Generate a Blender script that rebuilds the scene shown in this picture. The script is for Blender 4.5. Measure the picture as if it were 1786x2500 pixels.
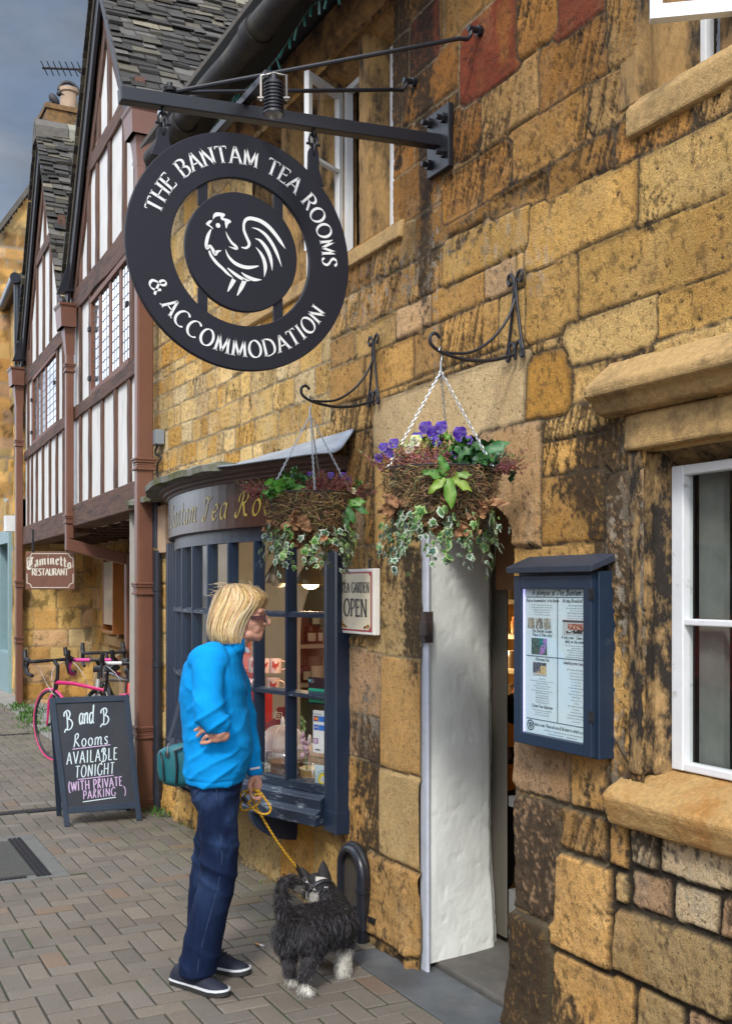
import bpy, bmesh, math, random
import numpy as np
from mathutils import Vector, Matrix, Euler
for o in list(bpy.data.objects): bpy.data.objects.remove(o)
SC = bpy.context.scene
COL = SC.collection
R = math.radians
# ------------------------------------------------------------------ camera
TH = R(27.2)
CAM = (-2.30, 0.0, 1.61)
FPX, CPX, HPY = 2650.0, 893.0, 1435.0          # focal length, centre, horizon (photo pixels 1786x2500)
cd = bpy.data.cameras.new('camera')
cam = bpy.data.objects.new('camera', cd); COL.objects.link(cam)
cam.location = CAM
cam.rotation_euler = (R(90), 0, -TH)
cd.sensor_width = 36; cd.lens = FPX/2500*36
cd.shift_y = (HPY-1250)/2500
cd.clip_start = 0.05; cd.clip_end = 400
SC.camera = cam
SC.render.resolution_x = 731; SC.render.resolution_y = 1024
# ------------------------------------------------------------------ sky and sun
SUN_AZ, SUN_EL = R(200), R(52)
w = bpy.data.worlds.new('World'); SC.world = w; w.use_nodes = True
nt = w.node_tree; nt.nodes.clear()
def wn(t, **k):
    n = nt.nodes.new(t)
    for a, b in k.items(): setattr(n, a, b)
    return n
wo = wn('ShaderNodeOutputWorld'); bg = wn('ShaderNodeBackground'); bg.inputs['Strength'].default_value = 0.11
sky = wn('ShaderNodeTexSky', sky_type='NISHITA', sun_disc=False)
sky.sun_elevation = SUN_EL; sky.sun_rotation = R(250); sky.air_density = 1.2; sky.dust_density = 1.5
tc = wn('ShaderNodeTexCoord'); mp = wn('ShaderNodeMapping'); mp.inputs['Scale'].default_value = (1.2, 1.2, 3.2)
nz = wn('ShaderNodeTexNoise'); nz.inputs['Scale'].default_value = 2.1; nz.inputs['Detail'].default_value = 7; nz.inputs['Roughness'].default_value = .58
nt.links.new(tc.outputs['Generated'], mp.inputs['Vector']); nt.links.new(mp.outputs['Vector'], nz.inputs['Vector'])
cr = wn('ShaderNodeValToRGB')
cr.color_ramp.elements[0].position = .38; cr.color_ramp.elements[0].color = (.13, .155, .21, 1)
cr.color_ramp.elements[1].position = .64; cr.color_ramp.elements[1].color = (.64, .68, .76, 1)
nt.links.new(nz.outputs['Fac'], cr.inputs['Fac'])
# the sky is bright overhead and behind the viewer, a dark bank of cloud stands up the street
vm = wn('ShaderNodeVectorMath', operation='DOT_PRODUCT'); vm.inputs[1].default_value = Vector((.58, .74, .36)).normalized()
nt.links.new(tc.outputs['Generated'], vm.inputs[0])
mr = wn('ShaderNodeMapRange', interpolation_type='SMOOTHSTEP'); mr.inputs['From Min'].default_value = .50; mr.inputs['From Max'].default_value = .95
mr.inputs['To Min'].default_value = 32.0; mr.inputs['To Max'].default_value = 1.6
nt.links.new(vm.outputs['Value'], mr.inputs['Value'])
cm = wn('ShaderNodeVectorMath', operation='SCALE')
nt.links.new(cr.outputs['Color'], cm.inputs[0]); nt.links.new(mr.outputs['Result'], cm.inputs['Scale'])
skd = wn('ShaderNodeVectorMath', operation='SCALE'); skd.inputs['Scale'].default_value = .55
nt.links.new(sky.outputs['Color'], skd.inputs[0])
nz2 = wn('ShaderNodeTexNoise'); nz2.inputs['Scale'].default_value = 1.5; nz2.inputs['Detail'].default_value = 4
nt.links.new(mp.outputs['Vector'], nz2.inputs['Vector'])
gap = wn('ShaderNodeMapRange', interpolation_type='SMOOTHSTEP'); gap.inputs['From Min'].default_value = .44; gap.inputs['From Max'].default_value = .58
gap.inputs['To Min'].default_value = .30; gap.inputs['To Max'].default_value = .97
nt.links.new(nz2.outputs['Fac'], gap.inputs['Value'])
mx = wn('ShaderNodeMixRGB')
nt.links.new(gap.outputs['Result'], mx.inputs['Fac']); nt.links.new(skd.outputs['Vector'], mx.inputs[1]); nt.links.new(cm.outputs['Vector'], mx.inputs[2])
nt.links.new(mx.outputs['Color'], bg.inputs['Color']); nt.links.new(bg.outputs['Background'], wo.inputs['Surface'])
sl = bpy.data.lights.new('sun', 'SUN'); sl.energy = 1.5; sl.angle = R(10); sl.color = (1, .955, .88)
so = bpy.data.objects.new('sun', sl); COL.objects.link(so)
_sd = Vector((-.50, -.62, .76)).normalized()                     # towards the sun: from the street side, a little behind the viewer
so.rotation_euler = _sd.to_track_quat('Z', 'Y').to_euler()
sky.sun_elevation = math.asin(_sd.z); sky.sun_rotation = math.atan2(_sd.x, _sd.y)
SC.view_settings.view_transform = 'Standard'; SC.view_settings.look = 'None'
SC.view_settings.gamma = 1; SC.view_settings.exposure = .95
try: SC.view_settings.use_curve_mapping = False
except Exception: pass
# ------------------------------------------------------------------ photo pixel -> place
_c, _s = math.cos(TH), math.sin(TH)
def ray(px, py):
    a = (px-CPX)/FPX
    return Vector((a*_c+_s, -a*_s+_c, (HPY-py)/FPX))
def W(px, py, X=0.0):
    r = ray(px, py); t = (X-CAM[0])/r.x
    return Vector(CAM)+r*t
def G(px, py, Z=0.0):
    r = ray(px, py); t = (Z-CAM[2])/r.z
    return Vector(CAM)+r*t
def D(px, py, t): return Vector(CAM)+ray(px, py)*t
# ------------------------------------------------------------------ objects
def wloc(o):
    v = Vector((0, 0, 0))
    while o is not None: v = v+Vector(o.location); o = o.parent
    return v
def tag(o, label=None, cat=None, group=None, kind=None):
    if label: o['label'] = label
    if cat: o['category'] = cat
    if group: o['group'] = group
    if kind: o['kind'] = kind
    return o
def thing(name, label, cat, loc=(0, 0, 0), rz=0, group=None):
    o = bpy.data.objects.new(name, None); COL.objects.link(o)
    o.location = loc; o.rotation_euler = (0, 0, rz); o.empty_display_size = .1
    return tag(o, label, cat, group)
def copy_tree(o, parent=None):
    n = o.copy(); COL.objects.link(n); n.parent = parent
    for ch in list(o.children): copy_tree(ch, n)
    return n
class MB:
    def __init__(s): s.v = []; s.f = []; s.c = []; s.cur = (1, 1, 1)
    def add(s, vs, fs, col=None):
        b = len(s.v); c = col or s.cur
        for p in vs: s.v.append((p[0], p[1], p[2])); s.c.append(c)
        for f in fs: s.f.append(tuple(i+b for i in f))
        return s
    def hexa(s, p):      # 8 corners: bottom 4 ccw, top 4 ccw
        return s.add(p, [(3, 2, 1, 0), (4, 5, 6, 7), (0, 1, 5, 4), (1, 2, 6, 5), (2, 3, 7, 6), (3, 0, 4, 7)])
    def box(s, x0, x1, y0, y1, z0, z1):
        x0, x1 = min(x0, x1), max(x0, x1); y0, y1 = min(y0, y1), max(y0, y1); z0, z1 = min(z0, z1), max(z0, z1)
        return s.hexa([(x0, y0, z0), (x1, y0, z0), (x1, y1, z0), (x0, y1, z0), (x0, y0, z1), (x1, y0, z1), (x1, y1, z1), (x0, y1, z1)])
    def bar(s, a, b, wd, th, up=(0, 0, 1)):   # rectangular bar from a to b
        a = Vector(a); b = Vector(b); d = (b-a).normalized(); u = Vector(up); sd = d.cross(u)
        if sd.length < 1e-4: sd = d.cross(Vector((1, 0, 0)))
        sd.normalize(); u = sd.cross(d).normalized(); sd = sd*wd/2; u = u*th/2
        return s.hexa([a-sd-u, a+sd-u, b+sd-u, b-sd-u, a-sd+u, a+sd+u, b+sd+u, b-sd+u])
    def tube(s, pts, r, n=8, cap=True, closed=False):
        pts = [Vector(p) for p in pts]; m = len(pts)
        rs = r if isinstance(r, (list, tuple)) else [r]*m
        prev = None; vs = []
        for i, p in enumerate(pts):
            if closed: d = pts[(i+1) % m]-pts[i-1]
            else: d = pts[min(i+1, m-1)]-pts[max(i-1, 0)]
            if d.length < 1e-9: d = Vector((0, 0, 1))
            d.normalize()
            if prev is None:
                u = d.cross(Vector((0, 0, 1)))
                if u.length < 1e-3: u = d.cross(Vector((1, 0, 0)))
            else: u = prev-d*prev.dot(d)
            u.normalize(); prev = u; v = d.cross(u)
            for k in range(n):
                a = 2*math.pi*k/n; vs.append(p+(u*math.cos(a)+v*math.sin(a))*rs[i])
        fs = []
        for i in range(m if closed else m-1):
            j = (i+1) % m
            for k in range(n): fs.append((i*n+k, i*n+(k+1) % n, j*n+(k+1) % n, j*n+k))
        if cap and not closed: fs.append(tuple(range(n))[::-1]); fs.append(tuple((m-1)*n+k for k in range(n)))
        return s.add(vs, fs)
    def cyl(s, a, b, r, n=16): return s.tube([a, b], r, n)
    def lathe(s, prof, o=(0, 0, 0), n=24, ax=None):   # prof: (radius, height)
        o = Vector(o); M = Matrix.Identity(3) if ax is None else Vector((0, 0, 1)).rotation_difference(Vector(ax).normalized()).to_matrix()
        vs = []; fs = []
        for r, h in prof:
            for k in range(n):
                a = 2*math.pi*k/n; vs.append(o+M @ Vector((r*math.cos(a), r*math.sin(a), h)))
        for i in range(len(prof)-1):
            for k in range(n): fs.append((i*n+k, i*n+(k+1) % n, (i+1)*n+(k+1) % n, (i+1)*n+k))
        if prof[0][0] > 1e-6: fs.append(tuple(range(n))[::-1])
        if prof[-1][0] > 1e-6: fs.append(tuple((len(prof)-1)*n+k for k in range(n)))
        return s.add(vs, fs)
    def loft(s, rings, cap=True):
        n = len(rings[0]); vs = [p for r in rings for p in r]; fs = []
        for i in range(len(rings)-1):
            for k in range(n): fs.append((i*n+k, i*n+(k+1) % n, (i+1)*n+(k+1) % n, (i+1)*n+k))
        if cap: fs.append(tuple(range(n))[::-1]); fs.append(tuple((len(rings)-1)*n+k for k in range(n)))
        return s.add(vs, fs)
    def prism(s, poly, e):      # polygon of 3D points extruded by e
        e = Vector(e); n = len(poly); p = [Vector(q) for q in poly]
        fs = [tuple(range(n))[::-1], tuple(n+k for k in range(n))]+[(k, (k+1) % n, n+(k+1) % n, n+k) for k in range(n)]
        return s.add(p+[q+e for q in p], fs)
    def ell(s, c, rx, ry, rz, nu=16, nv=10, M=None):
        c = Vector(c); vs = []; fs = []
        for i in range(nv+1):
            t = math.pi*i/nv
            for k in range(nu):
                a = 2*math.pi*k/nu; q = Vector((rx*math.sin(t)*math.cos(a), ry*math.sin(t)*math.sin(a), rz*math.cos(t)))
                vs.append(c+(M @ q if M is not None else q))
        for i in range(nv):
            for k in range(nu): fs.append(((i+1)*nu+k, (i+1)*nu+(k+1) % nu, i*nu+(k+1) % nu, i*nu+k))
        return s.add(vs, fs)
    def build(s, name, mat, parent=None, smooth=None, kind=None):
        me = bpy.data.meshes.new(name); off = wloc(parent)
        me.from_pydata([(a-off.x, b-off.y, c-off.z) for a, b, c in s.v], [], s.f)
        if any(c != (1, 1, 1) for c in s.c):
            at = me.color_attributes.new('Col', 'FLOAT_COLOR', 'POINT')
            at.data.foreach_set('color', np.array([(c[0], c[1], c[2], 1) for c in s.c], np.float32).ravel())
        bm = bmesh.new(); bm.from_mesh(me); bmesh.ops.recalc_face_normals(bm, faces=bm.faces); bm.to_mesh(me); bm.free()
        me.materials.append(mat)
        o = bpy.data.objects.new(name, me); COL.objects.link(o); o.parent = parent
        if smooth is not None:
            me.polygons.foreach_set('use_smooth', [True]*len(me.polygons))
            if smooth < 179: me.set_sharp_from_angle(angle=R(smooth))
        if kind: o['kind'] = kind
        return o
def bevel(o, wd=.003, seg=2):
    m = o.modifiers.new('bevel', 'BEVEL'); m.width = wd; m.segments = seg; m.limit_method = 'ANGLE'; m.angle_limit = R(35)
    return o
def grid_obj(name, V, nu, nv, keep, col, mat, parent=None, smooth=True):
    """V: (nu*nv,3) array, row-major u*nv+v"""
    me = bpy.data.meshes.new(name); off = np.array(wloc(parent))
    i = np.arange(nu*nv).reshape(nu, nv)
    q = np.stack([i[:-1, :-1], i[1:, :-1], i[1:, 1:], i[:-1, 1:]], -1).reshape(-1, 4)
    if keep is not None: q = q[keep.ravel()]
    used = np.unique(q); mp_ = np.full(nu*nv, -1); mp_[used] = np.arange(len(used)); q = mp_[q]
    V = (V-off)[used]
    me.vertices.add(len(V)); me.vertices.foreach_set('co', V.astype(np.float32).ravel())
    me.loops.add(len(q)*4); me.loops.foreach_set('vertex_index', q.astype(np.int32).ravel())
    me.polygons.add(len(q)); me.polygons.foreach_set('loop_start', np.arange(0, len(q)*4, 4, dtype=np.int32))
    me.polygons.foreach_set('loop_total', np.full(len(q), 4, np.int32))
    me.update(calc_edges=True); me.validate()
    if col is not None:
        at = me.color_attributes.new('Col', 'FLOAT_COLOR', 'POINT')
        c4 = np.ones((len(used), 4), np.float32); c4[:, :3] = col[used]; at.data.foreach_set('color', c4.ravel())
    if smooth: me.polygons.foreach_set('use_smooth', [True]*len(me.polygons))
    me.materials.append(mat)
    o = bpy.data.objects.new(name, me); COL.objects.link(o); o.parent = parent
    return o
# ------------------------------------------------------------------ noise (numpy)
def vn(x, y, seed=0):
    T = np.random.RandomState(seed).rand(256, 256).astype(np.float32)
    xi = np.floor(x).astype(int); yi = np.floor(y).astype(int); fx = x-xi; fy = y-yi
    fx = fx*fx*(3-2*fx); fy = fy*fy*(3-2*fy); a = xi & 255; b = (xi+1) & 255; c = yi & 255; d = (yi+1) & 255
    return T[a, c]*(1-fx)*(1-fy)+T[b, c]*fx*(1-fy)+T[a, d]*(1-fx)*fy+T[b, d]*fx*fy
def fbm(x, y, seed=0, oc=4, g=.5):
    s = 0; a = 1; t = 0
    for k in range(oc): s = s+a*vn(x*2**k+17*k, y*2**k+31*k, seed+k); t += a; a *= g
    return s/t
def sst(a, b, x): t = np.clip((x-a)/(b-a), 0, 1); return t*t*(3-2*t)
# ------------------------------------------------------------------ materials
MAT = {}
def pm(name, col, rough=.6, var=.12, vs=6.0, bump=.0, bs=60.0, metal=0.0, spec=.5, attr=False, stretch=None, col2=None, c2s=3.0, c2lo=.5, c2hi=.62, coat=0, bd=.004, sub=0, alpha=None):
    """procedural surface: colour (or the 'Col' attribute) varied by noise, a second colour in patches, noise bump"""
    if name in MAT: return MAT[name]
    m = bpy.data.materials.new(name); m.use_nodes = True; t = m.node_tree; L = t.links.new
    b = t.nodes['Principled BSDF']; b.inputs['Roughness'].default_value = rough; b.inputs['Metallic'].default_value = metal
    b.inputs['Specular IOR Level'].default_value = spec
    if coat: b.inputs['Coat Weight'].default_value = coat; b.inputs['Coat Roughness'].default_value = .1
    if sub: b.inputs['Subsurface Weight'].default_value = sub; b.inputs['Subsurface Radius'].default_value = (.012, .005, .003); b.inputs['Subsurface Scale'].default_value = 1
    co = t.nodes.new('ShaderNodeTexCoord'); src = co.outputs['Object']
    if stretch:
        mp2 = t.nodes.new('ShaderNodeMapping'); mp2.inputs['Scale'].default_value = stretch; L(src, mp2.inputs['Vector']); src = mp2.outputs['Vector']
    def noise(sc, dt=5, ro=.6):
        n = t.nodes.new('ShaderNodeTexNoise'); n.inputs['Scale'].default_value = sc; n.inputs['Detail'].default_value = dt; n.inputs['Roughness'].default_value = ro
        L(src, n.inputs['Vector']); return n.outputs['Fac']
    if attr:
        a = t.nodes.new('ShaderNodeVertexColor'); a.layer_name = 'Col'; base = a.outputs['Color']
    else:
        a = t.nodes.new('ShaderNodeRGB'); a.outputs[0].default_value = (*col, 1); base = a.outputs[0]
    if col2:
        r = t.nodes.new('ShaderNodeMapRange'); r.inputs['From Min'].default_value = c2lo; r.inputs['From Max'].default_value = c2hi
        L(noise(c2s, 8, .7), r.inputs['Value']); x = t.nodes.new('ShaderNodeMixRGB'); L(r.outputs['Result'], x.inputs['Fac']); L(base, x.inputs[1])
        x.inputs[2].default_value = (*col2, 1); base = x.outputs['Color']
    if var:
        r = t.nodes.new('ShaderNodeMapRange'); r.inputs['From Min'].default_value = .25; r.inputs['From Max'].default_value = .75
        r.inputs['To Min'].default_value = 1-var; r.inputs['To Max'].default_value = 1+var
        L(noise(vs, 6, .65), r.inputs['Value']); x = t.nodes.new('ShaderNodeVectorMath'); x.operation = 'SCALE'
        L(base, x.inputs[0]); L(r.outputs['Result'], x.inputs['Scale']); base = x.outputs['Vector']
    L(base, b.inputs['Base Color'])
    if bump:
        bn = t.nodes.new('ShaderNodeBump'); bn.inputs['Strength'].default_value = bump; bn.inputs['Distance'].default_value = bd
        L(noise(bs, 5, .65), bn.inputs['Height']); L(bn.outputs['Normal'], b.inputs['Normal'])
    MAT[name] = m
    return m
def glass_mat(name, tint=(1, 1, 1), rough=.02, refl=1.0):
    """thin window pane: lets the room show through, mirrors the street at grazing angles"""
    if name in MAT: return MAT[name]
    m = bpy.data.materials.new(name); m.use_nodes = True; t = m.node_tree; t.nodes.clear(); L = t.links.new
    o = t.nodes.new('ShaderNodeOutputMaterial'); mx = t.nodes.new('ShaderNodeMixShader'); tr = t.nodes.new('ShaderNodeBsdfTransparent'); gl = t.nodes.new('ShaderNodeBsdfGlossy')
    tr.inputs['Color'].default_value = (*tint, 1); gl.inputs['Roughness'].default_value = rough
    ge = t.nodes.new('ShaderNodeNewGeometry'); dp = t.nodes.new('ShaderNodeVectorMath'); dp.operation = 'DOT_PRODUCT'; L(ge.outputs['Normal'], dp.inputs[0]); L(ge.outputs['Incoming'], dp.inputs[1])
    def mth(op, a, b=None):
        n = t.nodes.new('ShaderNodeMath'); n.operation = op; n.use_clamp = op == 'MULTIPLY'
        for i, q in enumerate((a, b)):
            if q is None: continue
            if isinstance(q, (int, float)): n.inputs[i].default_value = q
            else: L(q, n.inputs[i])
        return n.outputs[0]
    sch = mth('POWER', mth('SUBTRACT', 1.0, mth('ABSOLUTE', dp.outputs['Value'])), 5.0)      # two-surface Schlick reflectance
    ma = mth('MULTIPLY', mth('ADD', mth('MULTIPLY', sch, .92), .08), 1.0*refl)
    nz = t.nodes.new('ShaderNodeTexNoise'); nz.inputs['Scale'].default_value = 5; bn = t.nodes.new('ShaderNodeBump'); bn.inputs['Strength'].default_value = .05; bn.inputs['Distance'].default_value = .02
    tcg = t.nodes.new('ShaderNodeTexCoord'); L(tcg.outputs['Object'], nz.inputs['Vector']); L(nz.outputs['Fac'], bn.inputs['Height']); L(bn.outputs['Normal'], gl.inputs['Normal'])
    L(ma, mx.inputs['Fac']); L(tr.outputs[0], mx.inputs[1]); L(gl.outputs[0], mx.inputs[2]); L(mx.outputs[0], o.inputs['Surface'])
    MAT[name] = m; return m
def emit_mat(name, col, st):
    m = bpy.data.materials.new(name); m.use_nodes = True; b = m.node_tree.nodes['Principled BSDF']
    b.inputs['Base Color'].default_value = (*col, 1); b.inputs['Emission Color'].default_value = (*col, 1); b.inputs['Emission Strength'].default_value = st
    return m
# ------------------------------------------------------------------ lettering: stroke skeletons drawn with a pen
def EA(cx, cy, rx, ry, a0, a1, n=14): return [(cx+rx*math.cos(R(a0+(a1-a0)*i/n)), cy+ry*math.sin(R(a0+(a1-a0)*i/n))) for i in range(n+1)]
def SPL(p, n=6):
    o = []; m = len(p)
    for i in range(m-1):
        a, b, c, d = p[max(i-1, 0)], p[i], p[i+1], p[min(i+2, m-1)]
        for k in range(n):
            t = k/n; o.append(tuple(.5*((2*b[q])+(-a[q]+c[q])*t+(2*a[q]-5*b[q]+4*c[q]-d[q])*t*t+(-a[q]+3*b[q]-3*c[q]+d[q])*t**3) for q in range(len(b))))
    o.append(tuple(p[-1])); return o
GL = {
 'A': (.74, [[(.02, 0), (.37, 1)], [(.37, 1), (.72, 0)], [(.15, .35), (.59, .35)]]),
 'B': (.66, [[(.1, 0), (.1, 1)], SPL([(.1, 1), (.34, .99), (.52, .88), (.52, .67), (.36, .55), (.1, .53)]), SPL([(.1, .53), (.4, .52), (.6, .4), (.6, .14), (.4, .01), (.1, 0)])]),
 'C': (.76, [EA(.44, .5, .4, .51, 48, 312)]),
 'D': (.8, [[(.1, 0), (.1, 1)], SPL([(.1, 1), (.36, .99), (.64, .84), (.74, .5), (.64, .16), (.36, .01), (.1, 0)])]),
 'E': (.6, [[(.1, 0), (.1, 1)], [(.1, .98), (.52, .98)], [(.1, .53), (.44, .53)], [(.1, .02), (.55, .02)]]),
 'F': (.56, [[(.1, 0), (.1, 1)], [(.1, .98), (.52, .98)], [(.1, .52), (.43, .52)]]),
 'G': (.8, [EA(.44, .5, .4, .51, 48, 320), [(.72, .42), (.72, .06)]]),
 'H': (.78, [[(.1, 0), (.1, 1)], [(.68, 0), (.68, 1)], [(.1, .52), (.68, .52)]]),
 'I': (.3, [[(.15, 0), (.15, 1)]]),
 'K': (.7, [[(.1, 0), (.1, 1)], [(.6, 1), (.12, .46)], [(.28, .62), (.66, 0)]]),
 'L': (.56, [[(.1, 0), (.1, 1)], [(.1, .02), (.54, .02)]]),
 'M': (.92, [[(.1, 0), (.14, 1)], [(.14, 1), (.46, .08)], [(.46, .08), (.78, 1)], [(.78, 1), (.82, 0)]]),
 'N': (.8, [[(.1, 0), (.1, 1)], [(.1, 1), (.7, 0)], [(.7, 0), (.7, 1)]]),
 'O': (.84, [EA(.42, .5, .37, .51, 90, 450, 24)]),
 'P': (.6, [[(.1, 0), (.1, 1)], SPL([(.1, 1), (.36, .99), (.54, .86), (.54, .62), (.36, .48), (.1, .46)])]),
 'R': (.68, [[(.1, 0), (.1, 1)], SPL([(.1, 1), (.36, .99), (.53, .86), (.53, .66), (.36, .53), (.1, .51)]), [(.32, .52), (.66, 0)]]),
 'S': (.56, [SPL([(.47, .84), (.36, .98), (.18, .97), (.08, .8), (.16, .62), (.36, .47), (.48, .3), (.42, .08), (.22, -.01), (.06, .14)])]),
 'T': (.7, [[(.35, 0), (.35, 1)], [(.03, .98), (.67, .98)]]),
 'U': (.78, [SPL([(.1, 1), (.1, .35), (.18, .08), (.4, -.01), (.6, .08), (.68, .35), (.68, 1)])]),
 'V': (.72, [[(.02, 1), (.36, 0)], [(.36, 0), (.7, 1)]]),
 'W': (1.0, [[(.02, 1), (.27, 0)], [(.27, 0), (.5, .95)], [(.5, .95), (.74, 0)], [(.74, 0), (.98, 1)]]),
 '&': (.8, [SPL([(.78, 0), (.5, .35), (.26, .68), (.28, .9), (.42, .98), (.54, .86), (.46, .66), (.2, .48), (.06, .26), (.16, .04), (.36, .0), (.56, .16), (.7, .5)])]),
 '(': (.3, [SPL([(.25, 1.1), (.1, .75), (.08, .4), (.14, .05), (.26, -.15)])]),
 ')': (.3, [SPL([(.05, 1.1), (.2, .75), (.22, .4), (.16, .05), (.04, -.15)])]),
 'a': (.54, [SPL([(.46, .5), (.3, .6), (.12, .5), (.06, .25), (.14, .03), (.28, .03), (.44, .26)]), SPL([(.48, .6), (.44, .3), (.44, .06), (.54, .03)])]),
 'c': (.46, [SPL([(.42, .48), (.3, .6), (.12, .48), (.06, .26), (.16, .02), (.32, .02), (.44, .14)])]),
 'd': (.56, [SPL([(.46, .5), (.3, .6), (.12, .5), (.06, .25), (.14, .03), (.28, .03), (.46, .3)]), SPL([(.56, 1.02), (.5, .6), (.46, .2), (.5, .02), (.58, .05)])]),
 'e': (.5, [SPL([(.08, .28), (.34, .34), (.44, .48), (.32, .6), (.14, .5), (.06, .26), (.14, .03), (.3, .01), (.46, .16)])]),
 'h': (.54, [SPL([(.2, 1.02), (.12, .5), (.06, 0)]), SPL([(.1, .34), (.28, .6), (.42, .54), (.4, .3), (.4, .04), (.52, .06)])]),
 'i': (.26, [SPL([(.12, .58), (.1, .25), (.12, .03), (.22, .06)]), [(.14, .78), (.15, .84)]]),
 'k': (.5, [[(.08, 0), (.12, 1)], [(.42, .6), (.1, .28)], [(.2, .36), (.46, 0)]]),
 'l': (.24, [SPL([(.14, 1.02), (.1, .5), (.1, .08), (.22, .03)])]),
 'm': (.84, [SPL([(.1, .58), (.1, .3), (.06, 0)]), SPL([(.08, .34), (.24, .6), (.38, .54), (.38, .3), (.36, 0)]), SPL([(.38, .34), (.54, .6), (.68, .54), (.68, .3), (.68, .05), (.82, .06)])]),
 'n': (.56, [SPL([(.1, .58), (.1, .3), (.06, 0)]), SPL([(.08, .34), (.28, .6), (.42, .54), (.42, .3), (.42, .05), (.54, .06)])]),
 'o': (.52, [EA(.27, .3, .2, .3, 90, 450, 18)]),
 's': (.42, [SPL([(.36, .5), (.26, .6), (.12, .54), (.12, .4), (.26, .3), (.34, .16), (.26, .01), (.06, .08)])]),
 't': (.36, [SPL([(.2, .95), (.14, .5), (.14, .08), (.3, .04)]), [(.02, .6), (.34, .62)]]),
 'f': (.36, [SPL([(.4, .94), (.28, 1), (.18, .8), (.14, .3), (.1, -.1)]), [(.02, .58), (.32, .6)]]),
 'r': (.38, [SPL([(.1, .58), (.1, .3), (.06, 0)]), SPL([(.08, .34), (.22, .58), (.36, .56)])]),
 'u': (.54, [SPL([(.08, .58), (.08, .2), (.16, .02), (.3, .06), (.42, .3)]), SPL([(.44, .58), (.42, .2), (.5, .02)])]),
 'y': (.5, [SPL([(.06, .58), (.1, .3), (.24, .2), (.4, .4)]), SPL([(.44, .58), (.38, .1), (.24, -.26), (.06, -.2)])]),
 'g': (.52, [SPL([(.44, .5), (.28, .6), (.1, .45), (.1, .2), (.26, .08), (.42, .3)]), SPL([(.46, .58), (.42, .0), (.26, -.26), (.08, -.18)])]),
 'b': (.52, [SPL([(.14, 1.02), (.08, .4), (.14, .06), (.32, .02), (.44, .25), (.36, .5), (.1, .42)])]),
 'x': (.46, [[(.06, .58), (.4, 0)], [(.4, .58), (.04, 0)]]),
 'v': (.46, [[(.04, .58), (.22, 0)], [(.22, 0), (.42, .6)]]),
 'w': (.7, [[(.04, .58), (.18, 0)], [(.18, 0), (.34, .5)], [(.34, .5), (.5, 0)], [(.5, 0), (.66, .6)]]),
 'p': (.52, [SPL([(.1, .58), (.08, .2), (.06, -.3)]), SPL([(.08, .34), (.26, .6), (.42, .5), (.42, .2), (.28, .02), (.08, .1)])]),
 "'": (.2, [[(.1, 1), (.08, .8)]]), '"': (.3, [[(.1, 1), (.08, .8)], [(.2, 1), (.18, .8)]]), '-': (.4, [[(.08, .35), (.32, .35)]]), '.': (.2, [[(.1, 0), (.1, .05)]]),
}
SCRIPT = {   # flourished capitals for the script and chalk hands
 'T': (.7, [SPL([(.08, .72), (.1, .92), (.3, .98), (.5, .9), (.72, 1.02)]), SPL([(.46, .92), (.36, .5), (.22, .08), (.06, .02), (.02, .16), (.12, .2)])]),
 'B': (.8, [SPL([(.34, .92), (.26, .5), (.14, .05), (.0, .02), (-.04, .14)]), SPL([(.08, .66), (.16, .92), (.46, 1.02), (.62, .84), (.5, .6), (.26, .54), (.56, .5), (.66, .26), (.5, .03), (.2, .0), (.1, .08)])]),
 'R': (.84, [SPL([(.36, .92), (.28, .5), (.14, .05), (.0, .02), (-.06, .14), (.02, .2)]), SPL([(.06, .62), (.14, .9), (.46, 1.02), (.66, .86), (.56, .6), (.28, .52), (.44, .46), (.58, .1), (.78, .04)])]),
}
CHALK = {
 'B': (.72, [SPL([(.2, 1), (.24, .6), (.22, .05), (.06, -.02), (-.06, -.2)]), SPL([(-.02, .72), (.04, .96), (.34, 1.06), (.5, .88), (.4, .64), (.26, .56), (.5, .52), (.66, .3), (.54, .04), (.3, -.06), (.08, -.02)])]),
 'R': (.62, [SPL([(.16, .98), (.12, .4), (.02, 0)]), SPL([(.14, .9), (.34, 1.05), (.46, .9), (.36, .66), (.16, .54), (.34, .3), (.56, .02)])]),
}
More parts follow.
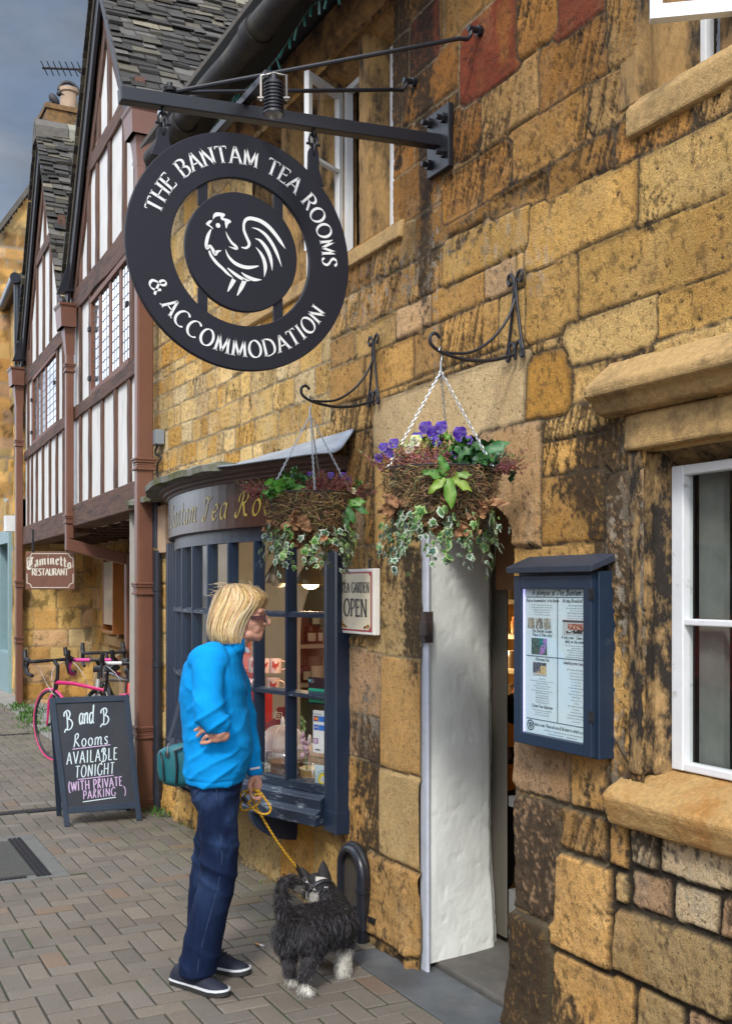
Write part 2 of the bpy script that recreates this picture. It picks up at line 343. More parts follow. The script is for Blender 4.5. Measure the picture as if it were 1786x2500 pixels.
GOTHIC = {
 'C': (.74, [SPL([(.66, .86), (.42, 1.0), (.16, .84), (.06, .46), (.18, .12), (.42, .0), (.66, .18)]), SPL([(.34, .86), (.3, .5), (.36, .2)]), [(.5, .96), (.52, .3)]]),
 'a': (.5, [[(.1, .5), (.24, .62)], [(.24, .62), (.38, .5)], [(.38, .5), (.38, .06)], [(.38, .06), (.48, .0)], [(.36, .36), (.1, .24)], [(.1, .24), (.12, .06)], [(.12, .06), (.22, 0)], [(.22, 0), (.38, .14)]]),
 'm': (.86, [[(.06, .5), (.14, .6)], [(.14, .58), (.14, .06)], [(.14, .06), (.22, 0)], [(.14, .46), (.34, .62)], [(.4, .58), (.4, .06)], [(.4, .06), (.48, 0)], [(.4, .46), (.6, .62)], [(.66, .58), (.66, .06)], [(.66, .06), (.78, 0)]]),
 'i': (.28, [[(.06, .52), (.14, .62)], [(.14, .6), (.14, .06)], [(.14, .06), (.24, 0)], [(.1, .78), (.2, .88)]]),
 'n': (.58, [[(.06, .5), (.14, .6)], [(.14, .58), (.14, .06)], [(.14, .06), (.22, 0)], [(.14, .46), (.34, .62)], [(.4, .58), (.4, .06)], [(.4, .06), (.52, 0)]]),
 'e': (.46, [[(.12, .5), (.12, .1)], [(.12, .1), (.24, 0)], [(.24, 0), (.42, .12)], [(.12, .48), (.26, .62)], [(.26, .62), (.4, .48)], [(.4, .46), (.14, .28)]]),
 't': (.38, [[(.12, .82), (.16, .9)], [(.16, .86), (.16, .08)], [(.16, .08), (.26, 0)], [(.26, 0), (.36, .08)], [(.04, .6), (.34, .6)]]),
 'o': (.5, [[(.12, .48), (.12, .1)], [(.12, .1), (.26, 0)], [(.26, 0), (.4, .12)], [(.4, .12), (.4, .5)], [(.4, .5), (.26, .62)], [(.26, .62), (.12, .48)]]),
}
def ribbon(mb, pts, wf, mapf):
    P_ = []; n = len(pts)
    for i in range(n):
        a = pts[max(i-1, 0)]; b = pts[min(i+1, n-1)]; dx, dy = b[0]-a[0], b[1]-a[1]; l = math.hypot(dx, dy) or 1; dx /= l; dy /= l
        wd = wf(dx, dy, i/(n-1) if n > 1 else 0)/2; P_.append(((pts[i][0]-dy*wd, pts[i][1]+dx*wd), (pts[i][0]+dy*wd, pts[i][1]-dx*wd)))
    vs = [mapf(*q) for pr in P_ for q in pr]
    mb.add(vs, [(2*i, 2*i+1, 2*i+3, 2*i+2) for i in range(n-1)])
def subdiv(p, k=4):
    if len(p) != 2: return p
    return [(p[0][0]+(p[1][0]-p[0][0])*i/k, p[0][1]+(p[1][1]-p[0][1])*i/k) for i in range(k+1)]
def text_w(t, alt=None, track=.08, xs=1.0): return sum(((alt or {}).get(ch) or GL.get(ch) or (.36, []))[0]*xs+track for ch in t)-track
def stroke_text(mb, t, size, mapf, thick=.13, thin=.05, nib=20, serif=False, alt=None, track=.08, shear=0, xs=1.0, centre=True, x0=0, lc=1.0):
    """mapf(u,v): text plane in metres -> 3D"""
    x = x0/size-(text_w(t, alt, track, xs)/2 if centre else 0); nb = R(nib)
    def wf(dx, dy, s): a = math.atan2(dy, dx); return (thin+(thick-thin)*abs(math.sin(a-nb)))*size
    for ch in t:
        g = (alt or {}).get(ch) or GL.get(ch)
        if g is None: x += .36*xs+track; continue
        for st in g[1]:
            sc = lc if ch.islower() else 1.0
            q = [((x+a*xs*sc+shear*b*sc)*size, b*sc*size) for a, b in st]
            ribbon(mb, subdiv(q), wf, mapf)
            if serif and len(st) == 2:
                (a0, b0), (a1, b1) = st
                hv = abs(b1-b0) > .6
                for (a, b, o) in ((a0, b0, b1), (a1, b1, b0)):
                    cx, cy = (x+a*xs)*size, b*size
                    if hv and (abs(b) < .01 or abs(b-1) < .01) and not (ch in 'AVWM' and ((ch == 'A' and b > .5) or (ch == 'V' and b < .5) or (ch == 'W' and b < .5))):
                        yy = cy+(.02 if b < .5 else -.02)*size
                        ribbon(mb, [(cx-.13*size*xs, yy), (cx, yy), (cx+.13*size*xs, yy)], lambda dx, dy, s: thin*size, mapf)
                    elif not hv and ch in 'EFLTG' and a > .3:
                        dy = (-.14 if b > .7 else .14)*size
                        ribbon(mb, [(cx, cy), (cx, cy+dy)], lambda dx, dy, s: thin*size, mapf)
                    if not hv and ch == 'T' and a < .3: ribbon(mb, [(cx, cy), (cx, cy-.14*size)], lambda dx, dy, s: thin*size, mapf)
        x += (g[0]*xs*(lc if ch.islower() else 1.0))+track
def font_text(mb, t, size, mapf, centre=True, x0=0):
    """small printed sans lettering from Blender's built-in face"""
    cu = bpy.data.curves.new('t', 'FONT'); cu.body = t; cu.size = size; cu.align_x = 'CENTER' if centre else 'LEFT'; cu.resolution_u = 2
    o = bpy.data.objects.new('t', cu); COL.objects.link(o)
    dg = bpy.context.evaluated_depsgraph_get(); me = bpy.data.meshes.new_from_object(o.evaluated_get(dg))
    mb.add([mapf(v.co.x+x0, v.co.y) for v in me.vertices], [tuple(p.vertices) for p in me.polygons])
    bpy.data.objects.remove(o); bpy.data.curves.remove(cu); bpy.data.meshes.remove(me)
# ================================================================== ground
rnd = random.Random(5)
M_asph = pm('asphalt', (.055, .055, .057), .9, .25, 40, .3, 300)
M_joint = pm('joint_sand', (.040, .035, .026), .95, .4, 14, .5, 200, col2=(.030, .055, .012), c2s=1.3, c2lo=.48, c2hi=.6)
M_brick = pm('paving_brick', (1, 1, 1), .82, .30, 150, .6, 260, attr=True, col2=(.085, .076, .06), c2s=1.3, c2lo=.5, c2hi=.85, bd=.004)
m = MB(); m.box(-150, 150, -150, 250, -.30, -.12); m.build('ground', M_asph, kind='structure')
PX0 = -3.25
m = MB(); m.box(PX0, 1.6, -4, 22, -.119, -.007); m.build('pavement_bed', M_joint, kind='structure')
m = MB()
for k in range(26): m.box(PX0-.15, PX0-.004, -4+k*1.0, -3.012+k*1.0, -.118, .002)
bevel(m.build('kerb', pm('kerb_stone', (.28, .27, .25), .85, .2, 12, .2, 120), kind='structure'), .012)
Wb = .1
def brick(m, x0, x1, y0, y1):
    g = .0045; ch = .005; x0 += g; x1 -= g; y0 += g; y1 -= g
    cx, cy = (x0+x1)/2, (y0+y1)/2
    dz = rnd.gauss(0, .0012); tx = rnd.gauss(0, .006); ty = rnd.gauss(0, .006)
    t = rnd.random(); b = .140+rnd.gauss(0, .012)
    warm = rnd.gauss(0, .02)
    col = (b*(1.03+warm)+.004*t, b*(.885+warm*.3), b*(.70-warm*.6))
    near = max(0, 1-abs(cx+.25)/.55) if cy > 4.2 else 0
    if near > 0 and rnd.random() < near*.55: col = tuple(a*(1-.25*near)+c*.25*near for a, c in zip(col, (.16, .16, .07)))
    if rnd.random() < .02: col = (col[0]*1.1, col[1]*.92, col[2]*.8)
    zf = lambda x, y: dz+tx*(x-cx)+ty*(y-cy)
    P4 = [(x0, y0), (x1, y0), (x1, y1), (x0, y1)]; Q4 = [(x0+ch, y0+ch), (x1-ch, y0+ch), (x1-ch, y1-ch), (x0+ch, y1-ch)]
    m.add([(x, y, -.02) for x, y in P4]+[(x, y, zf(x, y)-.004) for x, y in P4]+[(x, y, zf(x, y)) for x, y in Q4],
          [(0, 1, 5, 4), (1, 2, 6, 5), (2, 3, 7, 6), (3, 0, 4, 7), (4, 5, 9, 8), (5, 6, 10, 9), (6, 7, 11, 10), (7, 4, 8, 11), (8, 9, 10, 11)], col)
m = MB()
GX, GY = (-1.98, -1.08), (6.22, 7.22)       # inspection cover
XE = .02
OBST = [(GX[0]-.098, GX[1]+.093, GY[0]-.058, GY[1]+.093), (-5, .1, 8.015, 8.145), (-5, .1, 12.315, 12.425), (-.204, .3, 3.341, 4.304)]
def clip(r_):
    for (a, b, c, d) in OBST:
        x0, x1, y0, y1 = r_
        if x1 <= a or x0 >= b or y1 <= c or y0 >= d: continue
        opts = [(x0, min(x1, a), y0, y1), (max(x0, b), x1, y0, y1), (x0, x1, y0, min(y1, c)), (x0, x1, max(y0, d), y1)]
        r_ = max(opts, key=lambda q: max(0, q[1]-q[0])*max(0, q[3]-q[2]))
        if r_[1]-r_[0] < .018 or r_[3]-r_[2] < .018: return None
    x0, x1, y0, y1 = r_; ya = (y0+y1)/2; lim = .045 if ya < 7.95 else -.122+(ya-7.95)*.03
    x1 = min(x1, lim); x0 = max(x0, PX0)
    return (x0, x1, y0, y1) if x1-x0 > .018 else None
for i in range(-34, 3):
    for j in range(-12, 200):
        s_ = (i-j) % 4
        if s_ == 0: r_ = (i*Wb, (i+2)*Wb, j*Wb, (j+1)*Wb)
        elif s_ == 3: r_ = (i*Wb, (i+1)*Wb, j*Wb, (j+2)*Wb)
        else: continue
        r_ = clip(r_)
        if r_: brick(m, *r_)
m.build('pavement', M_brick, kind='structure')
# drainage channels across the pavement, part of the paved surface
M_iron = pm('cast_iron', (.022, .022, .025), .55, .4, 20, .4, 120, metal=.3)
m = MB()
for (ya, yb) in ((8.02, 8.14), (12.32, 12.42)):
    for k in range(26):
        x0 = PX0+.02+k*.13
        if x0 > -.14: break
        m.box(x0, x0+.12, ya+.006, yb-.006, -.02, .001)
        for q in range(4): m.box(x0+.012+q*.028, x0+.026+q*.028, ya+.02, yb-.02, .001, .004)
m.build('drainage_channel', M_iron, kind='structure')
# inspection cover with a tarred infill and studded iron rim, in a concrete surround
t = thing('inspection_cover', 'rectangular tar-filled inspection cover with studded black iron rim set in the brick pavement', 'cover', (GX[0], GY[0], 0))
m = MB(); m.box(GX[0]-.095, GX[1]+.09, GY[0]-.055, GY[1]+.09, -.02, -.001); m.build('concrete_surround', pm('surround', (.125, .125, .115), .9, .25, 14, .3, 150), t)
m = MB(); m.box(GX[0]+.085, GX[1]-.085, GY[0]+.05, GY[1]-.05, -.01, .003); m.build('infill', pm('tar', (.060, .060, .052), .9, .35, 60, .8, 260), t)
m = MB()
m.box(GX[0], GX[0]+.085, GY[0], GY[1], -.01, .0); m.box(GX[1]-.085, GX[1], GY[0], GY[1], -.01, .0)
for e in (0, .026): 
    m.box(GX[0]+.14, GX[1]-.14, GY[0]+e, GY[0]+e+.02, -.01, .002); m.box(GX[0]+.14, GX[1]-.14, GY[1]-e-.02, GY[1]-e, -.01, .002)
y = GY[0]+.01
while y < GY[1]:
    for k in range(3): m.box(GX[1]-k*.028-.022, GX[1]-k*.028-.004, y, y+.014, .0, .006); m.box(GX[0]+k*.028+.004, GX[0]+k*.028+.022, y, y+.014, .0, .006)
    y += .024
x = GX[0]+.15
while x < GX[1]-.15: m.box(x, x+.014, GY[0]+.003, GY[0]+.017, .002, .006); x += .026
m.build('rim', M_iron, t)
# slate slab at the doorway, doorstep behind it
M_slate = pm('slate_slab', (.085, .092, .098), .55, .35, 5, .35, 40, col2=(.13, .13, .125), c2s=3, c2lo=.5, c2hi=.7)
m = MB(); m.box(-.20, .075, 3.345, 4.30, -.05, -.002); bevel(m.build('doorway_slab', M_slate, kind='structure'), .006)
# flagstones under the jettied house
m = MB(); rr = random.Random(8)
y = 7.98
while y < 20:
    x = -.12+(y-7.95)*.03; L_ = rr.uniform(.5, .8)
    while x < 1.5+(y-7.95)*.042:
        w_ = rr.uniform(.35, .6); m.box(x+.004, x+w_-.004, y+.004, y+L_-.004, -.05, -.002+rr.uniform(-.003, .003)); x += w_
    y += L_
bevel(m.build('flagstone_apron', pm('flagstone', (.23, .225, .2), .85, .25, 4, .3, 60), kind='structure'), .008)
# ================================================================== the stone front of the tea room
TEA = thing('stone_building', 'honey coloured stone tea room front with low doorway and mullioned windows', 'building', (0, 3.6, 0))
YA, YB, ZT = 0.9, 7.98, 4.46
DO = (3.28, round(W(1025, 1700, -.01).y, 3), 1.80)         # doorway
RW = (1.45, 2.585, .985, 2.03)  # window on the right
BW = (4.86, 7.34, .50, 2.20)     # behind the bow window
UL = (4.20, 5.90, 3.215, 4.20)   # upper window, four lights
UR = (0.95, 2.62, 3.10, 4.2)     # upper window on the right
ys = [YA]; 
while ys[-1] < YB: ys.append(ys[-1]+.0055+.0065*max(0, (ys[-1]-2.2)/5.8))
ys = np.array(ys); zs = np.arange(-.02, ZT, .0075)
for e in (DO[0], DO[1], RW[0], RW[1], BW[0], BW[1], UL[0], UL[1], UR[0], UR[1]): ys[np.argmin(abs(ys-e))] = e
for e in (RW[2], RW[3], BW[2], BW[3], UL[2], UL[3], UR[2], UR[3]): zs[np.argmin(abs(zs-e))] = e
NY, NZ = len(ys), len(zs)
Yg, Zg = np.meshgrid(ys, zs, indexing='ij')
wy = Yg+.016*(fbm(Yg*5, Zg*5, 1, 4)-.5)+.05*(fbm(Yg*.7, Zg*1.1, 2, 2)-.5)
wz = Zg+.018*(fbm(Yg*4.5, Zg*7, 3, 4)-.5)+.04*(fbm(Yg*.6, Zg*.9, 4, 2)-.5)
sid = np.zeros((NY, NZ), np.int32); Dd = np.full((NY, NZ), .5, np.float32)
rs = np.random.RandomState(11); stones = [None]
b1 = np.full((NY, NZ), 9., np.float32); b2 = b1.copy(); id1 = np.zeros((NY, NZ), np.int32)
def put(y0, y1, z0, z1, over, **k):
    stones.append(k); n = len(stones)-1
    a, b = np.searchsorted(ys, [y0-.2, y1+.2]); c, d = np.searchsorted(zs, [z0-.2, z1+.2])
    S = np.s_[a:b, c:d]; yy, zz = wy[S], wz[S]
    dy = np.minimum(yy-y0, y1-yy); dz = np.minimum(zz-z0, z1-zz); rad = .02
    ins = np.minimum(dy, dz)
    corner = (dy < rad) & (dz < rad) & (dy > 0) & (dz > 0)
    ins = np.where(corner, rad-np.hypot(rad-dy, rad-dz), ins)
    if over:        # traced stones grow until they meet their neighbours
        sd = np.where(ins > 0, -ins, np.hypot(np.maximum(-dy, 0), np.maximum(-dz, 0))+np.where(ins > 0, 0, .0))
        B1, B2, I1 = b1[S], b2[S], id1[S]; near = sd < B1
        b2[S] = np.where(near, B1, np.minimum(B2, sd)); id1[S] = np.where(near, n, I1); b1[S] = np.where(near, sd, B1)
        return
    hit = ins > 0
    Dd[S] = np.where(hit, ins, Dd[S]); sid[S] = np.where(hit, n, sid[S])
def courses(y0, y1, z0, z1, hl, hh, ll, lh, tone):
    z = z0
    while z < z1-.02:
        h = rs.uniform(hl, hh)
        if z1-z-h < hl*.6: h = z1-z
        y = y0-rs.uniform(0, .2)
        while y < y1:
            L_ = rs.uniform(ll, lh); 
            if y+L_ > y0: put(max(y, y0), min(y+L_, y1), z, z+h, False, tone=tone)
            y += L_
        z += h
Dd[:] = 0
courses(YA, 4.85, -.05, .95, .2, .3, .22, .5, 'low')
courses(YA, 4.85, .95, 2.35, .16, .28, .22, .5, 'mid')
courses(YA, 4.85, 2.35, 3.0, .12, .2, .2, .5, 'mid')
courses(YA, 4.85, 3.0, ZT+.1, .17, .26, .25, .5, 'top')
courses(4.85, YB+.1, -.05, .52, .22, .3, .25, .5, 'base')
courses(4.85, YB+.1, .52, 2.3, .16, .24, .2, .4, 'left')
courses(4.85, YB+.1, 2.3, 3.2, .11, .16, .13, .36, 'left')
courses(4.85, YB+.1, 3.2, ZT+.1, .14, .22, .2, .4, 'left')
def PR(xl, xr, yt, yb, tone='mid', **k):
    xm = (xl+xr)/2; put(W(xr, 0).y, W(xl, 0).y, W(xm, yb).z, W(xm, yt).z, True, tone=tone, **k)
for a in [(1259, 1387, 1800, 1955), (1390, 1481, 1850, 1985), (1483, 1516, 1800, 2005), (1367, 1483, 1990, 2088),
          (1484, 1535, 2008, 2120), (1500, 1533, 2135, 2215), (1360, 1560, 2360, 2560), (1562, 1680, 2440, 2600), (1690, 1850, 2510, 2640)]: PR(*a, 'low')
PR(1260, 1365, 1958, 2225, 'low', dark=.40); PR(1240, 1350, 2255, 2500, 'low', dark=.62, out=.022); PR(1350, 1498, 2095, 2345, 'low', out=.012)
for a in [(1538, 1604, 2035, 2123), (1616, 1790, 2085, 2162), (1644, 1752, 2180, 2268)]: PR(*a, 'pale')
PR(1543, 1640, 2140, 2235, 'low'); PR(1770, 1830, 2205, 2300, 'low'); PR(1506, 1790, 2262, 2430, 'low', out=.01)
for a in [(1329, 1482, 1155, 1325), (1329, 1501, 1068, 1150), (1329, 1490, 1012, 1062), (1255, 1480, 1343, 1560), (1255, 1480, 1560, 1800), (1484, 1600, 1170, 1500), (1484, 1600, 1500, 1860)]: PR(*a, 'mid')
PR(1180, 1324, 1040, 1343, 'mid', dark=.2, out=.008); PR(1285, 1379, 885, 1020, 'orange'); PR(922, 1285, 935, 1075, 'pale', smooth=1)
for a in [(1293, 1410, 657, 803), (1412, 1780, 546, 709), (1293, 1553, 456, 601), (1556, 1790, 333, 504), (1606, 1790, 700, 795), (1604, 1790, 815, 905), (1385, 1600, 762, 848), (1091, 1285, 560, 640)]: PR(*a, 'big')
for a in [(1498, 1684, 285, 363), (1690, 1800, 205, 294), (1335, 1496, 383, 445), (1249, 1432, 274, 388), (1437, 1546, 188, 290), (1318, 1482, 91, 227), (1180, 1316, 194, 310), (1091, 1177, 270, 370), (1091, 1249, 400, 485), (1207, 1335, 463, 505)]: PR(*a, 'top', tool=1)
PR(1138, 1266, 33, 216, 'red'); PR(1368, 1482, -70, 55, 'red'); PR(1268, 1365, -70, 100, 'top'); PR(1485, 1552, -40, 150, 'top', dark=.25)
PR(1012, 1068, 40, 150, 'red')
PR(925, 1090, 1075, 1345, 'mid', smooth=1); PR(900, 1023, 1345, 1590, 'low'); PR(930, 1025, 1620, 1880, 'low', smooth=1, out=.006); PR(926, 1022, 1890, 2100, 'low', smooth=1, out=.006); PR(905, 1022, 2110, 2290, 'low', out=.02)
PR(832, 925, 1600, 1740, 'low'); PR(832, 925, 1745, 1850, 'low', dark=.3); PR(836, 925, 1855, 2060, 'low', dark=.3)
PR(690, 770, 2010, 2150, 'orange'); PR(632, 690, 2000, 2120, 'base'); PR(770, 830, 2050, 2170, 'base')
PR(585, 632, 1990, 2085, 'base')
GR = .034; mine_ = b1 < GR
Dd = np.where(mine_, np.minimum((b2-b1)/2, GR-b1), np.minimum(Dd, b1-GR)); sid = np.where(mine_, id1, sid)
# --- masks of the real wear: soot under hoods and sills, lime, damp at the foot
def blob(y, z, ry, rz): return np.exp(-(((Yg-y)/ry)**2+((Zg-z)/rz)**2))
n1 = fbm(Yg*3, Zg*3, 21, 5); n2 = fbm(Yg*14, Zg*9, 22, 5, .6); n3 = fbm(Yg*45, Zg*40, 23, 4, .6); n4 = fbm(Yg*26, Zg*5, 24, 4, .6)
n5 = fbm(Yg*70, Zg*70, 25, 3, .7); n6 = fbm(Yg*1.2, Zg*1.2, 26, 3)
soot = .04+0*Yg
soot += .95*blob(2.62, 1.6, .17, .42)+.7*blob(2.78, 1.95, .14, .3)+.5*blob(2.95, 1.95, .2, .16)+.35*blob(2.9, .9, .3, .3)
soot += .95*blob(4.02, 1.48, .13, .38)+.6*blob(4.42, 1.0, .22, .5)+.45*blob(4.2, .35, .3, .25)+.55*blob(4.3, 1.75, .25, .12)
soot += .85*blob(3.22, .28, .2, .45)+.45*blob(2.9, .15, .5, .2)+.5*blob(2.4, .9, .4, .3)
soot += .95*blob(3.92, 3.3, .06, .65)+.6*blob(4.0, 3.9, .25, .5)+.45*blob(3.75, 2.98, .5, .09)+.5*blob(3.05, 3.05, .5, .12)+.45*blob(3.4, 3.3, .4, .25)+.5*blob(4.6, 3.04, .6, .07)
soot += .4*blob(2.5, 2.62, .6, .06)+.4*blob(3.4, 2.72, .5, .05)+.35*blob(3.0, 2.35, .3, .12)+.75*blob(4.17, 3.9, .08, .6)+.35*blob(4.2, 2.9, .5, .1)
soot += .3*blob(6.9, 2.95, .5, .12)+.25*blob(5.9, 2.6, .5, .2)+.6*np.exp(-((Zg+.02)/.16)**2)+.5*sst(4.15, 4.45, Zg)*(Yg > 4)
lime = .9*blob(2.72, 1.55, .05, .5)+.5*blob(2.6, 1.7, .04, .4)+.45*blob(3.35, 2.88, .12, .14)+.5*blob(3.12, 2.75, .1, .1)+.5*blob(4.45, 1.0, .12, .15)+.4*blob(2.35, .73, .3, .1)+.55*blob(4.3, 2.95, .6, .12)+.6*blob(3.83, 2.95, .03, .4)
pal = {'low': [(.40, .235, .10), (.40, .265, .19), (.33, .22, .155), (.36, .23, .115), (.44, .27, .12), (.30, .185, .085), (.40, .29, .165)],
       'mid': [(.46, .29, .125), (.44, .30, .20), (.42, .25, .095), (.50, .33, .15), (.38, .23, .10)],
       'big': [(.52, .355, .155), (.50, .36, .22), (.49, .31, .115), (.50, .35, .17), (.45, .28, .105)],
       'top': [(.30, .155, .05), (.25, .135, .045), (.33, .19, .07), (.37, .24, .115), (.29, .135, .035)],
       'left': [(.53, .38, .19), (.55, .45, .31), (.52, .42, .29), (.50, .29, .08), (.50, .34, .145), (.56, .42, .235), (.47, .29, .095), (.52, .37, .17), (.54, .40, .21)],
       'base': [(.47, .335, .175), (.42, .28, .12), (.40, .30, .165), (.48, .29, .10)],
       'pale': [(.54, .42, .235), (.50, .40, .25)], 'orange': [(.46, .22, .045), (.43, .235, .06)], 'red': [(.23, .052, .026), (.19, .05, .028)]}
for k_ in pal: pal[k_] = [tuple(q*(1.22 if k_ in ('left', 'big', 'mid') else 1.12) for q in (c[0]*1.05, c[1]*.985, c[2]*(.75 if k_ != 'pale' else .92))) for c in pal[k_]]
NS = len(stones); scol = np.zeros((NS, 3)); sout = np.zeros(NS); sdk = np.zeros(NS); ssm = np.zeros(NS); stl = np.zeros(NS); spole = np.zeros(NS)
for i, k in enumerate(stones):
    if k is None: scol[i] = (.3, .25, .17); continue
    p = pal[k['tone']]; c = np.array(p[rs.randint(len(p))])*(1+rs.normal(0, .12)); scol[i] = c
    sout[i] = rs.normal(0, .004)+k.get('out', 0); sdk[i] = k.get('dark', 0); ssm[i] = k.get('smooth', 0)
    stl[i] = k.get('tool', rs.rand() < (.45 if k['tone'] in ('mid', 'left') else .3)); spole[i] = rs.rand()
C = scol[sid]; dk = sdk[sid]; sm = ssm[sid]; tl = stl[sid]; pr = spole[sid][..., None]
leftz = (Yg > 4.85) & (Zg > .6)
ew = np.where(leftz, .006, .0055)
rag = Dd+np.where(leftz, .013, .007)*(n3-.5)+np.where(leftz, .010, .004)*(n2-.5)
lowz = sst(3.45, 3.25, Yg)*sst(1.05, .9, Zg); rag = rag-lowz*(.006+.010*(n2-.35))
mor = 1-np.where(leftz, sst(.004, .009, rag), sst(.0015, .006, rag))
h = sst(0, 1, np.clip(rag/ew, 0, 1))*(np.where(leftz, .0055, .0075)+.007*lowz)
n_big = fbm(Yg*7, Zg*7, 31, 3); n_md = fbm(Yg*22, Zg*22, 32, 4, .6); strk = fbm(Yg*92+Zg*30, Zg*10-Yg*4, 33, 3, .6)
rough_low = sst(1.3, .1, Zg)*.6+.4
inner = sst(.0, .02, Dd)
h += sout[sid]*inner+inner*(1-.6*sm)*((n_big-.5)*.012*rough_low+(n_md-.5)*.011*rough_low+(n5-.5)*.006)
h -= inner*tl*(1-sm)*sst(.52, .66, strk)*.0055
h -= inner*(1-sm)*sst(.64, .74, n2)*.006*rough_low
h = np.where(mor > .5, h+(n3-.5)*.006, h)
# colours
f = (.76+.48*n1)*(.82+.36*n2)
C = C*f[..., None]
iron = sst(.50, .72, fbm(Yg*6, Zg*2.2, 41, 5, .6))*(.15+.5*spole[sid]); iron = iron*.75; C = C*(1-iron[..., None])+np.array((.50, .24, .05))*iron[..., None]
lemon = sst(.55, .75, fbm(Yg*9, Zg*9, 42, 4))*.3*(leftz*1.0+.3); C = C*(1-lemon[..., None])+np.array((.66, .52, .31))*lemon[..., None]
# dark speckle and streaks; how much depends on how sooty the place is
dark = sst(.62, .50, n2+.0*soot)*0
cov = np.clip(soot+dk*1.0, 0, 1.15)
patch = .30*n2+.42*n3+.28*n1
dark = sst(.0, .17, cov*.62-(1-patch)*.66+.01)*.90*(1-.55*sst(.58, .68, n5))
speck = sst(.62, .72, n3+.12*cov)*.8*(1-sm*.6)
pits = sst(.63, .72, n2)*sst(.5, .62, n5)*.7*(1-sm)
stroke = tl*(1-sm)*sst(.47, .58, strk)*sst(.40, .55, n1+.14*cov)*np.where(leftz, .5, .75)
dsum = np.clip(dark+speck*.55+pits+stroke, 0, .94)
edge = (1-sst(.004, .03, Dd))*sst(.45, .65, n1)*.45; dsum = np.clip(dsum+edge*~leftz, 0, .94)
dcol_ = np.where(leftz[..., None], np.array((.105, .060, .022)), np.array((.032, .022, .013)))
C = C*(1-dsum[..., None])+dcol_*dsum[..., None]
lm = np.clip(lime, 0, 1)*sst(.50, .60, .5*n4+.5*n3)*.8; C = C*(1-lm[..., None])+np.array((.60, .52, .40))*lm[..., None]
# general browning of the upper right corner, paler to the left
br = np.clip(sst(2.9, 3.5, Zg)*sst(4.6, 3.9, Yg), 0, 1)*.28; C = C*(1-br[..., None]*np.array((.7, .85, 1.0)))
mcol = np.where((leftz | (n6 > .56))[..., None], np.array((.36, .28, .165)), np.array((.095, .072, .045)))*(.7+.6*n3)[..., None]
mcol = mcol*(1-.55*np.clip(soot, 0, 1))[..., None]
mcol = mcol*(1-lowz[..., None]*.62)
C = C*(1-mor[..., None])+mcol*mor[..., None]
green = np.exp(-((Zg+.02)/.07)**2)*sst(.45, .6, n1)*.5*(Yg > 4.4); C = C*(1-green[..., None])+np.array((.05, .07, .02))*green[..., None]
# battered, bulging foot of the wall
h += .03*sst(.25, 0, Zg)*(.5+n_big)*((Yg < 3.3) | (Yg > 4.0))
V = np.stack([-h, Yg, Zg], -1).reshape(-1, 3)
yc = (ys[:-1]+ys[1:])[:, None]/2+0*zs[None, 1:]; zc = (zs[:-1]+zs[1:])[None, :]/2+0*ys[1:, None]
keep = np.ones((NY-1, NZ-1), bool)
for (a, b, c, d) in (RW, BW, UL, UR): keep &= ~((yc > a) & (yc < b) & (zc > c) & (zc < d))
arch = DO[2]+.15*np.sqrt(np.clip(1-(abs(yc-3.635)/.355)**2.5, 0, 1))
keep &= ~((yc > DO[0]) & (yc < DO[1]) & (zc < arch))
M_stone = pm('wall_stone', (1, 1, 1), .92, .42, 150, 1.0, 190, attr=True, bd=.008, spec=.3, col2=(.075, .048, .022), c2s=62, c2lo=.575, c2hi=.66)
grid_obj('wall', V, NY, NZ, keep, C.reshape(-1, 3), M_stone, TEA)
# dressed stone pieces
def dressed(name, col=(.44, .285, .105), dk=(.035, .026, .016), s=3.0, lo=.56, hi=.68, st=None): return pm(name, col, .9, .30, 60, .8, 150, col2=dk, c2s=s, c2lo=lo, c2hi=hi, bd=.007, stretch=st)
M_dr = dressed('dressed_stone'); M_drd = dressed('dressed_stone_sooty', (.30, .19, .075), (.024, .018, .012), 6, .42, .60)
M_drp = dressed('dressed_stone_pale', (.45, .29, .115), (.10, .065, .03), 4, .52, .75)
M_wht = pm('white_paint', (.74, .76, .78), .5, .08, 8, .15, 60, col2=(.45, .44, .42), c2s=9, c2lo=.60, c2hi=.68)
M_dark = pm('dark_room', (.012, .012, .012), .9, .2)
M_pane = glass_mat('window_pane')
def room(name, x0, x1, y0, y1, z0, z1, mat, parent, floor=None):
    m = MB(); b = len(m.v)
    P8 = [(x0, y0, z0), (x1, y0, z0), (x1, y1, z0), (x0, y1, z0), (x0, y0, z1), (x1, y0, z1), (x1, y1, z1), (x0, y1, z1)]
    m.add(P8, [(0, 1, 2, 3), (4, 7, 6, 5), (0, 4, 5, 1), (1, 5, 6, 2), (2, 6, 7, 3)])
    return m.build(name, mat, parent)
# --- the doorway: splayed, lumpy whitewashed reveal, white frame post, step, lintel soffit
M_lime = pm('limewash', (.82, .845, .79), .75, .08, 4, .25, 35, bd=.012, col2=(.72, .74, .68), c2s=2.2, c2lo=.55, c2hi=.8)
nx, nz_ = 60, 220
U, Vv = np.meshgrid(np.linspace(0, 1, nx), np.linspace(.02, 1.98, nz_), indexing='ij')
bul = .020*(fbm(U*1.0, Vv*2.2, 51, 3)-.5)+.0055*(fbm(U*4, Vv*9, 52, 3)-.5)+.0025*sst(.55, .8, fbm(U*9, Vv*20, 53, 3))
rx = .020+U*.43; y0_ = W(1041, 1700, .02).y; ry = y0_+(4.065-y0_)*U-.012*np.sin(U*3.1)+bul*sst(0, .12, U)
ry = ry-.035*sst(.5, 0, Vv)*U
edge_ = sst(.86, 1.0, U); rx = rx-.0*edge_; ry = ry+edge_*.05
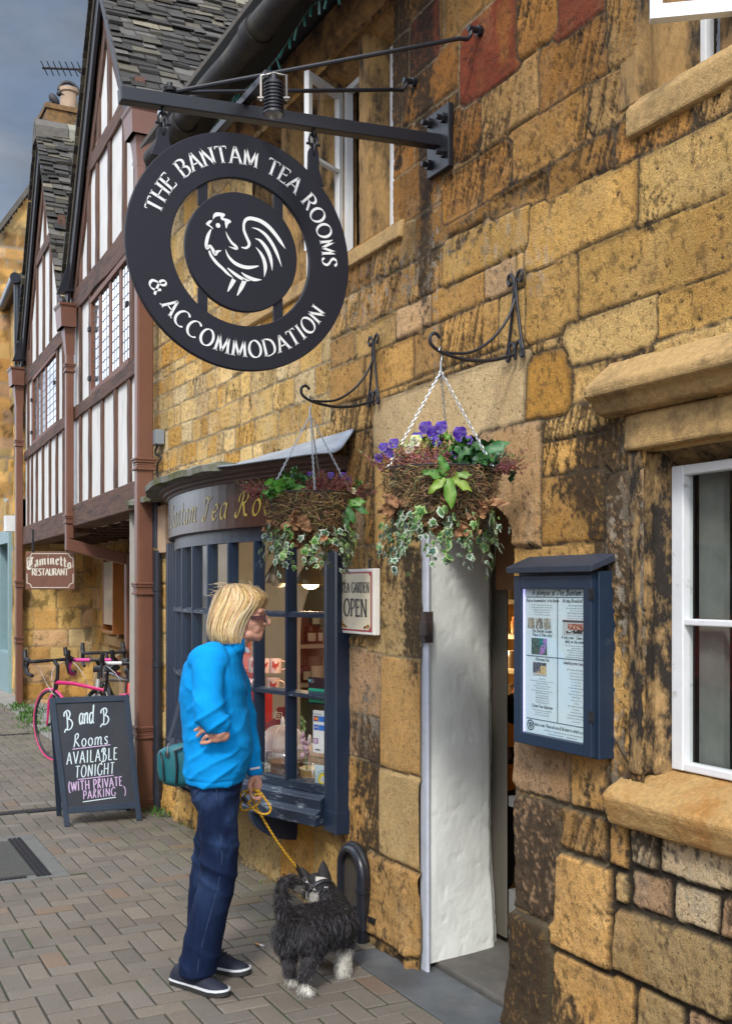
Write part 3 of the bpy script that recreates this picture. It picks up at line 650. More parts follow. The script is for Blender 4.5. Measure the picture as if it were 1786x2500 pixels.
grid_obj('door_reveal', np.stack([rx, ry, Vv], -1).reshape(-1, 3), nx, nz_, None, None, M_lime, TEA)
m = MB(); m.box(.006, .022, W(1042, 1700, .006).y, DO[1]+.03, -.02, 1.99); bevel(m.build('door_post', pm('post_paint', (.50, .53, .60), .45, .1, 9, .1, 40, col2=(.35, .34, .33), c2s=14, c2lo=.62, c2hi=.7), TEA), .006)
m = MB(); m.box(.0, .75, 3.1, 3.272, -.02, 2.0); m.build('door_jamb', M_drd, TEA)
m = MB(); m.box(.02, .75, 3.2, 4.1, 1.965, 2.1); m.build('door_lintel', M_drd, TEA)
m = MB(); m.box(.079, 1.6, 3.0, 4.2, -.05, .022); bevel(m.build('door_step', pm('step', (.095, .088, .078), .8, .3, 10, .3, 90), TEA), .012)
# tan leather-like board hung from the lintel inside, beige inner frame, glazed inner door, lit shelves
m = MB(); yf = W(1235, 1700, .46).y; m.box(.46, .468, yf, yf+.25, .05, 1.99); bevel(m.build('inner_frame', pm('beige_paint', (.13, .115, .09), .6, .1), TEA), .004)
idr = MB(); 
for (a, b, c, d) in ((3.1, 3.18, .056, 1.9), (3.18, yf-.004, .056, .27), (3.18, yf-.004, .64, .685), (3.18, yf-.004, 1.82, 1.9)): idr.box(.47, .51, a, b, c, d)
idr.build('inner_door', pm('inner_door_paint', (.22, .22, .21), .5, .05), TEA)
m = MB(); m.box(.42, .445, 3.6, W(1213, 1400, .43).y, 1.60, 1.97); bevel(m.build('hanging_board', pm('tan_board', (.20, .095, .04), .7, .2, 8, .2, 50), TEA), .004)
M_warm = pm('warm_wall', (.62, .36, .12), .8, .1)
room('inner_room', 1.07, 2.9, 1.9, 6.4, -.02, 2.3, M_warm, TEA)
m = MB()
for z in (.95, 1.14, 1.33, 1.52, 1.70): m.box(1.12, 1.36, 4.5, 5.6, z, z+.025)
m.box(1.12, 1.36, 5.6, 5.64, .7, 1.9)
m.build('shelf_rack', pm('shelf_grey', (.30, .27, .22), .6, .1), TEA)
for k, (y, z, c) in enumerate([(4.93, 1.356, (.5, .2, .05)), (4.97, 1.166, (.10, .07, .05)), (4.92, .976, (.20, .06, .03)), (5.02, .976, (.45, .4, .3)), (5.0, 1.546, (.5, .42, .3))]):
    m = MB(); m.lathe([(0, 0), (.035, 0), (.038, .06), (.03, .08), (.03, .095), (0, .1)], (1.17, y, z), 14)
    tag(m.build('storage_jar', pm('jar_%d' % k, c, .35), None, 40), ['amber storage jar on the third shelf of the lit rack inside the doorway', 'brown storage jar on the second shelf up inside the doorway', 'dark red storage jar on the lowest shelf inside the doorway', 'cream storage jar beside the dark red jar on the lowest shelf inside the doorway', 'pale storage jar on an upper shelf inside the doorway'][k], 'jar')
lt_ = thing('added_shelf_lamp', 'unseen warm lamp added on the shelf to light the room inside the doorway', 'lamp', (1.22, 5.35, 1.165)); m = MB(); m.lathe([(0, 0), (.05, 0), (.05, .01), (.01, .02), (.01, .10), (0, .10)], (1.22, 5.35, 1.166), 14); m.build('lamp_base', pm('brass', (.3, .2, .06), .3, metal=.8), lt_, 40); m = MB(); m.ell((1.22, 5.35, 1.29), .035, .035, .03, 12, 8); m.build('bulb', emit_mat('added_lamp_glow', (1, .62, .22), 12), lt_, 60)  # unseen lamp, added to give the room behind the door its warm glow
l = bpy.data.lights.new('lamp_light', 'POINT'); l.energy = 16; l.color = (1, .66, .3); l.shadow_soft_size = .06; o = bpy.data.objects.new('lamp_light', l); COL.objects.link(o); o.parent = lt_; o.location = (-.12, -.2, .13)
def rough(o, st=.007, size=.05, lv=5):
    """weathered, chipped stone faces"""
    for md in list(o.modifiers): o.modifiers.remove(md)
    for f_ in o.data.polygons: f_.use_smooth = False
    b_ = o.modifiers.new('b', 'BEVEL'); b_.width = .008; b_.segments = 2; b_.limit_method = 'ANGLE'; b_.angle_limit = R(30)
    s_ = o.modifiers.new('s', 'SUBSURF'); s_.subdivision_type = 'SIMPLE'; s_.levels = s_.render_levels = lv
    for k_, (sz, am) in enumerate(((size, st), (size*.3, st*.55))):
        tx = bpy.data.textures.get('rough%d_%g' % (k_, sz)) or bpy.data.textures.new('rough%d_%g' % (k_, sz), 'CLOUDS'); tx.noise_scale = sz; tx.noise_depth = 3
        d_ = o.modifiers.new('d', 'DISPLACE'); d_.texture = tx; d_.texture_coords = 'GLOBAL'; d_.strength = am; d_.mid_level = .5
    o.data.polygons.foreach_set('use_smooth', [True]*len(o.data.polygons)); return o
# --- window on the right: hood mould, chamfered jambs, big sloping sill, white casement
m = MB()   # hood mould: sloping weathering over a hollow, label stop to the left
prof = [(0.0, 2.335), (-.04, 2.30), (-.108, 2.242), (-.108, 2.212), (-.08, 2.20), (-.055, 2.16), (0.02, 2.15), (.02, 2.335)]
m.loft([[(x, y, z) for x, z in prof] for y in (1.2, 1.75, 2.2, 2.76)])
rough(m.build('hood_mould', M_drp, TEA), .006)
m = MB(); m.loft([[(x, y, z) for x, z in [(-.02, 2.15), (-.026, 2.04), (.05, 2.03), (.05, 2.15)]] for y in (1.2, 2.66)]); rough(m.build('window_lintel', M_drp, TEA), .006)
m = MB()   # outer architrave: jamb with roll and chamfer
jp = [(-.012, 2.655), (-.014, 2.60), (.03, 2.598), (.03, 2.58), (.115, 2.546), (.115, 2.66)]
m.loft([[(x, y, z) for x, y in jp] for z in (1.03, 1.4, 1.75, 2.035)]); rough(m.build('window_jamb', dressed('jamb_sooty', (.40, .25, .10), (.022, .016, .011), 13, .38, .54, (1, 1.6, .55)), TEA), .008, .035, 5)
m = MB(); m.loft([[(x, y, z) for x, z in [(.03, 2.045), (.11, 1.985), (.115, 2.06)]] for y in (1.2, 2.575)]); m.build('window_head', M_drd, TEA)
m = MB(); 
sp = [(.12, 1.055), (.02, 1.022), (-.072, .974), (-.086, .957), (-.082, .935), (-.058, .872), (-.02, .858), (.12, .856)]
m.loft([[(x, y, z) for x, z in sp] for y in (1.2, 1.8, 2.3, 2.70)]); rough(m.build('window_sill', dressed('sill_stone', (.46, .285, .105), (.36, .15, .025), 5, .48, .70), TEA), .008, .09)
win = MB(); x0, x1 = .075, .118
for (a, b, c, d) in ((2.507, 2.557, 1.05, 1.985), (1.5, 1.55, 1.05, 1.985)): win.box(x0, x1, a, b, c, d)
win.box(x0+.002, x1, 1.55, 2.507, 1.05, 1.075); win.box(x0+.002, x1, 1.55, 2.507, 1.955, 1.985); win.box(x0+.004, x1-.004, 1.55, 2.507, 1.495, 1.515); win.box(x0+.004, x1-.004, 2.0, 2.02, 1.075, 1.955)
wf = bevel(win.build('window_frame', M_wht, TEA), .004)
wi = MB(); wi.box(.135, .16, 2.40, 2.50, 1.05, 1.985); wi.build('inner_frame', pm('inner_grey', (.17, .175, .165), .7, .25, 12), wf)
m = MB(); m.add([(.100, 1.55, 1.07), (.100, 2.503, 1.07), (.100, 2.503, 1.96), (.100, 1.55, 1.96)], [(0, 1, 2, 3)]); m.build('pane', glass_mat('dim_pane', (.85, .88, .85), .03, .55), wf)
room('window_room', .20, 1.6, .6, 2.9, .5, 2.4, pm('dim_room', (.045, .045, .04), .9, .2), TEA)
cu = MB(); rr = random.Random(3)
for z in (1.30, 1.555):
    pts = [(.26, 1.5+k*.05, z+.012*math.sin(k*1.7)) for k in range(20)]; cu.tube(pts, .006, 6)
cu.build('curtain_rail', pm('curtain_trim', (.4, .42, .44), .6), TEA)
# --- upper window, four lights
M_ul = dressed('mullion_stone', (.34, .205, .075), (.03, .022, .014), 9, .46, .64, (1, 1.5, .5))
ED = [4.20, 4.455, 4.625, 4.94, 5.10, 5.41, 5.57, 5.90]
def chamf_post(ya, yb, z0, z1):
    m = MB(); c = .045
    m.loft([[(x, y, z) for x, y in [(.015, ya+c), (.015, yb-c), (.09, yb), (.19, yb), (.19, ya), (.09, ya)]] for z in (z0, z1)]); return m
for a, b in ((4.455, 4.625), (4.94, 5.10), (5.41, 5.57)): rough(chamf_post(a, b, 3.2, 4.2).build('mullion', M_ul, TEA))
bevel(chamf_post(4.10, 4.225, 3.2, 4.2).build('mullion', M_drd, TEA), .005); bevel(chamf_post(5.875, 6.0, 3.2, 4.2).build('mullion', M_ul, TEA), .005)
m = MB(); m.loft([[(x, y, z) for x, z in [(-.035, 4.43), (-.04, 4.28), (-.012, 4.24), (.02, 4.21), (.06, 4.17), (.12, 4.14), (.2, 4.14), (.2, 4.43)]] for y in (4.12, 5.0, 6.1)]); rough(m.build('window_lintel', dressed('lintel_stone', (.34, .195, .065), (.024, .017, .012), 6, .40, .64), TEA), .007)
m = MB(); m.loft([[(x, y, z) for x, z in [(.2, 3.235), (-.02, 3.205), (-.03, 3.13), (.02, 3.12), (.2, 3.12)]] for y in (4.1, 5.0, 6.05)]); rough(m.build('window_sill', M_drp, TEA), .006)
UWR = room('upper_room', .26, 2.5, 4.0, 6.3, 2.95, 4.4, M_dark, TEA)
def casement(ya, yb, z0, z1, parent, bars=1, x=.115):
    m = MB(); t_ = .032
    m.box(x, x+.035, ya, ya+t_, z0, z1); m.box(x, x+.035, yb-t_, yb, z0, z1); m.box(x+.001, x+.034, ya+t_, yb-t_, z0, z0+t_); m.box(x+.001, x+.034, ya+t_, yb-t_, z1-t_, z1)
    for k in range(bars): zz = z0+(z1-z0)*(k+1)/(bars+1); m.box(x+.006, x+.028, ya+t_, yb-t_, zz-.007, zz+.007)
    f_ = bevel(m.build('window_frame', M_wht, parent), .003)
    g = MB(); g.add([(x+.018, ya+.02, z0+.02), (x+.018, yb-.02, z0+.02), (x+.018, yb-.02, z1-.02), (x+.018, ya+.02, z1-.02)], [(0, 1, 2, 3)]); g.build('pane', M_pane, f_)
casement(4.225, 4.457, 3.232, 4.135, TEA); casement(5.098, 5.412, 3.232, 4.135, TEA); casement(5.568, 5.878, 3.232, 4.135, TEA)
m = MB(); m.box(.115, .15, 4.626, 4.655, 3.232, 4.135); m.box(.115, .15, 4.91, 4.939, 3.232, 4.135); m.box(.116, .149, 4.655, 4.91, 4.105, 4.135); m.build('window_frame', M_wht, TEA)
# the open casement of the second light
hg = Vector((.105, 4.935, 0)); fe = Vector((-.150, 4.785, 0)); dv = (fe-hg); nrm = Vector((dv.y, -dv.x, 0)).normalized()*.028
m = MB()
def sl(a, b, z0, z1):
    p, q = hg+dv*a, hg+dv*b
    m.hexa([(p.x, p.y, z0), (q.x, q.y, z0), (q.x+nrm.x, q.y+nrm.y, z0), (p.x+nrm.x, p.y+nrm.y, z0), (p.x, p.y, z1), (q.x, q.y, z1), (q.x+nrm.x, q.y+nrm.y, z1), (p.x+nrm.x, p.y+nrm.y, z1)])
sl(0, .1, 3.24, 4.11); sl(.9, 1, 3.24, 4.11); sl(.1, .9, 3.24, 3.27); sl(.1, .9, 4.075, 4.11); sl(.1, .9, 3.70, 3.715)
oc = m.build('open_casement', pm('casement_white', (.62, .63, .62), .5, .15, 10), TEA)
p, q = hg+dv*.08+nrm*.5, hg+dv*.92+nrm*.5
g = MB(); g.add([(p.x, p.y, 3.26), (q.x, q.y, 3.26), (q.x, q.y, 4.09), (p.x, p.y, 4.09)], [(0, 1, 2, 3)]); g.build('pane', M_pane, oc)
# --- upper window on the right, with an opened casement
m = MB(); m.loft([[(x, y, z) for x, z in [(.2, 3.20), (.0, 3.135), (-.022, 3.10), (-.022, 3.02), (.02, 3.005), (.2, 3.005)]] for y in (.9, 1.7, 2.2, 2.66)]); rough(m.build('window_sill', M_drp, TEA), .006)
m = MB(); m.loft([[(x, y, z) for x, y in [(-.008, 2.70), (-.01, 2.62), (.03, 2.60), (.03, 2.585), (.13, 2.50), (.2, 2.50), (.2, 2.70)]] for z in (3.12, 3.6, 4.3)]); bevel(m.build('window_jamb', M_ul, TEA), .006)
m = MB(); m.loft([[(x, y, z) for x, y in [(.05, 2.33), (.14, 2.37), (.2, 2.37), (.2, 2.2), (.14, 2.2), (.05, 2.24)]] for z in (3.12, 4.3)]); m.build('mullion', M_ul, TEA)
casement(1.5, 2.21, 3.19, 4.2, TEA, 1, .13)
casement(2.36, 2.51, 3.19, 4.2, TEA, 0, .14)
room('upper_room', .26, 2.5, .7, 2.9, 2.95, 4.4, M_dark, TEA)
hg = Vector((.12, 2.19, 0)); fe = Vector((-.150, 2.40, 0)); dv = fe-hg; nrm = Vector((dv.y, -dv.x, 0)).normalized()*.034; m = MB()
sl(0, .1, 3.245, 4.2); sl(.9, 1, 3.245, 4.2); sl(.1, .9, 3.245, 3.285); oc = m.build('open_casement', M_wht, TEA)
# roof edge: soffit, heavy old iron gutter with moss, fairy lights hung below
m = MB(); m.box(-.26, .3, 3.2, 7.25, 4.455, 4.50); m.build('soffit', pm('soffit_black', (.015, .014, .013), .8, .2), TEA)
m = MB()
mt_ = .87
m.hexa([(-.34, 2.6, 4.52), (3.0, 2.6, 4.52+3.3*mt_), (3.0, 7.5, 4.52+3.3*mt_), (-.34, 7.1, 4.52), (-.34, 2.6, 4.55), (3.0, 2.6, 4.55+3.3*mt_), (3.0, 7.5, 4.55+3.3*mt_), (-.34, 7.1, 4.55)])
M_tile = pm('stone_slate', (1, 1, 1), .9, .3, 14, .5, 80, attr=True)
M_slt = pm('stone_slate_plain', (.09, .08, .065), .9, .3, 14, .5, 80)
m.build('roof', M_slt, TEA)
m = MB(); rr = random.Random(4)
pts = []; rad = []
y = 3.2
while y < 7.0: pts.append((-.30+rr.uniform(-.004, .004), y, 4.40+rr.uniform(-.004, .004))); rad.append(.068+.004*math.sin(y*9)); y += .12
m.tube(pts, rad, 14)
for y in (3.9, 5.1, 6.3): m.tube([(-.30, y-.05, 4.40), (-.30, y+.05, 4.40)], .08, 14)
m.build('gutter', pm('old_gutter', (.020, .018, .017), .75, .5, 9, .6, 40, col2=(.06, .055, .03), c2s=6, c2lo=.54, c2hi=.66), TEA, 50)
m = MB(); bulbs = []; y = 3.6; pts = []
while y < 7.0:
    s_ = abs(math.sin((y-3.6)*3.0)); p = Vector((-.21, y, 4.33-.07*s_)); pts.append(p)
    e = p+Vector((rr.uniform(-.03, .03), rr.uniform(-.02, .02), -.055)); bulbs.append((p, e)); y += .085
m.tube(pts, .004, 5)
fl = tag(m.build('fairy_lights', pm('green_wire', (.02, .07, .05), .5)), 'string of unlit fairy lights on green wire looped under the old gutter', 'string lights')
for p, e in bulbs: q = MB(); q.tube([p, e], [.005, .007], 6); q.build('bulb', pm('bulb_green', (.03, .16, .14), .3), fl)
# ================================================================== masonry helper for the other stone walls
def masonry(name, parent, u0, u1, z0, z1, mapf, res=.02, hh=(.16, .26), ll=(.22, .5), pals=('base', 'mid'), holes=(), seed=1, mort=(.30, .24, .16), dk=.15):
    us = np.arange(u0, u1+res, res); zz = np.arange(z0, z1+res, res)
    U, Z = np.meshgrid(us, zz, indexing='ij'); r_ = np.random.RandomState(seed)
    a = U+.03*(fbm(U*4, Z*4, seed, 3)-.5); b = Z+.03*(fbm(U*3, Z*5, seed+1, 3)-.5)
    col = np.zeros(U.shape+(3,)); D_ = np.zeros(U.shape)
    z = z0-.1
    while z < z1+.1:
        h_ = r_.uniform(*hh); u = u0-r_.uniform(0, .3)
        while u < u1+.1:
            l_ = r_.uniform(*ll); d = np.minimum(np.minimum(a-u, u+l_-a), np.minimum(b-z, z+h_-b)); hit = d > 0
            p = pal[pals[r_.randint(len(pals))]]; c = np.array(p[r_.randint(len(p))])*(1+r_.normal(0, .12))
            col[hit] = c; D_ = np.where(hit, d, D_); u += l_
        z += h_
    hgt = np.clip(D_/.016, 0, 1)*.012+(fbm(U*9, Z*9, seed+3, 3)-.5)*.02
    nn = fbm(U*3, Z*3, seed+4, 4); col = col*(.6+.8*nn)[..., None]
    ds = sst(.56, .66, fbm(U*7, Z*5, seed+5, 5, .65))*(.35+dk); col = col*(1-ds[..., None])
    mo = 1-sst(.002, .012, D_); col = col*(1-mo[..., None])+np.array(mort)*mo[..., None]
    P = np.array([mapf(u, 0, zq, q) for u, zq, q in zip(U.ravel(), Z.ravel(), hgt.ravel())])
    uc = (us[:-1]+us[1:])[:, None]/2+0*zz[None, 1:]; zc = (zz[:-1]+zz[1:])[None, :]/2+0*us[1:, None]
    kp = np.ones(uc.shape, bool)
    for h in holes: kp &= ~h(uc, zc)
    return grid_obj(name, P, len(us), len(zz), kp, col.reshape(-1, 3), M_stone, parent)
# ================================================================== the timber-framed house
T0 = Vector((.065, 7.95, 0)); TA = R(2.4)
TIM = thing('timber_house', 'jettied black and white timber framed house with two steep gables and leaded windows', 'building', T0, -TA)
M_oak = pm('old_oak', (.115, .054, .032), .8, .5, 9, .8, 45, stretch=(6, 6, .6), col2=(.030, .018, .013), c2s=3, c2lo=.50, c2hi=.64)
M_oakh = pm('old_oak_beam', (.115, .055, .033), .8, .4, 9, .5, 45, stretch=(6, .6, 6), col2=(.030, .018, .013), c2s=3, c2lo=.48, c2hi=.64)
M_plas = pm('white_plaster', (.72, .72, .69), .85, .10, 5, .3, 30, col2=(.50, .48, .43), c2s=2.6, c2lo=.56, c2hi=.78, stretch=(1, 1.3, .5))
M_bargeboard = pm('bargeboard', (.030, .030, .035), .6, .3, 8, .2, 40)
M_brown = pm('brown_paint', (.165, .072, .045), .42, .10, 7, .10, 50, col2=(.11, .05, .035), c2s=4, c2lo=.58, c2hi=.75)
def TL(x, s, z): return (T0.x+x, T0.y+s, z)       # local frame of the facade before its turn
def tmb(): return MB()
rr = random.Random(21)
def gable_poly(ap, rf, lf, zb, sR, sL): return [(sR, zb), (sR, rf[1]), (rf[0], rf[1]), ap, (lf[0], lf[1]), (sL, lf[1]), (sL, zb)]
G1 = dict(ap=(1.97, 7.32), rf=(.50, 5.32), lf=(3.78, 4.78)); G2 = dict(ap=(5.70, 7.25), rf=(4.02, 4.80), lf=(7.55, 4.72))
m = MB()
for gq, a, b in ((G1, -.0, 3.80), (G2, 3.80, 7.55)):
    poly = gable_poly(gq['ap'], gq['rf'], gq['lf'], 2.25, a, b)
    m.prism([TL(0.0, s, z) for s, z in poly], (.25, 0, 0))
m.build('plaster_panel', M_plas, TIM)
def member(m, s0, z0, s1, z1, w, x0=-.022, x1=.05, n=6, jit=.05):
    a = Vector((s0, z0)); b = Vector((s1, z1)); d = (b-a).normalized(); nrm = Vector((-d.y, d.x)); rings = []
    for k in range(n+1):
        p = a.lerp(b, k/n); wl = w/2*(1+rr.uniform(-jit, jit)); wr = w/2*(1+rr.uniform(-jit, jit)); xf = x0+rr.uniform(-.003, .003)
        q0 = p-nrm*wl; q1 = p+nrm*wr
        rings.append([TL(xf, *q0), TL(xf, *q1), TL(x1, *q1), TL(x1, *q0)])
    m.loft(rings)
def zr(gq, s):   # underside of the roof at s
    ap = gq['ap']
    if s < ap[0]: t = (s-gq['rf'][0])/(ap[0]-gq['rf'][0]); return gq['rf'][1]+t*(ap[1]-gq['rf'][1])
    t = (gq['lf'][0]-s)/(gq['lf'][0]-ap[0]); return gq['lf'][1]+t*(ap[1]-gq['lf'][1])
def stud(*a): q = MB(); member(q, *a); q.build('stud', M_oak, TIM)
for s in (3.303, 2.793, 2.189, 1.592, 1.04, .55): stud(s, 2.45, s, 3.37, .095)
for s in (3.303, 2.76, .93, .60): stud(s, 3.46, s, 4.50, .105)
for s in (3.30, 2.85, 2.42, 1.85, 1.24, .80): stud(s, 4.62, s, min(5.70, zr(G1, s)-.05), .11)
for s in (2.35, 1.86, 1.36): stud(s, 5.80, s, zr(G1, s)-.06, .12)
for s in (7.2, 6.858, 6.421, 5.881, 5.329, 4.817, 4.34, 3.98): stud(s, 2.44, s, 3.40, .085)
for s in (7.2, 6.78, 4.76, 4.35, 3.98): stud(s, 3.48, s, 4.42, .10)
for s in (7.2, 6.93, 6.378, 5.82, 5.264, 4.712, 4.3): stud(s, 4.55, s, min(5.74, zr(G2, s)-.05), .10)
for s in (6.25, 5.72, 5.2): stud(s, 5.84, s, zr(G2, s)-.06, .11)
def rail(*a, **k): q = MB(); member(q, *a, **k); q.build('rail', M_oakh, TIM)
rail(-.0, 3.415, 3.76, 3.442, .12, -.03, n=12, jit=.1); rail(0, 4.52, 3.76, 4.61, .21, -.032, n=12, jit=.12); rail(.75, 5.70, 3.1, 5.76, .15, -.03, n=8, jit=.12)
rail(3.9, 3.44, 7.5, 3.42, .12, -.03, n=12, jit=.1); rail(3.9, 4.42, 7.5, 4.47, .17, -.03, n=12, jit=.1); rail(4.6, 5.78, 6.85, 5.79, .13, -.03, n=8, jit=.1)
m = MB(); m.box(*[T0.x-.055, T0.x+.22], T0.y-.02, T0.y+3.74, 2.245, 2.475); bevel(m.build('bressumer', M_oakh, TIM), .012)
m = MB(); m.box(*[T0.x-.055, T0.x+.22], T0.y+3.80, T0.y+7.62, 2.195, 2.445); bevel(m.build('bressumer', M_oakh, TIM), .012)
# barge boards, verges, roofs of thick stone slates
def slate_roof(ap, ft, x0, x1, seed):
    """one slope from foot ft to apex ap (s,z), running back from x0 to x1"""
    r_ = random.Random(seed); m = MB(); A = Vector(ft); B = Vector(ap); d = (B-A); L_ = d.length; d.normalize(); nrm = Vector((-d.y, d.x))
    if nrm.y < 0: nrm = -nrm
    m.cur = (.03, .028, .026); q = [A-nrm*.06, B-nrm*.06, B, A]; m.prism([TL(x0+.02, *p) for p in q], (x1-x0-.02, 0, 0))
    t = -.04; gap = .118; row = 0
    while t < L_-.03:
        x = x0-.02-r_.uniform(0, .15)
        while x < x1:
            w_ = r_.uniform(.10, .25); th = r_.uniform(.014, .030); lift = r_.uniform(.014, .036); dt = r_.uniform(-.024, .024)
            b = r_.choice((.022, .03, .038, .05, .085)); b *= r_.uniform(.8, 1.2)
            m.cur = (b*1.04, b*.95, b*.82) if r_.random() < .78 else (b*1.9, b*1.65, b*1.15)
            xa, xb = max(x+.004, x0-.02), x+w_-.004
            if xb > xa+.03:
                l0, l1 = t+dt, t+gap*1.75
                p = [A+d*l0+nrm*lift, A+d*l1+nrm*.004, A+d*l1+nrm*(.004+th*.6), A+d*l0+nrm*(lift+th)]
                k = r_.uniform(-.02, .02); k2 = r_.uniform(-.02, .02)
                V8 = [TL(xa, *p[0]), TL(xb, *(p[0]+d*k)), TL(xb, *p[1]), TL(xa, *p[1]), TL(xa, *(p[3]+d*k2)), TL(xb, *(p[3]+d*(k+k2))), TL(xb, *p[2]), TL(xa, *p[2])]
                m.hexa(V8)
            x += w_
        t += gap; gap = max(.07, gap*.98); row += 1
    return m
for gq, sd in ((G1, 1), (G2, 2)):
    slate_roof(gq['ap'], gq['rf'], -.12, 3.6, sd).build('roof', M_tile, TIM)
    m = slate_roof(gq['ap'], gq['lf'], -.12, 3.6, sd+5); m.build('roof', M_tile, TIM)
    ap = gq['ap']
    m = MB()
    for ft, side in ((gq['rf'], -1), (gq['lf'], 1)):
        A = Vector(ft); B = Vector(ap); d = (B-A).normalized(); n_ = Vector((-d.y, d.x)); n_ = n_ if n_.y > 0 else -n_
        pts = [A-d*.08-n_*.20, B-n_*.20-d*0.02, B-n_*.015, A-d*.08-n_*.015]
        m.prism([TL(-.085, *p) for p in pts], (.03, 0, 0))
    m.build('bargeboard', M_bargeboard, TIM)
    m = MB()
    for ft, side in ((gq['rf'], -1), (gq['lf'], 1)):
        A = Vector(ft); B = Vector(ap); d = (B-A).normalized(); n_ = Vector((-d.y, d.x)); n_ = n_ if n_.y > 0 else -n_
        m.prism([TL(-.10, *p) for p in (A-d*.05-n_*.012, B-n_*.012, B+n_*.012, A-d*.05+n_*.012)], (.11, 0, 0))
    m.build('verge', pm('verge_mortar', (.36, .32, .20), .9, .3, 10, .4, 60), TIM)
    # inner rafters
    m = MB()
    for ft in (gq['rf'], gq['lf']):
        A = Vector(ft); B = Vector(ap); d = (B-A).normalized(); n_ = Vector((-d.y, d.x)); n_ = n_ if n_.y > 0 else -n_
        a = A-n_*.27; b = B-n_*.27+Vector((0, -.12)); member(m, a.x, max(a.y, 4.7), b.x, b.y, .14, -.028)
    m.build('rafter', M_oak, TIM)
    m = MB(); rg = random.Random(sd)
    x = -.14
    while x < 3.5: l_ = rg.uniform(.25, .4); m.cur = (.22, .21, .16) if rg.random() < .5 else (.10, .09, .075); m.prism([TL(x, ap[0]+a, ap[1]+b) for a, b in ((-.16, -.18), (.16, -.18), (.13, -.02), (0, .10), (-.13, -.02))], (l_-.01, 0, 0)); x += l_
    m.build('ridge', M_tile, TIM)
# leaded windows
M_lead = pm('lead_came', (.05, .075, .085), .5, .2)
M_lglass = glass_mat('leaded_glass', (.55, .60, .62), .04, 3.2)
M_frame = pm('window_oak', (.16, .062, .032), .6, .25, 10, .2, 40, stretch=(5, 5, 1))
def leaded(s_edges, z0, z1):
    f = MB(); pane = MB(); ld = MB()
    for k, (a, b) in enumerate(s_edges):
        zz0, zz1 = z0, z1
        pane.add([TL(-.004, a, zz0), TL(-.004, b, zz0), TL(-.004, b, zz1), TL(-.004, a, zz1)], [(0, 1, 2, 3)])
        nr = 9
        for i in range(1, nr): z = zz0+(zz1-zz0)*i/nr; ld.box(T0.x-.0065, T0.x-.0043, T0.y+a, T0.y+b, z-.0045, z+.0045)
        for i in (1, 2): s = a+(b-a)*i/3; ld.box(T0.x-.0062, T0.x-.0042, T0.y+s-.006, T0.y+s+.006, zz0, zz1)
    S0, S1 = min(a for a, b in s_edges), max(b for a, b in s_edges)
    f.box(T0.x-.028, T0.x+.02, T0.y+S0-.05, T0.y+S1+.05, z0-.05, z0); f.box(T0.x-.028, T0.x+.02, T0.y+S0-.05, T0.y+S1+.05, z1, z1+.05)
    es = sorted([e for ab in s_edges for e in ab]); f.box(T0.x-.012, T0.x+.02, T0.y+S0-.07, T0.y+S0, z0, z1); f.box(T0.x-.027, T0.x+.02, T0.y+S1, T0.y+S1+.07, z0, z1)
    for i in range(1, len(es)-1, 2): f.box(T0.x-.011, T0.x+.02, T0.y+es[i], T0.y+es[i+1], z0, z1)
    w_ = f.build('window', M_frame, TIM); pane.build('pane', M_lglass, w_); ld.build('leading', M_lead, w_)
    for s, z in ((S1+.03, z0+.12), (S1+.03, z1-.25), (S0-.03, z0+.45)): h = MB(); h.box(T0.x-.05, T0.x-.027, T0.y+s-.035, T0.y+s+.035, z-.02, z+.02); h.build('hinge', M_iron, w_)
leaded([(1.06, 1.36), (1.46, 1.80), (1.90, 2.26), (2.37, 2.66)], 3.53, 4.38)
leaded([(4.86, 5.62), (5.70, 6.0), (6.08, 6.34), (6.42, 6.68)], 3.525, 4.32)
# jetty soffit, dark joists, recessed ground floor
RX = .93
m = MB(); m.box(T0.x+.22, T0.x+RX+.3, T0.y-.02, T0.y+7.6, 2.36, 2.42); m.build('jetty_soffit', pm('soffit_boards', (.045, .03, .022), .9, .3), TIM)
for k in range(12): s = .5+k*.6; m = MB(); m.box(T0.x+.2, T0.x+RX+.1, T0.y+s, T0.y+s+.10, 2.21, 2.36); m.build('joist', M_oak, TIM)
wn_hole = lambda u, z: (u > 4.55) & (u < 6.35) & (z > .98) & (z < 2.02)
masonry('recess_wall', TIM, -.05, 7.75, -.05, 2.4, lambda u, v, z, h: TL(RX-h, u, z), .022, (.24, .36), (.35, .7), ('mid', 'base'), (wn_hole,), 61, (.25, .18, .10), .1)
masonry('return_wall', TIM, -.12, RX+.05, -.05, 2.45, lambda u, v, z, h: TL(u, 7.60-h, z), .018, (.2, .34), (.25, .5), ('left', 'mid'), (), 62, (.30, .22, .13), .2)
m = MB()   # stone mullioned ground floor window
M_rs = pm('recess_stone', (.40, .25, .10), .9, .25, 20, .3, 90)
for a, b in ((4.45, 4.62), (5.22, 5.34), (5.68, 5.80), (6.28, 6.45)): m.box(T0.x+RX-.05, T0.x+RX+.12, T0.y+a, T0.y+b, .98, 2.1)
m.box(T0.x+RX-.07, T0.x+RX+.12, T0.y+4.45, T0.y+6.45, .86, .98)
gw = bevel(m.build('window', M_rs, TIM), .02)
m = MB(); m.add([TL(RX+.08, 4.5, .98), TL(RX+.08, 6.4, .98), TL(RX+.08, 6.4, 2.1), TL(RX+.08, 4.5, 2.1)], [(0, 1, 2, 3)]); m.build('pane', pm('dull_pane', (.20, .14, .075), .25, .3, 3), gw)
tb = thing('menu_case', 'varnished wooden menu case mounted outside the recessed stone window of the timber house', 'menu case', (1.12, 13.1, 1.0))
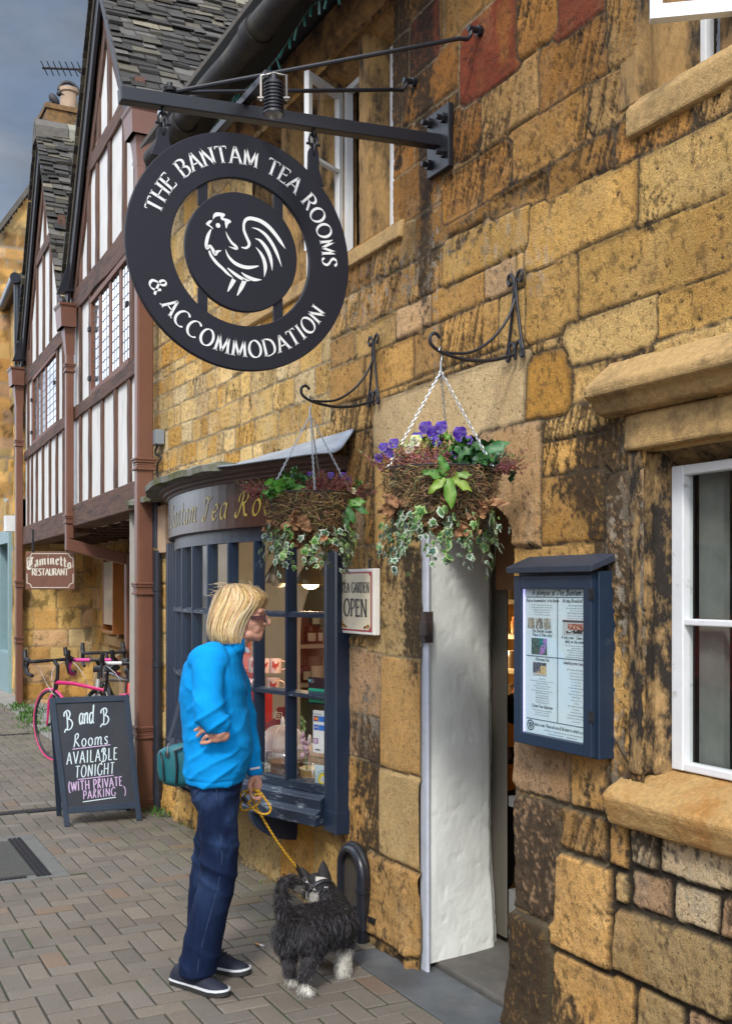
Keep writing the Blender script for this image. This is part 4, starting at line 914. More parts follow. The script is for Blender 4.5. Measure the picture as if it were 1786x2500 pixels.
# put through the facade's turn by hand for top-level things near the house
def TW(x, s, z):
    c_, s_ = math.cos(-TA), math.sin(-TA); return Vector((T0.x+x*c_-s*s_, T0.y+x*s_+s*c_, z))
def tbox(m, x0, x1, s0, s1, z0, z1): m.hexa([TW(x0, s0, z0), TW(x1, s0, z0), TW(x1, s1, z0), TW(x0, s1, z0), TW(x0, s0, z1), TW(x1, s0, z1), TW(x1, s1, z1), TW(x0, s1, z1)])
M_varn = pm('varnished_wood', (.36, .13, .03), .35, .25, 8, .1, 40, stretch=(5, 5, 1))
m = MB(); tbox(m, RX-.26, RX-.06, 5.02, 5.06, 1.05, 2.02); tbox(m, RX-.26, RX-.06, 5.62, 5.66, 1.05, 2.02); tbox(m, RX-.26, RX-.06, 5.06, 5.62, 1.05, 1.09); tbox(m, RX-.26, RX-.06, 5.06, 5.62, 1.98, 2.02); tbox(m, RX-.08, RX-.06, 5.06, 5.62, 1.09, 1.98)
bevel(m.build('case', M_varn, tb), .008)
m = MB(); tbox(m, RX-.25, RX-.235, 5.06, 5.62, 1.16, 1.93); m.build('glass', pm('case_glass', (.34, .36, .37), .08, .1), tb)
# ---- rectangular brown rainwater pipes with hopper heads
def collar(m, x0, x1, y0, y1, z):
    for dz, g in ((0, .016), (.018, .006), (.036, .006), (.054, .014), (.072, .02)): m.box(x0-g, x1+g, y0-g, y1+g, z+dz, z+dz+.0175)
def hopper(m, x0, x1, y0, y1, z, k=.62):
    zb_ = z
    def ring(g0, g1, zz):
        g0 *= k; g1 *= k; zz = zb_+(zz-zb_)*k
        return [(x0-g0, y0-g1, zz), (x1+.005, y0-g1, zz), (x1+.005, y1+g1, zz), (x0-g0, y1+g1, zz)]
    m.loft([ring(.002, .002, z-.40), ring(.02, .02, z-.2), ring(.045, .06, z+.0)])
    m.loft([ring(.085, .10, z-.06), ring(.10, .12, z+.20), ring(.105, .125, z+.2005), ring(.11, .13, z+.215), ring(.115, .14, z+.22), ring(.12, .145, z+.25)])
    m.loft([ring(.045, .06, z-.0), ring(.085, .1, z-.06)])
def dpipe(name, label, pieces, hop, collars, yfront=None):
    t = thing(name, label, 'downpipe', (pieces[0][0], pieces[0][2], 0), 0, 'brown rainwater pipes on the timber house')
    m = MB()
    for p in pieces: m.box(*p)
    bevel(m.build('pipe', M_brown, t), .012, 3)
    if hop: m = MB(); hopper(m, *hop); m.build('hopper', M_brown, t, 20)
    for c_ in collars: m = MB(); collar(m, *c_); bevel(m.build('collar', M_brown, t), .004)
    return t
x0, x1, y0, y1 = -.19, -.07, 7.70, 7.79
dpipe('downpipe', 'wide brown square downpipe with hopper where the tea room meets the timber house', [(x0, x1, y0, y1, 0, 4.72)], (x0, x1, y0, y1, 4.90), [(x0, x1, y0, y1, z) for z in (2.46, 1.56, .52, .0, 3.9)])
p = TW(-.10, 3.56, 0); x0, x1, y0, y1 = p.x-.02, p.x+.06, p.y-.04, p.y+.05
t = dpipe('downpipe', 'brown square downpipe with hopper head hanging between the two timber gables', [(x0, x1, y0, y1, 2.12, 4.15)], (x0, x1, y0, y1, 4.36, .78), [(x0, x1, y0, y1, z) for z in (3.86, 2.28)])
m = MB(); m.hexa([(x0, y0, 2.0), (x0+.62, y0-.02, 1.86), (x0+.62, y0+.09, 1.86), (x0, y1, 2.0), (x0, y0, 2.13), (x0+.62, y0-.02, 1.98), (x0+.62, y0+.09, 1.98), (x0, y1, 2.13)]); m.box(x0+.625, x0+.72, y0-.02, y0+.08, 0, 1.98); bevel(m.build('offset_pipe', M_brown, t), .01)
p = TW(-.10, 7.50, 0); x0, x1, y0, y1 = p.x-.04, p.x+.05, p.y-.05, p.y+.05
dpipe('downpipe', 'brown square downpipe with hopper head at the far left end of the timber house', [(x0, x1, y0, y1, 0, 4.15)], (x0, x1, y0, y1, 4.42, .78), [(x0, x1, y0, y1, z) for z in (3.55, 1.62, .85)])
# lead valley flashings above the hoppers
for s, z in ((3.62, 4.72), (7.35, 4.72)): m = MB(); m.loft([[TL(-.10, s-.12, z+.28), TL(-.10, s+.10, z+.24), TL(.25, s+.1, z+.3), TL(.25, s-.12, z+.34)], [TL(-.2, s-.05, z-.02), TL(-.2, s+.05, z-.03), TL(.1, s+.05, z+.02), TL(.1, s-.05, z+.02)]]); m.build('lead_flashing', pm('black_lead', (.022, .026, .034), .4, .2), TIM)
m = MB(); m.loft([[TL(-.05, .35, 5.30), TL(-.05, -.1, 5.28), TL(.9, -.3, 5.25), TL(.9, .4, 5.3)], [TL(-.16, .30, 4.86), TL(-.16, -.15, 4.72), TL(.7, -.4, 4.6), TL(.7, .3, 4.6)]]); m.build('lead_flashing', pm('grey_lead', (.24, .28, .33), .5, .25, 5, .2, 20), TIM)
# ---- house far up the street with chimney
FAR = thing('stone_cottage', 'far stone house beyond the timber gables with black gutter and tall chimney', 'building', (.6, 16.2, 0))
masonry('wall', FAR, 16.0, 27, -.05, 6.0, lambda u, v, z, h: (.42+(u-16)*.055-h, u, z), .05, (.18, .3), (.3, .6), ('base', 'mid'), (lambda u, z: (u > 17.2) & (u < 18.6) & (z < 2.3), lambda u, z: (u > 17.0) & (u < 18.4) & (z > 3.0) & (z < 4.4)), 71)
masonry('gable_wall', FAR, .30, 3.4, 3.0, 10.4, lambda u, v, z, h: (u, 17.6-h, z), .04, (.14, .24), (.2, .45), ('base', 'mid', 'low'), (lambda u, z: z > 7.02+(u-.30)*1.55,), 72)
m = MB(); m.prism([(.26, 17.5, 7.0), (2.3, 17.5, 10.15), (2.3, 17.5, 10.27), (.26, 17.5, 7.12)], (0, 1.5, 0)); m.build('roof', M_slt, FAR)
m = MB(); m.hexa([(.30, 15.9, 5.92), (3.4, 15.9, 6.6), (3.9, 27, 6.6), (.9, 27, 5.92), (.30, 15.9, 6.02), (3.4, 15.9, 8.0), (3.9, 27, 8.0), (.9, 27, 6.02)]); m.build('roof', M_slt, FAR)
m = MB(); m.tube([(.30, 15.85, 5.98), (.95, 27, 5.98)], .075, 12); m.tube([(.35, 15.95, 5.9), (.36, 15.95, 3.9)], .055, 12); m.build('gutter', pm('black_plastic', (.022, .026, .034), .3, .1), FAR, 50)
ch = MB(); cx0, cx1, cy0, cy1 = 1.22, 1.84, 18.1, 18.95; CZ = -.42
for g, a, b in ((0, 7.3, 8.55), (.05, 8.55, 8.62), (0.02, 8.62, 9.30), (.03, 9.30, 9.36), (.0, 9.36, 9.55), (.07, 9.55, 9.82), (.10, 9.82, 9.9)): ch.box(cx0-g, cx1+g, cy0-g, cy1+g, a+CZ, b+.002*g+CZ)
cho = ch.build('chimney', dressed('chimney_stone', (.21, .115, .04), (.05, .04, .025), 3, .45, .6), FAR)
cp = MB(); cp.lathe([(.0, 0), (.155, 0), (.135, .42), (.16, .44), (.16, .50), (.12, .50), (.12, .3)], (1.60, 18.5, 9.9+CZ), 18); cp.build('chimney_pot', pm('terracotta_pale', (.34, .24, .16), .8, .2), cho, 40)
cp = MB(); cp.tube([(1.60+.16*math.cos(a), 18.5, 10.36+CZ+.16*math.sin(a)) for a in [math.pi*k/14 for k in range(15)]], .035, 8); cp.build('cowl', pm('cowl_dark', (.03, .03, .032), .6), cho, 50)
m = MB()
for (a, b, c, d) in ((17.2, 17.3, 0, 2.3), (18.5, 18.6, 0, 2.3), (17.2, 18.6, 2.3, 2.5), (17.3, 18.5, 0, .6)): m.box(.36+(a-16)*.055, .6+(a-16)*.055, a, b, c, d)
m.build('shopfront', pm('duck_egg_paint', (.22, .34, .36), .5, .1), FAR)
room('shop_room', 1.0, 2.4, 16.5, 19.5, 0, 5, M_dark, FAR)
tag((lambda m: (m.box(.16, .36, 15.75, 15.95, 2.40, 2.62), m.build('alarm_box', pm('alarm_white', (.7, .7, .68), .4)))[1])(MB()), 'small white box on the far wall beside the left brown downpipe', 'alarm box')
# bird on the chimney, aerial
bd = MB(); BZ = CZ; bd.ell((1.30, 18.2, 10.04+BZ), .075, .07, .12, 12, 8, Euler((0, R(-35), 0)).to_matrix()); bd.ell((1.38, 18.2, 10.17+BZ), .045, .045, .05, 10, 8); bd.tube([(1.42, 18.2, 10.17+BZ), (1.47, 18.2, 10.155+BZ)], [.016, .004], 6); bd.tube([(1.26, 18.2, 9.98+BZ), (1.14, 18.2, 9.93+BZ)], [.04, .02], 6); bd.tube([(1.30, 18.18, 9.95+BZ), (1.30, 18.18, 9.9+BZ)], .012, 6); bd.tube([(1.30, 18.23, 9.95+BZ), (1.30, 18.23, 9.9+BZ)], .012, 6)
tag(bd.build('bird', pm('black_feathers', (.015, .015, .017), .6), None, 60), 'dark bird perched on the edge of the far chimney', 'bird')
ae = thing('tv_aerial', 'television aerial with a row of short rods beside the first timber gable', 'aerial', tuple(D(232, 178, 12.8)))
a, b = D(104, 166, 12.8), D(252, 171, 12.8); m = MB(); m.tube([a, b], .014, 6); e = D(190, 171, 12.8); m.tube([e, D(196, 176, 12.8), D(200, 178, 12.8), D(262, 178, 12.8)], .012, 6)
m.tube([D(262, 150, 12.8), D(262, 260, 12.8)], .02, 8); m.build('boom', M_iron, ae)
for k in range(10): p = a.lerp(b, .03+k*.1); m = MB(); m.tube([p+Vector((-.05, -.05, .055)), p+Vector((.05, .05, -.055))], .006, 5); m.build('rod', M_iron, ae)
# hanging sign of the restaurant next door
rs_ = thing('hanging_sign', 'brown board sign with cream blackletter and capitals hanging under the jetty of the timber house', 'sign', tuple(D(123, 1393, 12.3)))
o_ = D(123, 1393, 12.3); ux = (D(183, 1393, 12.3)-D(63, 1393, 12.3)); sw = ux.length/2; ux.normalize(); uz = Vector((0, 0, 1)); un = ux.cross(uz); un = -un if un.y > 0 else un
sh = (D(123, 1347, 12.3)-D(123, 1439, 12.3)).length/2
def SP(u, v, n=0.0): return o_+ux*u+uz*v+un*n
m = MB(); m.prism([SP(-sw, -sh), SP(sw, -sh), SP(sw, sh), SP(-sw, sh)], -un*.03); bevel(m.build('board', M_brown, rs_), .004)
M_cream = pm('cream_lettering', (.66, .62, .52), .6, .03)
m = MB(); 
def arcmap(u, v): return SP(u, v+.075-u*u*1.1, .004)
stroke_text(m, 'Caminetto', .118, arcmap, .20, .04, 45, False, GOTHIC, .03, 0, .90, lc=.95)
stroke_text(m, 'RESTAURANT', .078, lambda u, v: SP(u, v-.055, .004), .17, .05, 10, True, None, .04, 0, .70)
for sx in (-1, 1):
    for sz in (-1, 1):
        X_, Z_ = sx*(sw-.018), sz*(sh-.022); c = .05
        ribbon(m, [(X_, sz*.035), (X_, Z_-sz*c)], lambda a, b, s: .008, lambda u, v: SP(u, v, .004)); ribbon(m, [(X_-sx*c, Z_), (0, Z_)], lambda a, b, s: .008, lambda u, v: SP(u, v, .004))
        ribbon(m, [(X_-sx*c*(1-math.cos(k*math.pi/16)) if 0 else X_-sx*c*math.sin(k*math.pi/16), Z_-sz*c*math.cos(k*math.pi/16)) for k in range(9)], lambda a, b, s: .008, lambda u, v: SP(u, v, .004))
m.build('lettering', M_cream, rs_)
m = MB(); m.bar(SP(-sw*.7, sh), SP(-sw*.7, sh+.25), .02, .02, (0, 1, 0)); m.bar(SP(sw*.7, sh), SP(sw*.7, sh+.25), .02, .02, (0, 1, 0)); m.build('hanger', M_iron, rs_)
# ================================================================== bow window
BX0, BY0, BY1, BH = -.045, 4.80, 7.2, .23
BC = BY1-BY0; BR = (BC*BC/4+BH*BH)/(2*BH); BCX = BX0-BH+BR; BCY = (BY0+BY1)/2; BA = math.asin(BC/2/BR)
def BP(ang, d, z): return Vector((BCX-(BR+d)*math.cos(ang), BCY+(BR+d)*math.sin(ang), z))
M_navy = pm('navy_paint', (.011, .022, .046), .34, .18, 6, .12, 50, col2=(.035, .055, .08), c2s=12, c2lo=.64, c2hi=.72)
M_navyw = pm('navy_paint_worn', (.016, .028, .050), .45, .25, 8, .25, 50, col2=(.20, .23, .25), c2s=16, c2lo=.57, c2hi=.66, stretch=(1, .4, 3))
def arcbox(m, a0, a1, d0, d1, z0, z1, n=24):
    m.loft([[BP(a0+(a1-a0)*i/n, d0, z0), BP(a0+(a1-a0)*i/n, d1, z0), BP(a0+(a1-a0)*i/n, d1, z1), BP(a0+(a1-a0)*i/n, d0, z1)] for i in range(n+1)])
NP = 9; ang = [-BA+2*BA*k/NP for k in range(NP+1)]
GZ = (.645, 1.082, 1.478, 1.855)
m = MB()
arcbox(m, -BA, BA, -.05, .012, 1.855, 1.93)
for k in range(1, NP):
    a = ang[k]; t_ = .019/BR
    m.loft([[BP(a-t_, -.035, z), BP(a-t_*.45, .022, z), BP(a+t_*.45, .022, z), BP(a+t_, -.035, z)] for z in (GZ[0], GZ[3])])
BOW = m.build('bow_window', M_navy, TEA)
m = MB()
for z in GZ[1:3]: m.loft([[BP(-BA+2*BA*i/24, d, zz) for d, zz in ((-.03, z-.014), (.02, z-.016), (.02, z+.004), (-.012, z+.014), (-.03, z+.014))] for i in range(25)])
m.build('transom', M_navyw, BOW)
m = MB()   # stepped sill
arcbox(m, -BA, BA, -.10, .015, .60, GZ[0])
m.loft([[BP(-BA+2*BA*i/24, d, zz) for d, zz in ((-.1, .455), (.085, .455), (.085, .512), (.05, .53), (.05, .578), (.022, .592), (.022, .60), (-.1, .60))] for i in range(25)])
bevel(m.build('sill', M_navyw, BOW), .004)
m = MB()
for k in range(NP): 
    for (z0, z1) in zip(GZ[:-1], GZ[1:]): m.add([BP(ang[k], -.01, z0), BP(ang[k+1], -.01, z0), BP(ang[k+1], -.01, z1), BP(ang[k], -.01, z1)], [(0, 1, 2, 3)])
M_bglass = glass_mat('bow_glass', (.93, .94, .93), .015, 1.0)
m.build('pane', M_bglass, BOW)['kind'] = 'stuff'
def post(ya, yb, x, z0, z1):
    m = MB(); n = 4; w_ = (yb-ya); prof = [(.06, yb), (x, yb)]
    prof += [(x, yb-w_*.12)]
    for k in range(n):
        c = yb-w_*(.2+.6*(k+.5)/n); r_ = w_*.055
        for q in range(5): t = math.pi*q/4; prof.append((x+.010*math.sin(t), c+r_*math.cos(t)))
    prof += [(x, ya+w_*.12), (x, ya), (.06, ya)]
    m.loft([[(a, b, z) for a, b in prof] for z in (z0+.10, z1)]); m.box(x-.004, .06, ya-.002, yb+.002, z0, z0+.10)
    return m.build('post', M_navy, BOW)
ya = W(823, 1700, -.072).y; yb = W(791, 1700, -.072).y; post(ya, yb, -.072, .44, 1.93)
ya = W(431, 1600, -.075).y; yb = W(405, 1600, -.075).y; post(ya, yb, -.075, .44, 1.92)
# maroon fascia, cornice, worn gilt script
M_mar = pm('maroon_board', (.040, .0145, .010), .26, .2, 7, .06, 40, col2=(.07, .045, .035), c2s=6, c2lo=.56, c2hi=.75)
m = MB(); FA = BA*1.10; arcbox(m, -FA, FA, -.02, .055, 1.925, 2.175, 30); bevel(m.build('fascia', M_mar, BOW), .004)
m = MB(); m.loft([[BP(-FA*1.02+2.04*FA*i/30, d, z) for d, z in ((.0, 2.172), (.062, 2.172), (.066, 2.186), (.085, 2.192), (.088, 2.204), (.115, 2.212), (.118, 2.228), (.15, 2.236), (.0, 2.24))] for i in range(31)])
m.build('cornice', pm('cornice_paint', (.085, .055, .045), .5, .2), BOW, 30)
m = MB(); ya = W(403, 1290, -.05).y; yb = W(382, 1290, -.05).y; m.box(-.05, .0, ya, yb, 1.86, 2.20); bevel(m.build('fascia_return', pm('stone_paint', (.52, .37, .24), .7, .08), BOW), .006)
M_gilt = pm('gilt', (.36, .27, .05), .35, .2, 30, metal=.35, col2=(.12, .08, .02), c2s=25, c2lo=.6, c2hi=.75)
m = MB()
def bmap(u, v): return BP(-(u+.02)/BR, .0575, 1.985+v)
stroke_text(m, 'The Bantam Tea Rooms', .128, bmap, .15, .03, 35, False, SCRIPT, .20, .30, 1.12, lc=1.05)
m.build('lettering', M_gilt, BOW)
# lead roof with a mossy stone lip
RA = np.linspace(-BA*1.16, BA*1.75, 60); rr = random.Random(9)
def roofout(a): return BP(max(min(a, BA*1.3), -BA*1.12), .17, 0) if a < BA*1.3 else BP(a, .17-(a-BA*1.3)*.3, 0)
nu, nv = 60, 14; P_ = np.zeros((nu, nv, 3))
for i, a in enumerate(RA):
    o = BP(a, .165, 2.232)
    if o.x > -.13: o.x = -.13
    for j in range(nv):
        t = j/(nv-1); y = o.y*(1-t)+(BCY+(o.y-BCY)*.985)*t
        rip = .010*math.sin(i*.9)*(1-abs(2*t-1))+.012*(vn(np.array([i*.35]), np.array([j*.6]), 91)[0]-.5)
        sag = -.010*math.sin(t*math.pi)
        P_[i, j] = (o.x*(1-t)+(-.012)*t, y, 2.238+(2.352-2.238)*(t**1.25)+sag+rip*.8)
M_leadroof = pm('lead_sheet', (.30, .345, .40), .5, .22, 5, .25, 16, col2=(.46, .49, .52), c2s=4, c2lo=.5, c2hi=.72, metal=.2)
ro = grid_obj('lead_roof', P_.reshape(-1, 3), nu, nv, None, None, M_leadroof, BOW)
sm_ = ro.modifiers.new('solid', 'SOLIDIFY'); sm_.thickness = .008
m = MB(); rings = []
M_moss = pm('mossy_stone', (.20, .20, .17), .9, .35, 9, .6, 50, col2=(.10, .105, .03), c2s=5, c2lo=.46, c2hi=.6)
for i in range(36):
    a = -BA*.45+(BA*1.9+BA*.45)*i/35; o = BP(a, .18, 0); x = min(o.x, -.15) if i < 33 else min(o.x, -.10); w1 = rr.uniform(-.006, .006); w2 = rr.uniform(-.005, .005)
    rings.append([(x-.02+w1, o.y, 2.222+w2), (x+.14, o.y, 2.232), (x+.14, o.y, 2.268), (x+.03, o.y, 2.276+w1), (x-.024+w1, o.y, 2.256+w2)])
m.loft(rings); m.build('roof_slab', M_moss, BOW, 60)
# console brackets under the sill
for a in (-BA*.62, BA*.5):
    m = MB(); pts = [(.0, .455)]+[(-.27+.27*(1-math.cos(t))*1.0, .455-.17*math.sin(t)) for t in [math.pi/2*k/10 for k in range(11)]]
    b0 = BP(a, 0, 0); m.prism([(min(x, -.01), b0.y, z) for x, z in pts], (0, .055, 0)); m.build('console', M_navy, BOW)
# ------------------------------------------------------------------ what stands inside the window
M_rwall = pm('tearoom_wall', (.47, .45, .41), .8, .08)
room('tea_room_interior', .10, 1.06, 4.86, 9.0, -.02, 2.38, M_rwall, TEA)
m = MB(); bd_ = [BP(-BA*.97+1.94*BA*k/20, -.03, .586) for k in range(21)]; m.prism(bd_+[Vector((.55, 7.1, .586)), Vector((.55, 4.9, .586))], (0, 0, .026)); m.build('window_board', pm('display_board', (.50, .40, .30), .6, .1, 3), TEA)
def glass_t(px):
    r = ray(px, 1400); lo, hi = 3.5, 9.0
    for _ in range(40):
        t = (lo+hi)/2; q = Vector(CAM)+r*t
        if math.hypot(q.x-BCX, q.y-BCY) > BR: lo = t
        else: hi = t
    return lo
def at(px, py, d): return D(px, py, glass_t(px)+d)          # d metres of depth behind the pane
# partition with an arched alcove and shelves
m = MB(); poly = []
AY = 6.95
X_ = lambda px: W_y(px, AY)
def W_y(px, Y):
    r = ray(px, 1400); t = Y/r.y; return CAM[0]+t*r.x
xa = W_y(733, AY); xb = xa+.95; rad = (xb-xa)/2; zsp = 1.28
pts = [(xa, AY, -.02), (xa, AY, zsp)]+[q for q in [(xa+rad-rad*math.cos(math.pi*k/20), AY, zsp+.62*math.sin(math.pi*k/20)) for k in range(1, 20)] if q[0] < 1.045]+[(1.05, AY, zsp+.6), (1.05, AY, 2.38), (.11, AY, 2.38), (.11, AY, -.02)]
m.prism(pts, (0, .22, 0)); m.build('partition', pm('partition_wall', (.55, .53, .49), .8, .06), TEA)
m = MB(); m.box(.2, 1.05, AY+.55, AY+.60, 0, 2.3); m.build('alcove_back', pm('sage_wall', (.17, .19, .13), .8, .1), TEA)
sh = MB()
for z in (.92, 1.20, 1.66): sh.box(xa-.1, 1.05, AY+.23, AY+.54, z-.03, z)
sh.build('alcove_shelf', pm('shelf_paint', (.45, .43, .38), .6, .05), TEA)
M_jar = pm('jam_dark', (.07, .03, .025), .15, .1); M_lab = pm('label_white', (.62, .60, .55), .6, .02)
def jar(px, z, lab, c=M_jar, Y=AY+.33, s=1.0, grp='preserve jars on the alcove shelves'):
    x = W_y(px, Y); t = thing('preserve_jar', lab, 'jar', (x, Y, z), 0, grp); m = MB()
    m.lathe([(0, 0), (.042*s, .002), (.045*s, .02), (.045*s, .085*s), (.036*s, .10*s), (.036*s, .104*s), (.041*s, .104*s), (.041*s, .125*s), (0, .127*s)], (x, Y, z), 18); m.build('glass', c, t, 50)
    l = MB(); l.loft([[(x+.0465*s*math.sin(a), Y-.0465*s*math.cos(a), zz) for a in [-.8+1.6*k/8 for k in range(9)]] for zz in (z+.02*s, z+.08*s)], False); l.build('label', M_lab, t)
    return t
jar(757, 1.20, 'left jam jar with white label on the middle alcove shelf behind the bow window'); jar(782, 1.20, 'right jam jar with white label on the middle alcove shelf behind the bow window')
jar(768, 1.325, 'jam jar with white label stacked above the other two on the middle alcove shelf', s=.95); jar(746, .92, 'jam jar with white label on the lower alcove shelf behind the hygiene sticker')
jar(768, .92, 'tall clear storage jar on the lower alcove shelf behind the hygiene sticker', pm('clear_jar', (.20, .19, .16), .1), s=1.5)
# pendant lamps
def pendant(px, py, d, lab, lit):
    p = at(px, py, d); t = thing('pendant_lamp', lab, 'lamp', tuple(p), 0, 'pendant lamps behind the bow window'); m = MB()
    m.lathe([(.085, 0), (.082, .015), (.07, .05), (.05, .085), (.032, .11), (.024, .14)], p, 22); s_ = m.build('lamp_shade', pm('smoked_shade', (.22, .15, .07), .25, .15, metal=.35), t, 60); q = s_.modifiers.new('solid', 'SOLIDIFY'); q.thickness = .003
    m = MB(); m.lathe([(0, .13), (.026, .13), (.026, .18), (.008, .19), (.006, 2.37-p.z), (0, 2.37-p.z)], p, 12); m.build('flex', M_iron, t, 40)
    m = MB(); m.ell(p+Vector((0, 0, .012)), .05, .05, .036, 14, 10)
    if lit:
        m.build('bulb', emit_mat('bulb_lit', (1, .62, .2), 14), t, 60)
        l = bpy.data.lights.new('lamp_light', 'POINT'); l.energy = 9; l.color = (1, .72, .4); l.shadow_soft_size = .05; o = bpy.data.objects.new('lamp_light', l); COL.objects.link(o); o.parent = t; o.location = (0, 0, -.06)
    else: m.build('bulb', pm('bulb_off', (.55, .5, .4), .2), t, 60)
pendant(758, 1428, .62, 'lit pendant lamp glowing amber behind the rightmost pane of the bow window', True)
pendant(681, 1424, .40, 'unlit brass pendant lamp seen above the blonde woman behind the bow window', False)
# red display step with mugs
p0 = at(626, 1642, .72); p1 = at(716, 1642, .62)
rs2 = thing('display_stand', 'red stepped display stand holding pink mugs behind the bow window', 'display stand', tuple(p0))
m = MB(); Y0_ = p0.y; x0_, x1_ = p0.x-.1, p1.x+.02
zt = p0.z
m.box(x0_, x1_, Y0_-.05, Y0_+.12, .613, zt-.10); m.box(x0_, x1_, Y0_+.12, Y0_+.30, .613, zt)
m.build('step', pm('red_shelf', (.36, .018, .018), .45, .1), rs2)
m = MB(); m.box(x0_, x1_, Y0_+.30, Y0_+.32, .613, zt+.20); m.build('back_panel', pm('coral_panel', (.52, .10, .075), .5, .05), rs2)
M_mug = pm('mug_pink', (.66, .47, .45), .25, .03); M_hen = pm('hen_red', (.36, .04, .035), .5, .1)
HEN = [(-.42, .0), (-.30, .30), (-.44, .42), (-.30, .50), (-.26, .66), (-.16, .60), (-.10, .38), (.05, .26), (.22, .34), (.40, .58), (.46, .36), (.36, .05), (.18, -.18), (.06, -.24), (.10, -.44), (-.06, -.44), (-.04, -.24), (-.26, -.18)]
def mug(px, d, z, lab):
    p = at(px, 1600, d); p.z = z; t = thing('mug', lab, 'mug', tuple(p), 0, 'hen mugs in the tea room window'); m = MB()
    m.lathe([(0, 0), (.034, 0), (.036, .004), (.037, .085), (.034, .085), (.033, .01), (0, .01)], p, 20); m.build('cup', M_mug, t, 50)
    m = MB(); m.tube([p+Vector((.035*.889+.03*math.sin(a)*.889, -.035*.457-.03*math.sin(a)*.457, .045+.026*math.cos(a))) for a in [math.pi*k/10 for k in range(11)]], .005, 6); m.build('handle', M_mug, t, 60)
    m = MB(); vs = [Vector((p.x+.0376*math.sin(u*1.35-.47), p.y-.0376*math.cos(u*1.35-.47), z+.042+v*.048)) for u, v in HEN]; m.add(vs, [tuple(range(len(vs)))]); m.build('hen_print', M_hen, t)
mug(673, .80, zt+.001, 'pink mug with red hen print, right of the two on the upper red step'); mug(646, .74, zt+.001, 'pink mug with red hen print, left of the two on the upper red step')
mug(667, .60, zt-.099, 'pink mug with red hen print standing alone on the lower red step')
mug(622, .70, zt+.001, 'pale mug with hen print beside the woman in the tea room window')
# dark red hen shaped plaque
m = MB(); pq = at(655, 1760, .52); sc_ = .0022
ol = [(-60, 40), (-58, -2), (-30, 8), (0, 4), (16, -8), (24, -22), (20, -30), (27, -36), (34, -33), (40, -37), (44, -30), (46, -22), (44, 40)]
m.prism([pq+Vector((u*sc_*.889, -u*sc_*.457, -v*sc_)) for u, v in ol], (.01, .02, 0))
pl = m.build('plaque', pm('plaque_red', (.14, .012, .015), .5, .1)); tag(pl, 'dark red hen shaped plaque standing behind the cake covers in the bow window', 'plaque')
m = MB(); 
pm_ = lambda u, v: pq+Vector((u*.889, -u*.457, v))+Vector((-.004, -.006, 0))
for r_ in (.018,): ribbon(m, [(.06+r_*a, .03+r_*b) for a, b in ((-1, -1), (1, -1), (1, 1), (-1, 1), (-1, -1))], lambda a, b, s: .004, pm_); ribbon(m, [(.06+.008*math.cos(t), .03+.008*math.sin(t)) for t in [2*math.pi*k/12 for k in range(13)]], lambda a, b, s: .003, pm_)
m.build('emblem', M_cream, pl)
# cakes under glass domes and net covers on the window board
M_clear = glass_mat('dome_glass', (.93, .94, .93), .02, 1.8)
M_net = None
def net_mat():
    m = bpy.data.materials.new('white_net'); m.use_nodes = True; t = m.node_tree; t.nodes.clear(); o = t.nodes.new('ShaderNodeOutputMaterial'); mx = t.nodes.new('ShaderNodeMixShader'); a = t.nodes.new('ShaderNodeBsdfTransparent'); b = t.nodes.new('ShaderNodeBsdfDiffuse')
    b.inputs['Color'].default_value = (.75, .70, .76, 1); mx.inputs['Fac'].default_value = .42; t.links.new(a.outputs[0], mx.inputs[1]); t.links.new(b.outputs[0], mx.inputs[2]); t.links.new(mx.outputs[0], o.inputs['Surface']); return m
M_net = net_mat()
def netdome(px, py, d, r_, h, lab):
    p = at(px, py, d); p.z = .614; t = thing('net_cover', lab, 'cake cover', tuple(p), 0, 'white net cake covers'); m = MB(); n = 8; vs = []; fs = []
    for i in range(9):
        f = i/8; rad_ = r_*math.sin(f*math.pi/2)**.8; z = h*(1-f**2.2)
        for k in range(n*3): a = 2*math.pi*k/(n*3); sc2 = 1-.10*abs(math.sin(k*math.pi/3))*f; vs.append((p.x+rad_*sc2*math.cos(a), p.y+rad_*sc2*math.sin(a), p.z+z))
    for i in range(8):
        for k in range(n*3): fs.append((i*n*3+k, i*n*3+(k+1) % (n*3), (i+1)*n*3+(k+1) % (n*3), (i+1)*n*3+k))
    m.add(vs, fs); m.build('net', M_net, t, 180)
    m = MB()
    for k in range(n): a = 2*math.pi*k*3/(n*3); m.tube([(p.x+r_*math.sin(f*math.pi/2)**.8*math.cos(a), p.y+r_*math.sin(f*math.pi/2)**.8*math.sin(a), p.z+h*(1-f**2.2)+.002) for f in [q/10 for q in range(11)]], .002, 5)
    m.lathe([(.0, h), (.012, h), (.012, h+.03), (.006, h+.05), (0, h+.05)], p, 10); m.build('frame', pm('white_plastic', (.75, .74, .76), .4), t)
netdome(690, 1800, .46, .15, .235, 'taller white net cake cover with finial in the bow window'); netdome(634, 1800, .32, .14, .20, 'lower white net cake cover nearest the woman in the bow window')
netdome(756, 1800, .50, .12, .15, 'small white net cake cover by the card stickers in the bow window')
